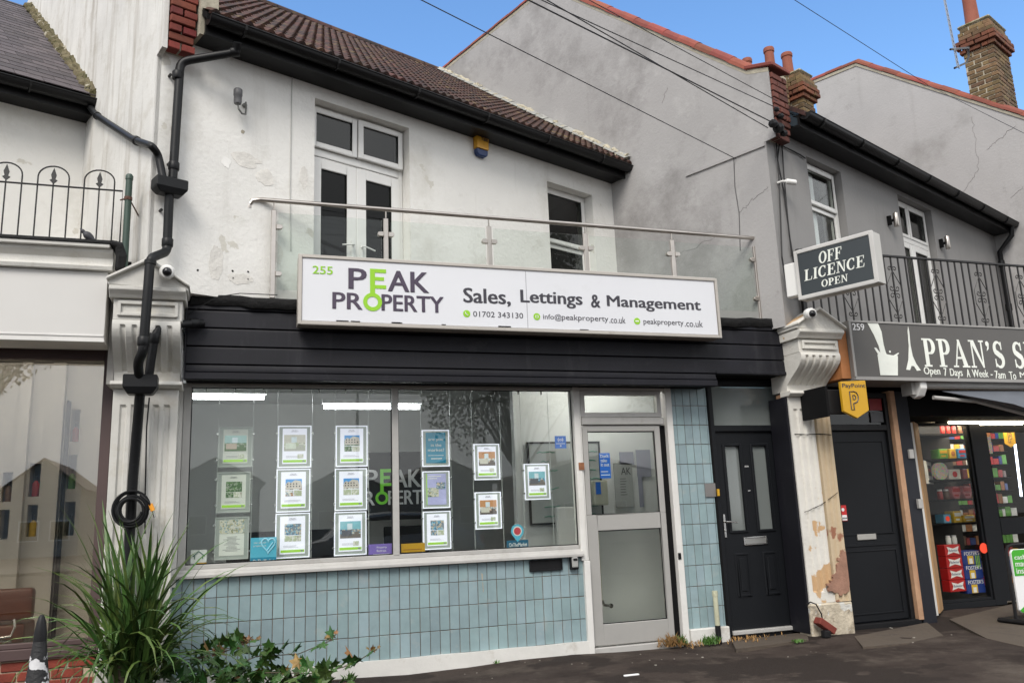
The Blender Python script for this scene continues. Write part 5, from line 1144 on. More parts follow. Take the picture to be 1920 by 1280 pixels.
for a, b in ((4.83, 5.01), (5.16, 5.335)):
    obj('glazing_bead', ring(MB(), FS, a - .022, b + .022, .998, 1.897, yd + .016, yd + .034, .026), MGREYDOOR, lf, bevel=.006); obj('pane', MB().box(a, b, yd + .05, yd + .055, 1.02, 1.875), GL_DOOR, lf)
obj('pane_backing', MB().box(4.8, 5.4, yd + .12, yd + .125, 1.0, 1.9), mat('hall_wall', (.16, .17, .165), .9), D1)
for a, b in ((4.84, 5.01), (5.17, 5.345)):
    obj('raised_panel', ring(MB(), FS, a, b, .38, .80, yd + .022, yd + .032, .022).prism([(a + .05, .43), (b - .05, .43), (b - .05, .75), (a + .05, .75)], yd + .020, yd + .031), MGREYDOOR, lf, bevel=.006)
lp = obj('letter_plate', ring(MB(), FS, 4.96, 5.235, .875, .955, yd + .012, yd + .032, .012), MCHROME, lf, bevel=.004); obj('flap', MB().box(4.972, 5.223, yd + .02, yd + .028, .888, .943), mat('satin_steel', (.42, .42, .40), .4, metal=.8), lp)
obj('handle', MB().box(4.742, 4.768, yd + .018, yd + .032, .96, 1.19).tube([(4.755, yd + .02, 1.115), (4.755, yd - .025, 1.115), (4.79, yd - .03, 1.113), (4.875, yd - .028, 1.105)], .009, 8).lathe([(.011, 0), (.011, .01)], (4.755, yd + .01, 1.03), 10, Y), MCHROME, lf, bevel=.003)
mb = MB(); text(mb, '257A', FS, 5.055, 5.105, 1.655, 1.67, yd + .0285, .02, .001); text(mb, '257', FS, 5.07, 5.10, 1.41, 1.42, yd + .0285, .02, .001); obj('door_number', mb, MWV, lf)
obj('threshold', MB().box(4.72, 5.54, yd - .02, yd + .09, .028, .068), MFRAME, D1, bevel=.006); obj('sill_board', MB().box(4.70, 5.60, yd - .0, yd + .1, -.04, .027), MBLACK, D1)
# left edge moulding with flaked filler on top of the tiled pier
obj('header_board', MB().box(4.66, 5.62, 7.495, 7.62, 2.561, 2.66), MDARK, D1)
obj('edge_bead', MB().box(4.657, 4.674, yd - .01, yd + .1, .02, 2.55), MDARK, D1)

D2 = thing('plain_door', 'plain black flush door with steel letter plate and red sticker, right of the peeling pilaster', 'door', (6.45, 7.35, 0))
yd = 7.38; x0, x1 = 5.97, 6.86
obj('door_frame', MB().box(x0, x0 + .05, yd, yd + .1, .0, 2.42).box(x1 - .05, x1, yd, yd + .1, .0, 2.42).box(x0 + .05, x1 - .05, yd, yd + .1, 2.01, 2.075).box(x0 + .05, x1 - .05, yd, yd + .1, 2.36, 2.42), MBLACK, D2, bevel=.005)
obj('transom_pane', MB().box(x0 + .05, x1 - .05, yd + .04, yd + .046, 2.07, 2.36), GL_UP, D2); obj('transom_backing', MB().box(x0, x1, yd + .1, yd + .11, 2.0, 2.4), MDARK, D2)
lf = obj('door_leaf', MB().box(x0 + .053, x1 - .053, yd + .03, yd + .08, .05, 2.005), MGREYDOOR, D2, bevel=.004)
obj('moulding', ring(MB(), FS, x0 + .11, x1 - .11, .92, 1.90, yd + .022, yd + .034, .014).box(x0 + .1, x1 - .1, yd + .020, yd + .034, .80, .83), MGREYDOOR, lf, bevel=.003); ob = obj('moulding', ring(MB(), FS, x0 + .11, x1 - .11, .12, .76, yd + .022, yd + .034, .014), MGREYDOOR, lf, bevel=.003)
obj('letter_plate', MB().box(6.26, 6.50, yd + .015, yd + .034, .865, .925), mat('satin_plate', (.42, .41, .38), .45, metal=.5), lf, bevel=.005)
obj('handle', MB().box(6.035, 6.062, yd + .018, yd + .032, .93, 1.17).tube([(6.05, yd + .02, 1.10), (6.05, yd - .02, 1.10), (6.12, yd - .025, 1.098)], .009, 8), MCHROME, lf, bevel=.003)
obj('threshold', MB().box(x0, x1 + .04, yd - .04, yd + .12, -.04, .04), MBLACK, D2, bevel=.006)
ax = PS(1580, 968, yd); t = thing('sticker', 'small red and white sticker beside the handle of the plain black door', 'sticker', (6.09, yd, 1.1))
obj('backing', MB().box(6.075, 6.165, yd + .026, yd + .028, 1.07, 1.23), MREDV, t); mb = disc(MB(), 6.12, 1.185, .018, yd + .0245, yd + .026); mb.box(6.08, 6.16, yd + .0245, yd + .0258, 1.075, 1.13); obj('print', mb, MWV, t)
a, b = PS(1634, 745, 7.36), PS(1656, 768, 7.36); t = thing('sticker', 'dark red panel above a grey one in the transom of the plain black door', 'sticker', a)
obj('backing', MB().box(a.x, b.x + .03, 7.405, 7.410, b.z, a.z), mat('dark_red_film', (.22, .01, .012), .5), t); obj('grey_part', MB().box(a.x, b.x + .03, 7.405, 7.410, b.z - .13, b.z - .012), mat('grey_film', (.10, .10, .105), .5), t)

# jambs between door and shop: timber, charcoal post, white post, plywood
SF = thing('shopfront', 'recessed corner shop front with timber jamb, charcoal post and lit shelves', 'shopfront', (7.4, 7.6, 0))
def post(name, pts, z0, z1, m, bev=.004):
    mb = MB(); n = len(pts); mb.add([(x, y, z0) for x, y in pts] + [(x, y, z1) for x, y in pts], [tuple(range(n)), tuple(range(2 * n - 1, n - 1, -1))] + [(i, (i + 1) % n, (i + 1) % n + n, i + n) for i in range(n)]); return obj(name, mb, m, SF, bevel=bev)
post('timber_jamb', [(6.868, 7.34), (6.935, 7.34), (6.935, 7.5), (6.868, 7.5)], .03, 2.44, MWOOD)
post('charcoal_post', [(6.94, 7.36), (7.16, 7.40), (7.20, 7.55), (6.95, 7.6)], -.03, 2.44, mat('charcoal_post_paint', (.014, .015, .021), .55, var=.15, spec=.3, dirt=[((.10, .09, .08), .5, 9, .64)]))
post('white_post', [(7.20, 7.56), (7.40, 7.62), (7.46, 7.74), (7.22, 7.70)], .01, 2.12, MJAMB)
post('plywood_panel', [(7.46, 7.70), (7.50, 7.70), (7.80, 7.95), (7.78, 7.99)], .02, 2.14, MPLY, .001)
for (px, py, lab) in ((1706, 851, 'socket_plate'), (1723, 944, 'bell_push')):
    q = PS(px, py, 7.385); obj(lab, MB().box(q.x - .03, q.x + .03, 7.352, 7.40, q.z - .05, q.z + .05), MFRAME, SF, bevel=.004)
t = thing('flyer', 'small black and white flyer taped to the plywood edge', 'flyer', PS(1745, 885, 7.7)); fp = Fr((7.46, 7.685, 0), Vector((.30, .25, 0)).normalized(), Vector((-.25, .30, 0)).normalized())
def mpx(fr, px, py): return frpx(fr, px, py, -.004)
a0, c1 = mpx(fp, 1731, 862); a1, c0 = mpx(fp, 1755, 908)
obj('sheet', MB().box(a0, a1, -.004, -.002, c0, c1, fp), MPAPERD, t); mb = MB().box(a0 + (a1 - a0) * .35, a0 + (a1 - a0) * .65, -.006, -.0042, c0 + .1, c1 - .05, fp); obj('print', mb, MINK, t); obj('print', MB().box(a0 + (a1 - a0) * .38, a0 + (a1 - a0) * .6, -.0075, -.0062, c0 + .15, c0 + .19, fp), MREDV, t)

# glazing, door and room of the corner shop
yg = 8.0
obj('stall_board', MB().box(7.80, 8.62, yg - .02, yg + .06, .0, .07), MGREYDOOR, SF, bevel=.004)
obj('window_frame', ring(MB(), FS, 7.79, 8.62, .07, 2.16, yg, yg + .06, .035), MGREYDOOR, SF, bevel=.004)
obj('door_post', MB().box(8.62, 8.80, yg - .02, yg + .08, .0, 2.16), MGREYDOOR, SF, bevel=.006)
dl = obj('shop_door', ring(MB(), FS, 8.81, 10.0, .04, 2.13, yg, yg + .05, .09).box(8.90, 9.91, yg, yg + .05, .80, 1.0), MGREYDOOR, SF, bevel=.005)
obj('pane', MB().box(7.82, 8.59, yg + .02, yg + .026, .10, 2.13), GL_R, SF); obj('pane', MB().box(8.89, 9.92, yg + .02, yg + .026, .12, .81), GL_R, dl); obj('pane', MB().box(8.89, 9.92, yg + .02, yg + .026, .99, 2.05), GL_R, dl)
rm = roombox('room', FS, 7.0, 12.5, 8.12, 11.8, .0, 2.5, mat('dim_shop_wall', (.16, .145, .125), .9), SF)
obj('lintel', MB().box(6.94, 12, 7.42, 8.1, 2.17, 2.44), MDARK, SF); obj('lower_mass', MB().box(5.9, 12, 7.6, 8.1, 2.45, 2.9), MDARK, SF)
# shelves with goods
ysf = 8.22
def shelf(px, py0): return PS(px, py0, ysf).z
SH = thing('shelving', 'dark shelves of goods behind the corner shop window', 'shelves', (8.2, ysf, .1))
sz = [shelf(1780, v) for v in (810, 853, 890, 928, 965)]
sz = [PS(1790, v, ysf).z for v in (812, 859, 898, 935, 980)]
for z in sz: obj('shelf', MB().box(7.72, 8.78, ysf, ysf + .35, z - .025, z), MDARK, SH)
obj('back_panel', MB().box(7.72, 8.9, ysf + .36, ysf + .38, .0, 2.3), mat('dark_back_panel', (.03, .028, .025), .8), SH)
def item(name, lab, cat, px0, py0, px1, py1, m, shape='box', z=None, y=ysf + .03, d=.14, extra=None):
    a, b = PS(px0, py0, y), PS(px1, py1, y); h = a.z - b.z; zb = b.z if z is None else z; t = thing(name, lab, cat, ((a.x + b.x) / 2, y, zb)); x0, x1 = a.x, b.x; z1 = zb + h
    if shape == 'box': obj('carton', MB().box(x0, x1, y, y + d, zb, z1), m, t, bevel=.006)
    elif shape == 'jar': r = (x1 - x0) / 2; obj('jar', MB().lathe([(r * .9, 0), (r, .01), (r, h * .7), (r * .8, h * .78), (r * .8, h * .8)], ((x0 + x1) / 2, y + r, zb), 12), m, t, smooth=True); obj('lid', MB().lathe([(r * .85, 0), (r * .85, h * .18)], ((x0 + x1) / 2, y + r, zb + h * .8), 12), MWV if extra is None else extra, t); return t
    elif shape == 'tin': r = h / 2; obj('tin', MB().lathe([(r, 0), (r, .05)], ((x0 + x1) / 2, y, zb + r), 20, Y), m, t)
    elif shape == 'hex':
        xm_, w, zm_ = (x0 + x1) / 2, (x1 - x0) / 2, zb + h / 2; obj('carton', MB().prism([(xm_ - w, zm_), (xm_ - w * .55, z1), (xm_ + w * .55, z1), (xm_ + w, zm_), (xm_ + w * .55, zb), (xm_ - w * .55, zb)], y, y + d), m, t, bevel=.005)
    mb = MB()
    if extra is not None:
        w = x1 - x0; e, kind = extra
        if kind == 'band': mb.box(x0 + w * .1, x1 - w * .1, y - .003, y - .0005, zb + h * .55, zb + h * .85); mb.box(x0 + w * .2, x1 - w * .3, y - .003, y - .0005, zb + h * .2, zb + h * .35)
        if kind == 'spot': disc(mb, (x0 + x1) / 2, zb + h * .5, min(w, h) * .3, y - .003, y - .0005)
        obj('label_print', mb, e, t)
    return t
multi = photomat('multicolour_print', [(.6, .05, .05), (.7, .45, .02), (.03, .12, .5), (.5, .03, .3), (.05, .4, .1)], 30)
MBRN = mat('brown_carton', (.35, .13, .03), .5, var=.3, vscale=20); MGR2 = mat('green_carton', (.12, .35, .05), .5, var=.2, vscale=15); MPNK = mat('pink_carton', (.70, .22, .24), .5, var=.15, vscale=20); MYC = mat('yellow_carton', (.65, .42, .03), .5, var=.2, vscale=15); MBC = mat('blue_carton', (.04, .25, .55), .5, var=.2, vscale=15)
MJAR = mat('red_jar', (.35, .03, .025), .3, var=.3, vscale=25); MJAR2 = mat('brown_jar', (.16, .08, .04), .3, var=.3, vscale=25)
for i, lab in enumerate(('first', 'second', 'third')): item('sauce_jar', '%s red jar from the left on the top shelf' % lab, 'jar', 1765 + i * 10.5, 793, 1774 + i * 10.5, 811, MJAR, 'jar', sz[0] + .001)
for i, lab in enumerate(('brown jar next to the red ones on the top shelf', 'brown jar at the right end of the top shelf')): item('sauce_jar', lab, 'jar', 1797 + i * 11, 794, 1806 + i * 11, 811, MJAR2, 'jar', sz[0] + .001)
item('snack_box', 'green carton on the second shelf', 'box', 1761, 850, 1780, 868, MGR2, z=sz[1] + .001, extra=(MYEL, 'band')); item('snack_box', 'yellow carton with dark spot on the second shelf', 'box', 1781, 850, 1796, 868, MYC, z=sz[1] + .001, extra=(MBRN, 'spot'))
item('snack_box', 'blue carton on the second shelf', 'box', 1797, 850, 1815, 868, MBC, z=sz[1] + .001, extra=(MREDV, 'band')); item('snack_box', 'brown and orange carton at the right of the second shelf', 'box', 1817, 848, 1830, 867, MBRN, z=sz[1] + .001, extra=(MYEL, 'spot'))
item('sweet_tin', 'round multicoloured tin on the third shelf', 'tin', 1757, 880, 1777, 912, multi, 'tin', sz[2] + .001); item('snack_box', 'white carton with red print on the third shelf', 'box', 1780, 895, 1805, 913, MPAPERD, z=sz[2] + .001, extra=(MREDV, 'spot')); item('snack_box', 'dark red carton on the third shelf', 'box', 1806, 893, 1818, 911, mat('dark_red_carton', (.25, .02, .02), .5), z=sz[2] + .001)
item('sauce_jar', 'dark red jar left on the fourth shelf', 'jar', 1763, 930, 1774, 949, MJAR, 'jar', sz[3] + .001); item('sauce_jar', 'darker jar beside the pink cartons', 'jar', 1775, 930, 1786, 949, MJAR2, 'jar', sz[3] + .001)
item('hexagonal_box', 'left pink hexagonal carton on the fourth shelf', 'box', 1786, 927, 1806, 950, MPNK, 'hex', sz[3] + .001, extra=(MREDV, 'band')); item('hexagonal_box', 'right pink hexagonal carton on the fourth shelf', 'box', 1806, 926, 1827, 949, MPNK, 'hex', sz[3] + .001, extra=(MREDV, 'band'))
item('snack_box', 'pale blue carton with orange spot on the fifth shelf', 'box', 1771, 979, 1787, 995, mat('pale_blue_carton', (.15, .4, .6), .5), z=sz[4] + .001, extra=(MORG, 'spot')); item('snack_box', 'yellow carton on the fifth shelf', 'box', 1789, 972, 1807, 993, MYC, z=sz[4] + .001, extra=(MPAPERD, 'band')); item('snack_box', 'long low yellow tray on the fifth shelf', 'box', 1808, 980, 1832, 992, MYC, z=sz[4] + .001, extra=(MPAPERD, 'band'))
item('tin', 'left pale tin standing below the shelves', 'tin', 1777, 1003, 1787, 1019, MPAPERD, 'jar', d=.1, z=PS(1780, 1020, ysf + .03).z); item('tin', 'right pale tin standing below the shelves', 'tin', 1788, 1003, 1798, 1019, MPAPERD, 'jar', d=.1, z=PS(1780, 1020, ysf + .03).z)
MRC = mat('red_beer_case', (.42, .012, .012), .35, var=.06); MFB = mat('blue_beer_case', (.01, .035, .20), .35, var=.08)
for i, nm in enumerate(('top', 'second', 'third', 'bottom')):
    yy = 8.06; px0, px1 = 1778 + i * 3.4, 1818 + i * 3.2; py0 = 1021 + i * 23.2
    a, b = PS(px0, py0, yy), PS(px1, py0 + 23, yy); x0, x1 = 8.05, 8.29; z0, z1 = b.z, a.z
    if i == 0: Z1_ = z1; HZ = .135
    z1 = Z1_ - i * HZ; z0 = z1 - HZ + .004
    t = thing('beer_case', '%s red beer case with white bow tie emblem in the window stack' % nm, 'beer case', ((x0 + x1) / 2, yy, z0), 'red beer cases stacked in the window')
    obj('carton', MB().box(x0, x1, yy, yy + .12, z0, z1), MRC, t, bevel=.004); xm_ = (x0 + x1) / 2; zm_ = (z0 + z1) / 2
    obj('bow_tie', MB().prism([(x0 + .03, zm_ + .045), (xm_, zm_ + .022), (x1 - .03, zm_ + .045), (x1 - .05, zm_), (x1 - .03, zm_ - .045), (xm_, zm_ - .022), (x0 + .03, zm_ - .045), (x0 + .05, zm_)], yy - .003, yy - .0003), MWV, t)
    mb = MB(); text(mb, 'Budweiser', FS, x0 + .055, x1 - .055, zm_ - .014, zm_ + .016, yy - .0032, .0, .001); obj('lettering', mb, MNAVY, t)
for i, nm in enumerate(('top', 'middle', 'bottom')):
    yy = 8.06; x0, x1 = 8.30, 8.58; h = .165; z1 = PS(1840, 1030, yy).z - i * h; z0 = z1 - h + .004
    t = thing('beer_case', '%s blue beer case with white lettering and gold can' % nm, 'beer case', ((x0 + x1) / 2, yy, z0), 'blue beer cases stacked in the window')
    obj('carton', MB().box(x0, x1, yy, yy + .12, z0, z1), MFB, t, bevel=.004); mb = MB(); text(mb, "FOSTER'S", FS, x0 + .03, x1 - .02, z1 - .055, z1 - .01, yy - .0005, .01, .001); obj('lettering', mb, MWV, t)
    obj('can_picture', MB().box(x0 + .07, x0 + .16, yy - .003, yy - .0005, z0 + .005, z0 + .1), MYC, t); obj('can_label', MB().box(x0 + .09, x0 + .14, yy - .0045, yy - .0032, z0 + .01, z0 + .07), MWV, t)
    if i == 0: obj('green_claw_mark', MB().box(x0 + .19, x0 + .2, yy - .004, yy - .002, z0 - .03, z0 + .1).box(x0 + .215, x0 + .225, yy - .004, yy - .002, z0 - .05, z0 + .1).box(x0 + .24, x0 + .25, yy - .004, yy - .002, z0 - .03, z0 + .1), MLIME, t)
q = PS(1845, 1027, 7.99); tag(obj('sticker', disc(MB(), q.x, q.z, .06, 7.992, 7.996), MORG), 'bright orange red round sticker on the corner shop glass', 'sticker')
# things in the door half of the shop
def deepitem(name, lab, cat, px0, py0, px1, py1, y, m, d=.1): a, b = PS(px0, py0, y), PS(px1, py1, y); return tag(obj(name, MB().box(a.x, b.x, y, y + d, b.z, a.z), m, bevel=.004), lab, cat)
random.seed(5)
SH2 = thing('shelving', 'crowded shelf unit seen through the corner shop door', 'shelves', (9.5, 8.9, 0))
obj('shelf_frame', MB().box(8.9, 9.9, 8.9, 8.93, .0, 2.3), mat('dark_shelf_back', (.04, .032, .028), .8), SH2)
pal = [MJAR, MJAR2, MBRN, MYC, MPAPERD, MGR2, MRC, MFB]
for r_ in range(12):
    z = .15 + r_ * .17; obj('shelf', MB().box(8.9, 9.95, 8.66, 8.89, z - .012, z), MDARK, SH2)
    x = 8.92
    while x < 9.9:
        w = random.uniform(.05, .11); h = random.uniform(.07, .13)
        obj('packet', MB().box(x, x + w * .9, 8.70, 8.80, z, z + h), random.choice(pal), SH2); x += w
t = thing('strip_light', 'cold vertical strip light inside the corner shop door', 'strip light', PS(1915, 940, 8.6)); obj('tube', MB().tube([PS(1915, 930, 8.6), PS(1903, 832, 8.6)], .014, 8), MTUBEC, t)
t = thing('tube_light', 'long warm tube light under the corner shop awning', 'tube light', PS(1775, 791, 7.95)); a = PS(1779, 791, 7.93); b = PS(1960, 794, 7.93)
obj('tube', MB().tube([(a.x, 7.93, a.z), (b.x + .4, 7.93, a.z)], .020, 8), MTUBEW, t); obj('batten', MB().box(a.x - .15, b.x + .4, 7.94, 7.99, a.z - .01, a.z + .035), MDARK, t)
t = thing('shelf_light', 'thin warm light strip along the top of the shelves', 'strip light', PS(1745, 798, 8.15)); a = PS(1745, 797, 8.12); b = PS(1818, 800, 8.12); obj('tube', MB().tube([(a.x, 8.14, a.z), (b.x + .9, 8.14, a.z)], .010, 6), emis('warm_strip', (1, .78, .5), 30), t)
def shield(mb, x0, x1, z0, z1, y0, y1): return mb.prism([(x0, z1), (x1, z1), (x1, z0 + (z1 - z0) * .2), ((x0 + x1) / 2, z0), (x0, z0 + (z1 - z0) * .2)], y0, y1)
def pmark(mb, fr, x0, x1, z0, z1, y, t_=.2):        # outlined double P
    w = x1 - x0; h = z1 - z0
    pts = [(0, 0), (0, 1), (.55, 1), (.85, .93), (1, .78), (1, .60), (.85, .44), (.55, .36), (.35, .36), (.35, 0), (0, 0)]
    mb.tube([fr.p(x0 + w * u, y, z0 + h * v) for u, v in pts[:-1]], w * .07, 4, closed=True); mb.tube([fr.p(x0 + w * u, y, z0 + h * v) for u, v in ((.35, .56), (.35, .8), (.55, .8), (.68, .72), (.68, .63), (.55, .56))], w * .06, 4, closed=True); return mb
t = thing('payment_sign', 'small yellow shield sign behind the corner shop door glass', 'sign', PS(1893, 835, 8.3)); a, b = PS(1881, 806, 8.3), PS(1906, 838, 8.3); obj('panel', shield(MB(), a.x, b.x, b.z, a.z, 8.3, 8.31), MYEL, t)
obj('emblem', pmark(MB(), FS, a.x + (b.x - a.x) * .35, b.x - (b.x - a.x) * .3, b.z + .06, a.z - .035, 8.297), MINK, t)
tag(flat('poster', 1846, 818, 1862, 850, 8.06, multi, None), 'small colourful poster at the top of the door glass', 'poster'); bpy.data.objects[-1] if False else None

# awning box and arms
AW = thing('awning', 'folded awning with white end housing above the corner shop', 'awning', PS(1740, 740, 7.0))
q0 = PS(1716, 722, 7.0); 
obj('cassette', MB().box(q0.x + .10, 10.5, 6.98, 7.12, q0.z - .03, q0.z + .06), MFRAME, AW, bevel=.02)
obj('end_housing', MB().prismx([(6.93, q0.z + .06), (6.93, q0.z - .04), (6.98, q0.z - .12), (7.05, q0.z - .14), (7.1, q0.z - .1), (7.1, q0.z + .07)], q0.x + .0, q0.x + .09), MUPVC, AW, bevel=.015, segs=2)
obj('backplate', MB().box(q0.x - .05, q0.x - .003, 7.0, 7.15, q0.z - .1, q0.z + .06), MFRAME, AW)
p1_ = PS(1762, 732, 6.95); p2_ = PS(1925, 776, 6.6)
obj('awning_fabric', MB().add([PS(1765, 733, 6.98), PS(1990, 733, 6.98), PS(2000, 790, 6.55), PS(1900, 757, 6.62)], [(0, 1, 2, 3)]), mat('blue_grey_canvas', (.11, .12, .14), .8), AW)
obj('folding_arm', MB().tube([PS(1750, 745, 6.98), PS(1830, 752, 6.92), PS(1930, 778, 6.75)], .022, 8), MFRAME, AW)

# ---- grey fascia sign of the corner shop
S9 = thing('fascia_sign', 'grey fascia sign with white serif lettering above the corner shop', 'sign', (8, 6.9, 2.46))
y9 = 6.9; zb9, zt9 = 2.475, 3.105; xl9 = 6.045
obj('sign_box', MB().box(xl9 + .004, 10.9, y9 + .02, 7.35, zb9 + .004, zt9 - .004), MTRIMG, S9)
obj('sign_face', MB().box(xl9 + .03, 10.88, y9 + .006, y9 + .02, zb9 + .034, zt9 - .018), MGSIGN, S9)
obj('sign_trim', MB().box(xl9, 10.9, y9 - .004, y9 + .02, zb9, zb9 + .034).box(xl9, 10.9, y9 - .004, y9 + .02, zt9 - .02, zt9).box(xl9, xl9 + .03, y9 - .004, y9 + .02, zb9 + .034, zt9 - .02), MTRIMG, S9, bevel=.004)
yy9 = y9 + .0055
mb = MB(); text(mb, '259', FS, *pbox(1597, 606, 1621, 619.5, yy9), yy9, .02); obj('number', mb, MWV, S9)
obj('lettering', serif(MB(), 'PER', FS, *pbox(1955, 640, 2040, 690, yy9), yy9), MLETW, S9); mb = MB(); serif(mb, "PPAN'S SU", FS, *pbox(1726, 634, 1952, 692, yy9), yy9); obj('lettering', mb, MLETW, S9)
mb = MB()
for s, a, b in (('Open', 1731, 1764), ('7', 1768.5, 1776), ('Days', 1780, 1806), ('A', 1811, 1819.5), ('Week', 1821.5, 1854), ('-', 1857, 1861), ('7am', 1864, 1886), ('To', 1891, 1906), ('Midnight', 1911, 1970)):
    y0_ = 687.5 + (a - 1731) * .055; hh = {'Open': (0, 19), 'Days': (.5, 19)}.get(s, (0, 15)); 
    if s == '-': hh = (7, 9)
    obj('opening_hours', text(MB(), s, FS, *pbox(a, y0_ + hh[0], b, y0_ + hh[1], yy9), yy9, .015), MLETW, S9)
def pxpoly(pts, y): return [(lambda q: (q.x, q.z))(PS(px, py, y)) for px, py in pts]
z7 = lambda L_: [(1440 + x / 3.7646, 420 + y / 3.7646) for x, y in L_]
mb = MB(); mb.prism(pxpoly(z7([(697, 693), (775, 700), (800, 760), (815, 850), (830, 905), (842, 930), (800, 935), (780, 860), (745, 780)]), yy9), yy9 - .003, yy9)
mb.prism(pxpoly(z7([(772, 922), (800, 905), (835, 918), (870, 925), (915, 930), (915, 1068), (793, 1066)]), yy9), yy9 - .0036, yy9 - .0002)
mb.prism(pxpoly(z7([(748, 872), (762, 872), (790, 905), (798, 925), (780, 925)]), yy9), yy9 - .0026, yy9 - .0001); mb.prism(pxpoly(z7([(925, 912), (918, 908), (880, 930), (900, 935)]), yy9), yy9 - .0026, yy9 - .0001)
q = PS(*z7([(860, 900)])[0], yy9); disc(mb, q.x, q.z, .012, yy9 - .003, yy9, 10)
obj('pouring_emblem', mb, MLETW, S9)
mb = MB(); mb.prism(pxpoly(z7([(988, 722), (996, 760), (1004, 850), (1020, 930), (1045, 985), (1078, 1032), (1050, 1035), (1030, 1003), (1012, 1000), (1002, 1030), (975, 1027), (990, 960), (993, 860), (984, 750)]), yy9), yy9 - .003, yy9); obj('tower_emblem', mb, MLETW, S9)
obj('orange_edge_board', MB().box(5.93, 6.04, 6.95, 7.35, 2.50, 3.0), mat('orange_board', (.38, .15, .05), .7, var=.2), S9)

# ---- projecting yellow payment sign
t = thing('payment_sign', 'yellow shield shaped sign projecting on a black bracket below the grey fascia', 'sign', PS(1600, 745, 6.9)); ypp = 6.75
fz = Fr(PS(1576, 715, ypp), Vector((1, -.05, 0)).normalized(), Vector((.05, 1, 0)).normalized()); pw = (PS(1621, 715, ypp) - PS(1576, 715, ypp)).length; ph = PS(1576, 715, ypp).z - PS(1595, 783, ypp).z
obj('panel', shield(MB(), 0, pw, -ph - .02, 0, 0, .03) if False else MB().prism([(0, 0), (pw, .012), (pw, -ph * .80), (pw * .5, -ph - .005), (0, -ph * .82)], 0, .04, fz), MYEL, t, bevel=.004)
mb = MB(); text(mb, 'PayPoint', fz, .012, pw - .012, -.072, -.020, -.0005, .012, .002); obj('lettering', mb, MINK, t); obj('emblem', pmark(MB(), fz, pw * .30, pw * .62, -ph * .78, -.10, -.002), MINK, t)
a, b = PS(1533, 733, 6.95), PS(1576, 778, 6.95); obj('bracket', MB().box(a.x, b.x + .01, 6.84, 6.90, b.z, a.z), MBLACK, t, bevel=.005); obj('wall_plate', MB().box(a.x - .03, a.x - .002, 6.80, 7.19, b.z - .03, a.z + .03), MDARK, t)

# ---- OFF LICENCE projecting box sign
dO = Vector((.41, -.912, 0)).normalized(); nO = Vector((-.912, -.41, 0)).normalized()      # face looks left along the street
FO = Fr((5.42, 6.85, 0), dO, -nO)
t = thing('projecting_sign', 'slate grey box sign reading OFF LICENCE OPEN projecting from the grey corner', 'sign', FO.p(0, 0, 3.27))
a0, c1 = frpx(FO, 1487, 472); a1, c0 = frpx(FO, 1648, 528); _, c1b = frpx(FO, 1640, 430); _, c0a = frpx(FO, 1499, 563)
c1 = (c1 + c1b) / 2; c0 = (c0 + c0a) / 2; TH = .17
obj('sign_box', MB().box(a0 + .004, a1 - .004, .02, TH, c0 + .004, c1 - .004, FO), mat('off_white_case', (.50, .49, .46), .5, var=.05), t, bevel=.004)
obj('sign_face', MB().box(a0 + .03, a1 - .03, .006, .02, c0 + .04, c1 - .03, FO), MGSIGN2, t); obj('sign_trim', ring(MB(), FO, a0, a1, c0, c1, -.004, .022, .038), mat('sign_frame_white', (.52, .51, .49), .5), t, bevel=.005)
def fobox(x0, y0, x1, y1): A = frpx(FO, x0, y0, .006); B = frpx(FO, x1, y1, .006); return A[0], B[0], B[1], A[1]
W_ = a1 - a0; H_ = c1 - c0
mb = MB(); serif(mb, 'OFF', FO, a0 + .31 * W_, a0 + .60 * W_, c0 + .04 + .63 * (H_ - .07), c0 + .04 + .90 * (H_ - .07), .0055, shear=.12); serif(mb, 'LICENCE', FO, a0 + .10 * W_, a0 + .86 * W_, c0 + .04 + .32 * (H_ - .07), c0 + .04 + .575 * (H_ - .07), .0055, shear=.12); serif(mb, 'OPEN', FO, a0 + .31 * W_, a0 + .64 * W_, c0 + .04 + .085 * (H_ - .07), c0 + .04 + .25 * (H_ - .07), .0055, shear=.1)
obj('lettering', mb, MLETW, t)
obj('wall_box', MB().box(a0 - .14, a0 - .003, .03, .12, c0 + .06, c1 - .10, FO), MUPVC, t, bevel=.01)
t = thing('bullet_camera', 'small white bullet camera on the grey corner wall', 'security camera', frp3(F7, 1475, 340, -.05))
p = frp3(F7, 1470, 341, -.07); obj('camera_body', MB().lathe([(.0, -.06), (.025, -.055), (.03, -.04), (.03, .06), (.022, .065)], p + U * .06 - W * .04, 14, (U * .9 - W * .4 - Z * .05)), MUPVC, t, smooth=True); obj('bracket', MB().tube([p - U * .03 + W * .06, p - U * .03, p + U * .02 - W * .03], .012, 6), MUPVC, t)

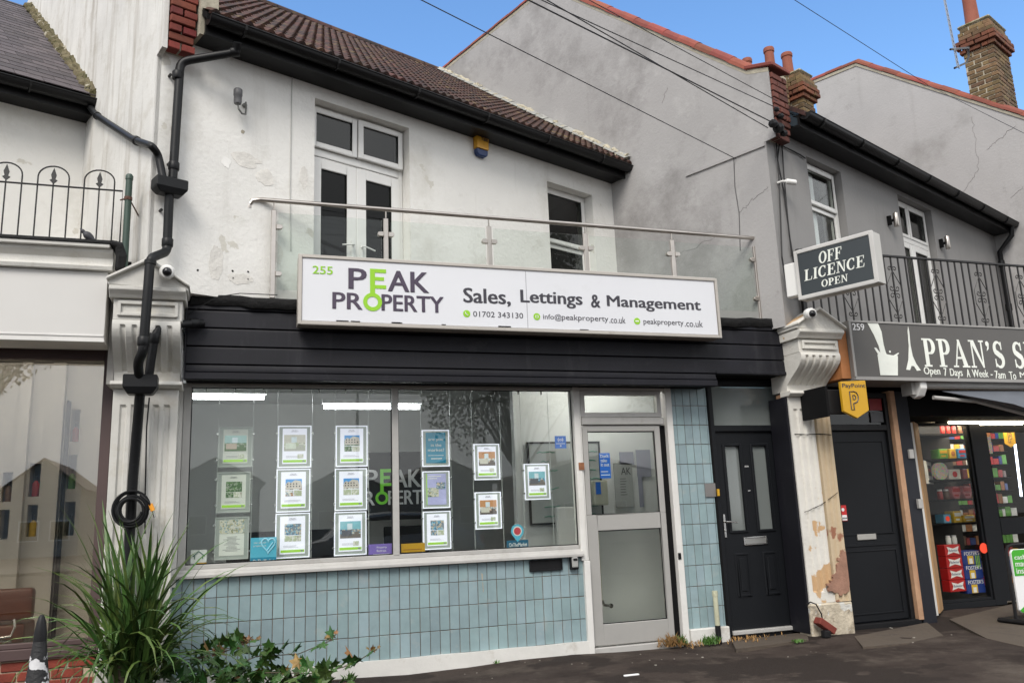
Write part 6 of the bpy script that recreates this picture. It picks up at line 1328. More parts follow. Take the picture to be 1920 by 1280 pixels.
# ---- wrought iron railing over the corner shop
IR = thing('iron_railing', 'black wrought iron balcony railing with scroll motifs above the grey sign', 'railing', (8, 7.15, 3.1))
yr = 7.15; zr7 = 3.93; zl7 = 3.10
obj('top_rail', MB().box(5.75, 10.9, yr - .02, yr + .02, zr7 - .01, zr7 + .008), MIRON, IR); obj('bottom_rail', MB().box(5.75, 10.9, yr - .012, yr + .012, zl7, zl7 + .02), MIRON, IR)
def spiral(cx, cz, r, turns, a0, sgn, n=14): return [(cx + r * (1 - .8 * i / n) * math.cos(a0 + sgn * turns * 2 * PI * i / n), yr, cz + r * (1 - .8 * i / n) * math.sin(a0 + sgn * turns * 2 * PI * i / n)) for i in range(n + 1)]
x = 5.80; i = 0; ctr = []
x2000 = PS(1752, 560, yr).x; 
pts_ = [PS(px, 540, yr).x for px in (1594, 1677, 1758, 1838, 1914)]; motifs = pts_ + [pts_[-1] + (pts_[-1] - pts_[-2]) * k for k in (1, 2, 3)]
sp = (motifs[1] - motifs[0]) / 6
for m_ in motifs:
    for k in range(6):
        if k != 0 or True:
            xx = m_ + sp * k
            if k == 0 or xx < 10.9: obj('bar', MB().box(xx - .007, xx + .007, yr - .007, yr + .007, zl7 + .02, zr7 - .01), MIRON, IR)
    L1 = m_; zc = (zl7 + zr7) / 2; mb = MB()
    for s in (-1, 1):
        mb.tube(spiral(L1 + s * .034, zc + .27, .030, 1.1, PI if s > 0 else 0, -s), .006, 4); mb.tube(spiral(L1 + s * .034, zc - .27, .030, 1.1, PI if s > 0 else 0, s), .006, 4)
        mb.tube(spiral(L1 + s * .038, zc + .045, .036, 1.1, PI if s > 0 else 0, s), .006, 4); mb.tube(spiral(L1 + s * .038, zc - .045, .036, 1.1, PI if s > 0 else 0, -s), .006, 4)
        mb.tube([(L1, yr, zc + .25), (L1 + s * sp * .95, yr, zc + .08), (L1 + s * sp * .95, yr, zc + .08)][:2], .006, 4); mb.tube([(L1 + s * sp * .95, yr, zc + .08), (L1 + s * sp * .95, yr, zc - .08)], .005, 4); mb.tube([(L1 + s * sp * .95, yr, zc - .08), (L1, yr, zc - .25)], .006, 4)
    obj('scroll_motif', mb, MIRON, IR)
x = motifs[0] - sp
while x > 5.76: obj('bar', MB().box(x - .007, x + .007, yr - .007, yr + .007, zl7 + .02, zr7 - .01), MIRON, IR); x -= sp
obj('railing_post', MB().box(5.70, 5.745, yr - .02, yr + .02, 3.05, zr7), MIRON, IR)
obj('balcony_deck', MB().box(5.65, 11.2, 7.2, 9.4, 3.02, 3.08), MDARK, IR)

# ---- A-board
t = thing('pavement_sign', 'green and white cash machine board on a black stand at the right edge', 'sign', (7.55, 6.85, 0))
fa = Fr(PS(1893, 1020, 6.75).to_tuple()[:2] + (0,), X, Y); z0_, z1_ = .20, 1.02; wA = .55
z1_ = PS(1893, 1030, 6.75).z; z0_ = PS(1905, 1150, 6.75).z
mb = MB().prism([(0.03, z0_), (wA, z0_), (wA, z1_), (.03, z1_), (0, z1_ - .03), (0, z0_ + .03)], 0, .03, fa); obj('board', mb, MWV, t, bevel=.006)
mm = MB().prism([(.004, z1_ - .26), (wA - .01, z1_ - .26), (wA - .01, z1_ - .005), (.03, z1_ - .005), (.004, z1_ - .03)], -.004, -.001, fa).prism([(.004, z0_ + .03), (.03, z0_ + .006), (wA - .01, z0_ + .006), (wA - .01, z1_ - .3), (.34, z1_ - .3), (.06, z0_ + .06)], -.004, -.001, fa); obj('green_panel', mm, mat('bright_green_print', (.05, .36, .02), .4), t)
mb = MB()
for i, s in enumerate(('cash', 'machine', 'inside')): text(mb, s, fa, .03, .03 + (.15, .30, .21)[i], z1_ - .10 - i * .07, z1_ - .055 - i * .07 + (.012 if i else 0), -.0045, .01, .001)
obj('lettering', mb, MWV, t)
obj('stand', MB().tube([fa.p(-.05, .015, .03), fa.p(-.045, .015, z1_ - .02), fa.p(-.02, .015, z1_ + .03), fa.p(.03, .015, z1_ + .045), fa.p(wA, .015, z1_ + .05), fa.p(wA + .05, .015, z1_ - .02), fa.p(wA + .05, .015, .03)], .016, 8), MBLACK, t, smooth=True)
obj('base', MB().box(-.12, wA + .12, -.16, .2, .0, .05, fa), MBLACK, t, bevel=.02)

# ================================================================== BUILDING 253 (left, salon)
B3 = thing('shop_building', 'white building with slate roof and blank white fascia at the left edge', 'building', (K0.x, K0.y, 0))
obj('upper_wall', MB().wall(-4.5, -.0, 3.3, 5.56, 0, .25, [], F3), MWHITE, B3, fixn=False)
E_c_s = E_c; E_c = 5.56; Rc_s = Rc; Rc = 8.62
R3 = roofplane(B3, F3, -4.5, .0)
sme = rawmesh('slate', MB().box(.003, .247, 0, .40, 0, .009), MSLATE)
for r_ in range(25):
    for c_ in range(10):
        a = -2.48 + c_ * .25 - (.125 if r_ % 2 else 0)
        if a < -2.45: continue
        inst('slate', sme, R3, roofmat(F3, a, r_ * .196, tilt=.022, roll=random.uniform(-.01, .01), lift=-.005))
    inst('slate', sme, R3, roofmat(F3, -.125 if r_ % 2 else -.0, r_ * .196, tilt=.022) @ Matrix.Diagonal((.5 if r_ % 2 else .05, 1, 1, 1)))
mb = MB(); rough_strip(mb, F3, [(-.05, E_b + .0, E_c + .03), (-.05, Rb, Rc + .03)], .045, .05, amp=.02); rough_strip(mb, F3, [(-.01, E_b + .0, E_c + .07), (-.01, Rb, Rc + .07)], .035, .05, amp=.015); obj('mortar_fillet', mb, mat('dark_moss_fillet', (.15, .125, .07), .95, var=.35, vscale=14, bump=1, bscale=40, bdist=.02, dirt=[((.05, .05, .012), .9, 7, .47)], patch=[((.36, .33, .26), 5, .62)]), R3)
E_c = E_c_s; Rc = Rc_s
eaves(B3, F3, -4.5, .0, 5.53)
F253 = thing('fascia', 'blank white fascia box with moulded coping above the salon window', 'shop fascia', (-1.9, 7.0, 2.7))
obj('fascia_box', MB().box(-4, -.945, 7.0, 7.3, 2.71, 3.255), mat('clean_white_panel', (.58, .57, .55), .55, var=.02, dirt=[((.2, .18, .15), .5, 30, .75)]), F253, bevel=.003)
obj('bottom_lip', MB().box(-4, -.94, 6.985, 7.3, 2.69, 2.709).box(-4, -.95, 6.993, 6.999, 2.735, 2.75), mat('white_trim', (.66, .65, .63), .5), F253, bevel=.002)
obj('cornice', MB().prismx([(6.96, 3.258), (6.95, 3.29), (6.98, 3.31), (6.99, 3.36), (6.95, 3.40), (6.94, 3.425), (7.4, 3.425), (7.4, 3.258)], -4, -.91), MPILA, F253, bevel=.003)
obj('coping', MB().box(-4, -.93, 6.91, 7.4, 3.427, 3.46), mat('lead_coping', (.5, .49, .46), .6, var=.15), F253, bevel=.006); obj('felt_edge', MB().box(-4, -.88, 6.90, 7.5, 3.462, 3.485).tube([(-.92, 6.9, 3.47), (-.87, 6.92, 3.46), (-.85, 6.95, 3.38), (-.86, 6.98, 3.30), (-.88, 7.0, 3.27)], [.02, .035, .045, .04, .02], 8), MFELT, F253)
obj('return_wall', MB().box(-.94, -.89, 7.22, 7.5, 2.4, 3.46).box(-4, -.89, 7.3, 7.55, 2.7205, 3.42), mat('grey_return', (.34, .33, .31), .8), F253)
obj('deck', MB().box(-4.5, -.7, 7.3, 9.2, 3.40, 3.44), MDARK, F253)
# hooped railing
HR = thing('hoop_railing', 'thin black balcony railing with hoops and spear tips above the white fascia', 'railing', (-1.8, 7.08, 3.49)); yh = 7.08
z_top = 3.97; z_bot = PS(100, 455, yh).z
obj('top_rail', MB().tube([(-3.5, yh, z_top), (-.885, yh, z_top), (-.885, yh, z_bot)], .0075, 6), MIRON, HR); obj('bottom_rail', MB().tube([(-3.5, yh, z_bot), (-.94, yh, z_bot)], .007, 6), MIRON, HR)
hx = [(PS(157, 360, yh).x, PS(214, 360, yh).x), (PS(70, 350, yh).x, PS(131, 350, yh).x)]; stp = hx[0][0] - hx[1][0]; wH = hx[0][1] - hx[0][0]
for k in range(6):
    xa = hx[0][0] - stp * k; xb = xa + wH; xm_ = (xa + xb) / 2; r_ = wH / 2
    obj('hoop', MB().tube([(xa, yh, z_bot), (xa, yh, z_top + .06)] + [(xm_ - r_ * math.cos(PI * j / 12), yh, z_top + .07 + r_ * .85 * math.sin(PI * j / 12)) for j in range(13)] + [(xb, yh, z_top + .06), (xb, yh, z_bot)], .0062, 6), MIRON, HR)
    obj('spear_bar', MB().tube([(xm_, yh, z_bot), (xm_, yh, z_top + .04)], .006, 6), MIRON, HR)
    s = MB().prism([(xm_ - .005, z_top + .02), (xm_ - .028, z_top + .045), (xm_ - .012, z_top + .055), (xm_ - .020, z_top + .09), (xm_, z_top + .15), (xm_ + .020, z_top + .09), (xm_ + .012, z_top + .055), (xm_ + .028, z_top + .045), (xm_ + .005, z_top + .02)], yh - .006, yh + .006); obj('spear_tip', s, MIRON, HR)
t = thing('green_post', 'dark green post with rusty strap ending the hooped railing', 'post', (-.835, 7.02, 3.2)); x = PS(238, 415, 7.02).x
obj('post', MB().tube([(x, 7.02, 3.18), (x, 7.02, 4.06)], .026, 12).lathe([(.030, 0), (.030, .03), (.02, .045)], (x, 7.02, 4.05), 12), MGREENP, t, smooth=True)
z = PS(240, 371, 7.0).z; obj('strap', MB().lathe([(.031, -.014), (.031, .014)], (x, 7.02, z), 12).tube([(x - .06, 7.05, z - .005), (x, 6.99, z - .005)], .007, 5).tube([(x + .02, 7.03, z - .02), (x + .05, 7.12, z - .06), (x + .07, 7.25, z - .08)], .006, 5), mat('rusty_steel', (.10, .045, .03), .8, var=.3), t)
p = PS(167, 452, 7.0); t = thing('pigeon', 'small dark pigeon crouching on the coping under the hooped railing', 'pigeon', (p.x, 7.0, 3.485))
prof = [(r_ * .62, h_ * .62) for r_, h_ in [(.0, -.13), (.018, -.12), (.022, -.06), (.045, 0), (.050, .05), (.036, .085), (.024, .10), (.026, .12), (.022, .14), (.008, .152), (.003, .165), (0, .168)]]
obj('body', MB().lathe(prof, (p.x + .01, 6.99, 3.525), 12, Vector((-.75, -.1, .65))), mat('pigeon_grey', (.035, .035, .042), .6, var=.3, vscale=30), t, smooth=True)
obj('leg', MB().tube([(p.x + .0, 6.99, 3.484), (p.x + .01, 6.99, 3.52)], .004, 5).tube([(p.x + .0, 7.02, 3.484), (p.x + .01, 7.02, 3.52)], .004, 5), mat('pink_leg', (.3, .08, .06), .6), t)

# salon window
SA = thing('salon_window', 'large brown framed salon window with reflections at the left edge', 'shop window', (-2, 7.5, .4)); ya = 7.5
obj('window_frame', MB().box(-.995, -.915, ya - .02, ya + .06, .42, 2.72).box(-4.2, -.995, ya - .02, ya + .06, 2.64, 2.72).box(-4.2, -.915, ya - .04, ya + .06, .34, .42).box(-4.2, -.995, ya - .015, ya + .06, .42, .46), MBROWNF, SA, bevel=.006)
obj('pane', MB().box(-4.2, -.99, ya + .01, ya + .018, .45, 2.645), GL_SALON, SA)
st = obj('mortar_bed', MB().box(-4.2, -.90, ya - .0, ya + .3, -.05, .335), mat('cream_mortar', (.42, .33, .24), .9, var=.2), SA)
bme = rawmesh('brick', MB().box(0, .215, -.012, .05, 0, .065), mat('bright_red_brick', (.20, .035, .02), .8, var=.2, vscale=10, bump=.4, rand=.2), .005)
for i in range(5):
    for k in range(12):
        x = -1.12 - k * .226 + (.113 if i % 2 else 0)
        if x + .2 < -.88: inst('brick', bme, st, Matrix.Translation((x, ya, .262 - i * .075)))
# salon interior
SI = thing('salon_interior', 'cream salon room with wall niches seen through the left window', 'room', (-2, 9, 0))
roombox('room_walls', FS, -5, -.75, 7.8, 10.5, .02, 2.9, MWIN2, SI)
ni = []
for (x0_, y0_, x1_, y1_) in ((134, 767, 147, 828), (126, 852, 141, 916), (122, 940, 138, 1003), (57, 868, 73, 930), (52, 946, 67, 1005), (6, 885, 20, 940), (0, 955, 14, 1010)):
    a, b = PS(x0_, y0_, 9.0), PS(x1_, y1_, 9.0); ni.append((a.x, b.x, b.z, a.z))
obj('niche_wall', MB().wall(-4.9, -.76, .03, 2.88, 9.0, 9.2, ni), MWIN2, SI, fixn=False)
obj('dark_divider', MB().box(*(lambda q: (q - .008, q + .008))(PS(112, 1000, 8.9).x), 8.85, 8.99, .03, 2.5), MDARK, SI)
obj('pilaster_strip', MB().box(PS(85, 900, 8.9).x, PS(112, 900, 8.9).x - .01, 8.90, 8.99, .03, 2.87).box(PS(25, 900, 8.9).x, PS(45, 900, 8.9).x, 8.90, 8.99, .03, 2.87), MWIN2, SI)
for i, (x0_, x1_, z0_, z1_) in enumerate(ni[:6]):
    mcol = [MJAR, MGR2, MDARK, MRC, MYC, MJAR2][i % 6]; pos = ['top right', 'middle right', 'lower right', 'upper middle', 'lower middle', 'left'][i]
    xm_ = (x0_ + x1_) / 2; t = thing('bottle', 'small bottle in the %s niche of the salon wall' % pos, 'bottle', (xm_, 9.06, z0_)); obj('flask', MB().lathe([(.03, 0), (.032, .01), (.032, .12), (.012, .15)], (xm_, 9.07, z0_), 10), mcol, t, smooth=True); obj('cap', MB().lathe([(.014, 0), (.014, .04)], (xm_, 9.07, z0_ + .15), 10), MBLACK, t)
ych = 8.0
a, b = PS(-60, 1108, ych), PS(58, 1175, ych)
t = thing('salon_chair', 'brown leather salon chair with chrome hoop behind the left window', 'chair', (a.x, ych, .3))
obj('backrest', MB().box(a.x, b.x, ych, ych + .12, b.z + .06, a.z), MLEATH, t, bevel=.055, segs=4, smooth=True); obj('seat', MB().box(a.x, b.x - .05, ych + .02, ych + .45, b.z - .12, b.z + .03), MLEATH, t, bevel=.05, segs=4, smooth=True)
obj('chrome_hoop', MB().tube([PS(27, 1160, ych - .02), PS(28, 1175, ych - .04), PS(20, 1192, ych - .05), PS(-30, 1200, ych - .05)], .010, 8), MCHROME, t, smooth=True)
obj('pedestal', MB().tube([((a.x + b.x) / 2, ych + .2, .05), ((a.x + b.x) / 2, ych + .2, b.z - .1)], .04, 10), MCHROME, t)
a = PS(10, 1205, 7.8); tag(obj('glass_shelf', MB().box(-4, PS(105, 1200, 7.8).x, 7.65, 8.0, a.z - .0, a.z + .015), glassmat('green_shelf_glass', (.7, .85, .8), .2), bevel=.003), 'greenish glass shelf low behind the salon window', 'shelf')

# ================================================================== PIPES
pth = lambda L_: [P for P in L_]
DP = thing('downpipe', 'black drainpipe from the white house\'s gutter down past the dome camera to the hose', 'downpipe', (-.5, 6.85, .5))
def f5(px, py, b): return frp3(F5, px, py, b)
def bendpath(pts, r=.05, n=4):
    out_ = [pts[0]]
    for i in range(1, len(pts) - 1):
        p, a, b = pts[i], (pts[i - 1] - pts[i]), (pts[i + 1] - pts[i]); ra = min(r, a.length * .45); rb = min(r, b.length * .45); A = p + a.normalized() * ra; B = p + b.normalized() * rb
        for k in range(n + 1): u = k / n; out_.append(A * (1 - u) ** 2 + p * 2 * u * (1 - u) + B * u * u)
    out_.append(pts[-1]); return out_
r0 = .036
hop1 = PS(320, 350, 6.90)
pA = [f5(446, 80, -.33), f5(444, 98, -.28), f5(338, 116, -.07), f5(324, 335, -.07)]
obj('pipe', MB().tube(bendpath(pA, .07), r0, 12), MBLACKP, DP, smooth=True)
def collar(mb, p, d, r=.044, h=.035): return mb.lathe([(r * .9, -h), (r, -h * .8), (r, h * .8), (r * .9, h)], p, 14, d)
mb = MB()
for (px, py, b) in ((333, 142, -.07), (326, 312, -.07)): collar(mb, f5(px, py, b), Z)
collar(mb, f5(440, 98, -.27), f5(338, 116, -.07) - f5(444, 98, -.28)); obj('collar', mb, MBLACKP, DP, smooth=True)
h1 = f5(318, 352, -.12)
def hopper(p, w, h, d, par, fr):
    q = p - par_o
    mb = MB(); o = Fr(p, fr.ex, fr.ey)
    top = [(-w / 2, -d / 2), (w / 2, -d / 2), (w / 2, d / 2), (-w / 2, d / 2)]; bot = [(x * .72, y * .72) for x, y in top]
    vs = [o.p(x, y, h / 2) for x, y in top] + [o.p(x, y, -h * .15) for x, y in top] + [o.p(x, y, -h / 2) for x, y in bot]
    mb.add(vs, [(0, 1, 2, 3), (8, 11, 10, 9)] + [(i, (i + 1) % 4, (i + 1) % 4 + 4, i + 4) for i in range(4)] + [(i + 4, (i + 1) % 4 + 4, (i + 1) % 4 + 8, i + 8) for i in range(4)])
    return obj('hopper', mb, MBLACKP, par, bevel=.008)
par_o = Vector((0, 0, 0))
hopper(h1, .25, .13, .15, DP, F5)
pB = [h1 - Z * .05, f5(312, 470, -.10), f5(285, 483, -.14), PS(283, 497, 6.78), PS(269, 690, 6.80), PS(262, 705, 6.9)]
pB = [h1 - Z * .05, f5(313, 472, -.09), PS(282, 484, 6.74), PS(268, 660, 6.76), PS(258, 680, 6.84), PS(262, 712, 6.95)]
obj('pipe', MB().tube(bendpath(pB, .05), r0, 12), MBLACKP, DP, smooth=True)
mb = MB(); collar(mb, f5(314, 455, -.09), Z); collar(mb, PS(269, 640, 6.76), Z); collar(mb, PS(282, 492, 6.745), Z, .044, .02); obj('collar', mb, MBLACKP, DP, smooth=True)
h2 = PS(264, 722, 6.98); hopper(h2, .245, .15, .16, DP, FS)
g_ = [h2 - Z * .06, PS(262, 745, 7.0), PS(249, 900, 7.12), PS(243, 1010, 7.14), PS(238, 1200, 7.15)]
obj('pipe', MB().tube(g_, r0 + .002, 12), MBLACKP, DP, smooth=True)
DP2 = thing('downpipe', 'black drainpipe slanting from the slate roof gutter across the streaked wall', 'downpipe', (-1.2, 8, 5.6))
def g5(px, py, off): p = PL(px, py, C0 - U * off, U); return p
pC = [g5(166, 168, .06), g5(160, 190, .05), g5(180, 216, .05), g5(250, 262, .05), g5(285, 274, .05), f5(297, 290, -.05), f5(306, 338, -.10)]
obj('pipe', MB().tube(bendpath(pC, .06), .031, 12), MBLACKP, DP2, smooth=True)
mb = MB(); collar(mb, g5(182, 217, .05), g5(250, 262, .05) - g5(180, 216, .05), .040, .02); collar(mb, g5(256, 264, .05), g5(250, 262, .05) - g5(180, 216, .05), .040, .03); obj('collar', mb, MBLACKP, DP2, smooth=True)
DP3 = thing('waste_pipe', 'short black waste pipe running from the charcoal fascia to the lower hopper', 'pipe', (-.5, 6.9, 2.7))
pD = [PS(380, 606, 7.16), PS(362, 606, 7.10), PS(300, 613, 6.95), PS(290, 630, 6.93), PS(279, 705, 6.98)]
obj('pipe', MB().tube(bendpath(pD, .06), .033, 12), MBLACKP, DP3, smooth=True); mb = MB(); collar(mb, PS(364, 606, 7.11), pD[2] - pD[1], .042, .04); collar(mb, PS(289, 634, 6.935), pD[4] - pD[3], .040, .04); obj('collar', mb, MBLACKP, DP3, smooth=True)
for i, (px, py, b) in enumerate(((320, 140, -.04), (318, 306, -.04), (303, 393, -.04))): p = f5(px, py, b); obj('pipe_clip', MB().lathe([(.018, 0), (.022, .04)], p, 8, X).lathe([(.012, 0), (.012, .05)], p, 8, F5.ey), mat('clip_black', (.02, .02, .02), .6), DP)
tag(obj('cable', MB().tube([PS(280, 745, 7.17), PS(275, 800, 7.19), PS(272, 940, 7.19), PS(272, 1000, 7.18)], .006, 5), MBLACK), 'thin black cable running down the left pilaster beside the drainpipe', 'cable')
# hose coil
HC = thing('hose_coil', 'coiled black hose with yellow and silver nozzle hung on the drainpipe', 'hose', PS(245, 955, 7.03)); random.seed(21)
mb = MB(); ctr = PS(246, 956, 7.04); R0 = (PS(282, 955, 7.04) - ctr).length * .93; pts = []
for k in range(6 * 26):
    t_ = 2 * PI * k / 26; l_ = k / 26; rr = R0 * (1 + .06 * math.sin(l_ * 2.3)) - .016 * (l_ % 3); pts.append(ctr + X * (math.cos(t_) * rr + .006 * math.sin(l_ * 3)) + Z * (math.sin(t_) * rr * 1.06 + .008 * math.cos(l_ * 2)) + Y * (-.012 * (l_ - 3) - .00))
mb.tube(pts, .0098, 7); e = PS(289, 965, 7.0); mb.tube(bendpath([ctr + X * R0 * .5 + Z * R0 * .9 - Y * .05, PS(278, 940, 6.98), PS(284, 950, 7.0)], .04), .009, 7)
obj('hose', mb, MBLACKP, HC, smooth=True)
obj('nozzle', MB().tube([PS(282, 944, 7.0), PS(287, 957, 7.0)], [.016, .018], 10), mat('orange_plastic', (.75, .30, .02), .4), HC, smooth=True); obj('nozzle_tip', MB().tube([PS(287, 957, 7.0), PS(290, 970, 7.0)], [.010, .008], 8), MCHROME, HC, smooth=True)

# overflow pipe by the tiled pier
t = thing('overflow_pipe', 'short cream pipe with black foot standing before the tiled pier', 'pipe', (4.6, 7.4, 0)); p = PS(1345, 1165, 7.40); p = Vector((p.x, 7.40, 0))
obj('upper_pipe', MB().lathe([(.022, .14), (.024, .15), (.024, .42), (.028, .42), (.028, .47)], p, 12), mat('cream_pvc', (.50, .50, .36), .45, dirt=[((.25, .2, .12), .6, 9, .58)]), t, smooth=True); obj('foot', MB().lathe([(.027, -.02), (.027, .15)], p, 12), MBLACK, t, smooth=True)

# ================================================================== WIRES
MCAB = mat('weathered_overhead_cable', (.035, .035, .04), .7)
def overhead(name, lab, pts, r, grp='overhead cables crossing the gable'):
    # sagging wire through measured anchor points
    P_ = [PT(*p) if isinstance(p, tuple) else p for p in pts]; mid_ = []
    for i in range(len(P_) - 1):
        for k in range(10): u = k / 10; q = P_[i].lerp(P_[i + 1], u); mid_.append(q)
    mid_.append(P_[-1]); return tag(obj(name, MB().tube(mid_, r, 5), MCAB, smooth=True), lab, 'cable', grp)
def gw(px, py, off=.03): return PL(px, py, K - U * off, U)
overhead('overhead_cable', 'single overhead cable anchored low on the grey gable', [(700, -45, 6.5), gw(1380, 298)], .0045)
overhead('overhead_cable', 'upper overhead cable running to the top of the brick kneeler', [(905, -50, 6.5), gw(1462, 205, .08)], .0045)
overhead('overhead_cable', 'lower thick overhead cable ending at the black bracket', [(930, -30, 6.3), gw(1445, 228, .08)], .0065)
overhead('overhead_cable', 'steep overhead cable from the sky behind the red coping', [(1020, -45, 7), gw(1458, 190, .05)], .004)
overhead('overhead_cable', 'second lower overhead cable close beside the thick one', [(900, -72, 6.4), gw(1440, 240, .08)], .005)
overhead('overhead_cable', 'thin overhead cable crossing the blue sky above the right gable', [(1430, -38, 12), (1740, 160, 16)], .005, 'overhead cables crossing the sky')
overhead('overhead_cable', 'continuation of the sky cable in front of the right gable wall', [(1740, 160, 16), (2000, 290, 12)], .004, 'overhead cables crossing the sky')
t = thing('cable_cluster', 'loose black cables and clamps hanging from the grey corner', 'cables', C1 + Z * 4)
mb = MB()
for L_ in ([(1462, 262), (1458, 300), (1470, 360), (1478, 420), (1485, 480)], [(1466, 270), (1470, 330), (1476, 400), (1480, 440), (1490, 500)], [(1455, 262), (1460, 320), (1464, 420), (1466, 480), (1476, 545), (1500, 560)], [(1460, 270), (1480, 280), (1500, 290), (1510, 297)]):
    mb.tube([f7 for f7 in [frp3(F7, x, y, -.02) for x, y in L_]], .008, 5)
obj('hanging_cable', mb, MBLACK, t)
mb = MB(); mb.tube([gw(x, y, .02) for x, y in ((1376, 296), (1378, 350), (1386, 400), (1388, 470))], .006, 5); obj('wall_cable', mb, mat('weathered_cable', (.09, .09, .09), .7), t)
mb = MB()
for px, py, rr in ((1450, 232, .05), (1460, 240, .06), (1470, 250, .04), (1456, 205, .03), (1464, 218, .035)): mb.lathe([(0, -rr), (rr * .8, -rr * .7), (rr, 0), (rr * .7, rr * .8), (0, rr)], frp3(F7, px, py, -.18), 8, Vector((1, .3, .4)))
obj('cable_clamp', mb, MBLACK, t)
tag(obj('cable', MB().tube([PS(352, 590, 7.17), PS(380, 572, 7.15), PS(410, 556, 7.14), PS(450, 550, 7.14), PS(520, 553, 7.15)], .004, 5), MBLACK), 'thin slack cable looping over the left end of the charcoal fascia', 'cable')

# ================================================================== PLANTS
random.seed(42)
def strapleaf(Ln, w, droop, n=7):
    mb = MB(); pts = []
    for i in range(n + 1):
        u = i / n; ang_ = droop * u * u; pts.append((u, ang_))
    x = z = 0; vs = []
    for i, (u, an) in enumerate(pts):
        if i: x += Ln / n * math.sin(an); z += Ln / n * math.cos(an)
        ww = w * (1 - u) ** .55 * min(1, .5 + u * 3); vs += [(x, -ww / 2, z), (x - ww * .25 * math.cos(an), 0, z + ww * .25 * math.sin(an)), (x, ww / 2, z)]
    fs = [(i * 3 + k, i * 3 + k + 1, (i + 1) * 3 + k + 1, (i + 1) * 3 + k) for i in range(n) for k in range(2)]
    return mb.add(vs, fs)
leafm = [rawmesh('leaf', strapleaf(L_, w, d), MLEAF) for L_, w, d in ((.95, .037, .35), (.85, .036, .8), (.78, .038, 1.3), (.8, .032, 1.9), (.62, .028, 2.4))]
pb = PS(225, 1262, 6.55); pbz = pb.z
CP = thing('cordyline', 'spiky green strap leaved plant growing in front of the left pilaster', 'plant', (pb.x, pb.y, pbz - .1))
obj('stem', MB().tube([(pb.x, pb.y, -.02), (pb.x, pb.y, pbz + .15)], [.06, .05], 10), MBARK, CP)
for i in range(230):
    az = random.uniform(0, 2 * PI); k = random.random(); el = k ** .8 * 1.35
    me = leafm[0 if el < .45 else 1 if el < .8 else 2 if el < 1.05 else random.choice((3, 4))]
    sc = random.uniform(.72, 1.22) * (.95 if el > .9 else 1.0)
    o_ = Vector((pb.x + random.uniform(-.07, .22), pb.y + random.uniform(-.07, .07), pbz + random.uniform(-.12, .16)))
    M = Matrix.Translation(o_) @ Matrix.Rotation(az, 4, 'Z') @ Matrix.Rotation(el * .72, 4, 'Y') @ Matrix.Diagonal((sc, sc * random.uniform(.8, 1.3), sc, 1)); inst('leaf', me, CP, M)
# maple like vine leaves
def vineleaf():
    mb = MB(); pts = [(0, 0)]
    R_ = [.35, .9, .55, 1.0, .6, 1.15, .6, 1.0, .55, .9, .35]
    for i, r_ in enumerate(R_): a = math.radians(-150 + 300 * i / 10 + 90) - math.radians(0); pts.append((r_ * math.cos(a - 0) * .05, .04 + r_ * math.sin(a) * .05))
    vs = [(x, y, -.25 * abs(x)) for x, y in pts] + [(0, .04, .004)]; n = len(pts)
    return mb.add(vs, [(i, (i + 1) % n, n) for i in range(n)])
vme = rawmesh('leaf', vineleaf(), MVINE); vmr = rawmesh('leaf', vineleaf(), MVINER)
VP = thing('creeper', 'low leafy creeper with lobed leaves spreading along the foot of the tiled wall', 'plant', (.3, 6.8, 0))
stems = [[(330, 1290, 6.75), (420, 1255, 6.8), (480, 1230, 6.9), (560, 1225, 7.0), (620, 1200, 7.1), (632, 1186, 7.15)], [(420, 1290, 6.7), (500, 1260, 6.8), (600, 1262, 6.9), (660, 1245, 7.0), (700, 1220, 7.1), (706, 1216, 7.12)], [(300, 1260, 6.8), (400, 1225, 6.9), (440, 1215, 7.0), (468, 1203, 7.1)], [(250, 1290, 6.7), (330, 1240, 6.8), (420, 1222, 6.95), (466, 1200, 7.1), (474, 1192, 7.1)], [(480, 1290, 6.7), (560, 1275, 6.75), (640, 1275, 6.8)]]
mb = MB(); S_ = []
for st_ in stems: P_ = [PS(*q) for q in st_]; S_.append(P_); mb.tube(P_, .004, 5)
obj('stems', mb, MBARK, VP)
cnt = 0
for si, P_ in enumerate(S_):
    for i in range(len(P_) - 1):
        for k in range(11 if i < 3 else 4):
            u = random.random(); p = P_[i].lerp(P_[i + 1], u) + Vector((random.gauss(0, .06), random.gauss(0, .07), random.gauss(-.02, .035))) * (1.1 if i < 2 else .35)
            tip = i >= len(P_) - 2 and si < 4; sc = random.uniform(.45, .75) if tip else random.uniform(.9, 1.5)
            M = Matrix.Translation(p) @ Matrix.Rotation(random.uniform(0, 2 * PI), 4, 'Z') @ Matrix.Rotation(random.uniform(.1, 1.3), 4, 'X') @ Matrix.Diagonal((sc, sc, sc, 1)); inst('leaf', vmr if (tip or random.random() < .06) else vme, VP, M); cnt += 1
for i in range(150):
    px = random.uniform(225, 620); py = random.uniform(1232 + (px - 225) * .06, 1300); p = PS(px, py, random.uniform(6.5, 7.1))
    if p.z < .0: p.z = .02
    sc = random.uniform(.8, 1.5); M = Matrix.Translation(p) @ Matrix.Rotation(random.uniform(0, 2 * PI), 4, 'Z') @ Matrix.Rotation(random.uniform(.1, 1.3), 4, 'X') @ Matrix.Diagonal((sc, sc, sc, 1)); inst('leaf', vme, VP, M)
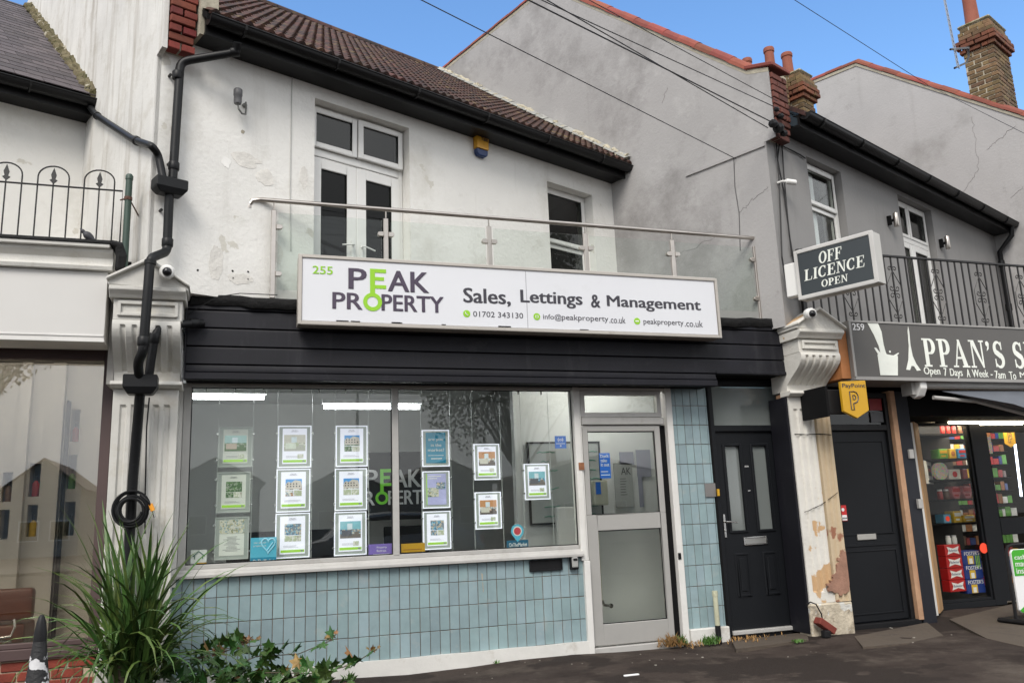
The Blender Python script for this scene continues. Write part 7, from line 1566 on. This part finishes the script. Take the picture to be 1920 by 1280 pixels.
def tuft(px, py, y, n, h, m, lab, spread=.06):
    p = PS(px, py, y); p = Vector((p.x, y, 0)) if y else p; mb = MB()
    for i in range(n):
        a = random.uniform(0, 2 * PI); l_ = h * random.uniform(.4, 1.1); b = p + Vector((random.gauss(0, spread), random.gauss(0, spread * .6), 0)); t_ = b + Vector((math.cos(a) * l_ * .6, math.sin(a) * l_ * .5, l_ * random.uniform(.5, 1))); s = Vector((-math.sin(a), math.cos(a), 0)) * .005
        mid_ = b.lerp(t_, .5) + Z * l_ * .12; mb.add([b - s, b + s, mid_ + s, t_, mid_ - s], [(0, 1, 2, 3, 4)])
    return stuff(tag(obj('weeds', mb, m, fixn=False), lab, 'weeds'))
tuft(1262, 1200, 7.42, 90, .14, MDRY, 'dry brown weeds at the foot of the white door jamb', .05); tuft(1278, 1195, 7.42, 30, .14, MGRASS, 'green weed sprouting beside the dry clump', .025)
tuft(1334, 1218, 7.34, 110, .10, MGRASS, 'green weed tuft at the foot of the cream overflow pipe', .04); tuft(1400, 1210, 7.36, 120, .05, MDRY, 'thin strip of dead grass before the panelled black door', .16); tuft(1500, 1240, 6.98, 50, .04, MGRASS, 'tiny green weed growing in the dark pavement', .03)
tuft(1300, 1218, 7.36, 70, .05, MDRY, 'dead grass along the plinth of the tiled pier', .12); tuft(657, 1262, 7.3, 40, .08, MGRASS, 'small green weed by the white plinth near the creeper', .02); tuft(930, 1244, 7.42, 12, .04, MGRASS, 'tiny weed at the middle of the white plinth', .01)
random.seed(9)
mb = MB()
for i in range(90):
    x = random.uniform(-.5, 8.5); y = random.uniform(6.4, 7.4); r_ = random.choice((.003, .004, .004, .007)); z = gz(x, y) - .012; mb.box(x - r_, x + r_ * 1.4, y - r_, y + r_, z, z + r_ * .9)
stuff(tag(obj('litter_bits', mb, mat('pale_grit', (.30, .28, .24), .9, var=.3)), 'pale grit and small stones scattered on the dark pavement', 'gravel'))
q = PL(1185, 1265, (0, 0, 0), Z); tag(obj('paper_scrap', MB().box(q.x - .07, q.x + .06, q.y - .012, q.y + .012, -.005, .008), MWV, bevel=.004), 'white scrap of paper on the pavement in front of the shop door', 'litter')

# weathered cone-like bollard at the left bottom corner
p = PS(75, 1200, 5.6)
t = thing('bollard', 'tapered white bollard with black top and smears at the bottom left', 'bollard', (p.x, 5.6, 0)); zt_ = PS(75, 1152, 5.6).z; zb_ = PS(75, 1200, 5.6).z; sc_ = (PS(100, 1200, 5.6) - PS(50, 1200, 5.6)).length / 50
obj('body', MB().lathe([(.155, .0), (.15, .05), (24 * sc_, zb_ - .26), (12.5 * sc_, zb_)], (p.x, 5.6, 0), 24), mat('smeared_white_paint', (.55, .55, .56), .6, var=.1, bump=.6, bscale=60, patch=[((.012, .012, .013), 7, .47)]), t, smooth=True)
obj('cap', MB().lathe([(13 * sc_, zb_ - .003), (12.5 * sc_, zb_ + .04), (9 * sc_, zt_ - .04), (6 * sc_, zt_ - .012), (3 * sc_, zt_)], (p.x, 5.6, 0), 24), MBLACK, t, smooth=True)

# ================================================================== ACROSS THE STREET (mirrored in the glass)
def treeob(x, y, h, r, zc, lab, n=5200, leaf=.16, seed=1):
    random.seed(seed); t = thing('street_tree', lab, 'tree', (x, y, 0), 'trees across the street')
    mb = MB().tube([(x, y, 0), (x + .1, y, h * .3), (x, y + .1, h * .6)], [.16, .12, .07], 10)
    cl = []
    for i in range(22):
        a = random.uniform(0, 2 * PI); rr = random.uniform(.35, .95) * r; c = Vector((x + math.cos(a) * rr, y + math.sin(a) * rr, zc + random.uniform(-.55, .75) * r * .8)); cl.append((c, random.uniform(.25, .5) * r)); mb.tube([(x, y, h * .35), (x + (c.x - x) * .5, y + (c.y - y) * .5, (h * .4 + c.z) / 2), tuple(c)], [.08, .05, .015], 6)
    obj('trunk', mb, MBARK, t); mb = MB(); vs = []; fs = []
    for i in range(n):
        c, cr_ = random.choice(cl); d = Vector((random.gauss(0, 1), random.gauss(0, 1), random.gauss(0, .8))).normalized() * cr_ * random.random() ** .4; p = c + d; a = Vector((random.gauss(0, 1), random.gauss(0, 1), random.gauss(0, 1))).normalized(); b = a.orthogonal().normalized() * leaf * random.uniform(.5, 1); a = a * leaf * random.uniform(.6, 1.1)
        k = len(vs); vs += [p - a * .5, p + b * .4, p + a * .5, p - b * .4]; fs.append((k, k + 1, k + 2, k + 3))
    mb.v = vs; mb.f = fs; obj('crown', mb, MTREE, t, fixn=False)
treeob(13.5, -24, 9, 6.0, 9.6, 'large leafy tree across the street, mirrored in the right window pane', 42000, .24, 3)
treeob(-6.0, -6.5, 7.0, 2.4, 6.1, 'maple like tree across the street, mirrored in the salon window', 9000, .15, 4)
treeob(-14, -22, 8, 3, 4.6, 'bushy tree beside the left houses, mirrored in the salon glass', 3000, .3, 5)
treeob(24, -22, 11, 4.5, 6.8, 'wide tree far across the street, mirrored in the pier and right glass', 5000, .3, 6)
MHW = mat('pebbledash_wall', (.30, .28, .25), .9, var=.15); MHR = mat('far_roof_tile', (.13, .10, .085), .9)
def house(x, y, w, d, h, rz, lab):
    t = thing('house', lab, 'house', (x, y, 0), 'houses across the street'); f = Fr((x, y, 0), X, -Y)
    obj('wall', MB().prism([(0, 0), (w, 0), (w, h), (w / 2, rz), (0, h)], 0, d, f), MHW, t)
    obj('roof', MB().prism([(-.3, h - .25), (w / 2, rz + .1), (w + .3, h - .25), (w + .3, h - .4), (w / 2, rz - .05 + .12), (-.3, h - .4)], -.3, d + .3, f) if False else MB().prism([(-.35, h - .28), (w / 2, rz + .12), (w / 2, rz + .02), (-.35, h - .38)], -.3, d + .3, f).prism([(w + .35, h - .28), (w / 2, rz + .12), (w / 2, rz + .02), (w + .35, h - .38)], -.3, d + .3, f), MHR, t)
    for u in (.22, .62):
        wf = obj('window', ring(MB(), f, w * u, w * u + 1.1, .9, 2.1, -.04, .0, .07), MUPVC, t); obj('window_pane', MB().box(w * u + .07, w * u + 1.03, -.02, -.01, .97, 2.03, f), GL_UP, wf)
    if x < -15 or x > 12: obj('chimney', MB().box(w * .3, w * .3 + .6, d * .5, d * .5 + .6, rz - 1.2, rz + .8, f), MBRICKR, t)
def hx(px): return PS(px, 880, 7.5).x / 7.5 * 49
def hz(py): return 1.25 + (PS(600, py, 7.5).z - 1.25) / 7.5 * 49
for p0_, p1_, ye_, yr_, lab_ in ((300, 497, 880, 838, 'left gabled house far across the street, mirrored behind the left posters'), (578, 770, 905, 862, 'middle gabled house far across the street, mirrored beside the office sign'), (800, 990, 890, 850, 'gabled house behind the large tree across the street'), (1080, 1330, 880, 845, 'right gabled house far across the street, mirrored in the door'), (-60, 110, 885, 835, 'gabled house across the street mirrored in the salon window'), (-420, -120, 880, 830, 'far left gabled house across the street')):
    house(hx(p0_), -41.5, hx(p1_) - hx(p0_), 9, hz(ye_), hz(yr_), lab_)
t = thing('street_lamp', 'tall grey street lamp with arm, mirrored in the left window pane', 'street lamp', (4.6, -17, 0)); MG_ = mat('lamp_grey', (.12, .12, .12), .5, metal=.5)
obj('pole', MB().tube([(4.6, -17, 0), (4.6, -17, 6.2), (4.5, -17, 6.4), (3.4, -17, 6.55)], [.08, .05, .04, .035], 8), MG_, t); obj('lamp_head', MB().prismx([(-17.1, 6.5), (-16.9, 6.5), (-16.9, 6.62), (-17.1, 6.62)], 2.7, 3.5), MG_, t, bevel=.03)
# parked car
def car(x, y, lab):
    t = thing('parked_car', lab, 'car', (x, y, 0)); Ln = 4.1; hw = .84
    top = [(0, .55), (.05, .82), (.75, .93), (1.25, 1.38), (2.0, 1.47), (3.1, 1.42), (3.7, 1.05), (4.02, .98), (4.1, .6)]; low = [(4.05, .28), (.06, .28)]
    sec = []
    for w_, k in ((-hw, 0), (-hw + .0, 0), (hw, 0)): pass
    def zt(u):
        for (a, za), (b, zb2) in zip(top, top[1:]):
            if a <= u <= b: return za + (zb2 - za) * (u - a) / (b - a)
        return .6
    us = [0, .03, .1, .3, .55, .75, .9, 1.1, 1.25, 1.5, 1.8, 2.1, 2.5, 2.9, 3.1, 3.3, 3.5, 3.7, 3.85, 4.0, 4.07, 4.1]; mb = MB(); vs = []; m = 12
    for u in us:
        zz = zt(u); wl = hw * (1 - .10 * abs(u / Ln * 2 - 1) ** 4); belt = min(.9, zz - .02); cab = max(0, zz - .95)
        ring_ = [(-wl * .92, .26), (-wl, .45), (-wl, .7), (-wl * .97, belt), (-wl * (.97 - .42 * cab), zz - .04 * (1 if cab > .05 else .3)), (-wl * (.80 - .4 * cab), zz)]
        ring_ += [(-a, b) for a, b in ring_[::-1]]
        vs += [(x + u, y + a, b) for a, b in ring_]
    fs = [(i * m + k, i * m + (k + 1) % m, (i + 1) * m + (k + 1) % m, (i + 1) * m + k) for i in range(len(us) - 1) for k in range(m)] + [tuple(range(m)), tuple(range(len(us) * m - 1, (len(us) - 1) * m - 1, -1))]
    mb.add(vs, fs); obj('body', mb, mat('silver_paint', (.45, .46, .47), .3, metal=.6, coat=1, var=.02), t, smooth=True)
    for s in (-1, 1):
        yy = y + s * hw
        obj('side_window', MB().prism([(x + 1.15, .96), (x + 1.42, 1.32), (x + 2.05, 1.38), (x + 2.05, .96)], yy - s * .12 - .02, yy - s * .02), MBLACK, t); obj('side_window', MB().prism([(x + 2.13, .96), (x + 2.13, 1.38), (x + 3.05, 1.34), (x + 3.42, 1.0)], yy - s * .12 - .02, yy - s * .02), MBLACK, t)
        for u in (.75, 3.3):
            wh = obj('wheel', MB().lathe([(.31, -.1), (.32, -.06), (.32, .06), (.31, .1)], (x + u, yy - s * .06, .32), 24, Y), MBLACK, t, smooth=True); obj('rim', MB().lathe([(.19, 0), (.21, .02), (.05, .03)], (x + u, yy + s * .03, .32), 16, Vector((0, s, 0))), MCHROME, wh)
    for s in (-1, 1): obj('headlight', MB().box(x - .0, x + .18, y + s * .6 - .14, y + s * .6 + .14, .62, .76), MCHROME, t, bevel=.03); obj('tail_light', MB().box(x + 4.0, x + 4.09, y + s * .66 - .1, y + s * .66 + .1, .7, .9), MREDV, t, bevel=.02)
car(1.2, -3.6, 'silver parked car across the pavement, mirrored low in the shop window')
# pavement edge
struct(obj('far_pavement', MB().box(-60, 60, -24, -16.0, -.05, .10), MCONC)); struct(obj('kerb', MB().box(-60, 60, -1.62, -1.5, -.1, .012), MCONC, bevel=.01))
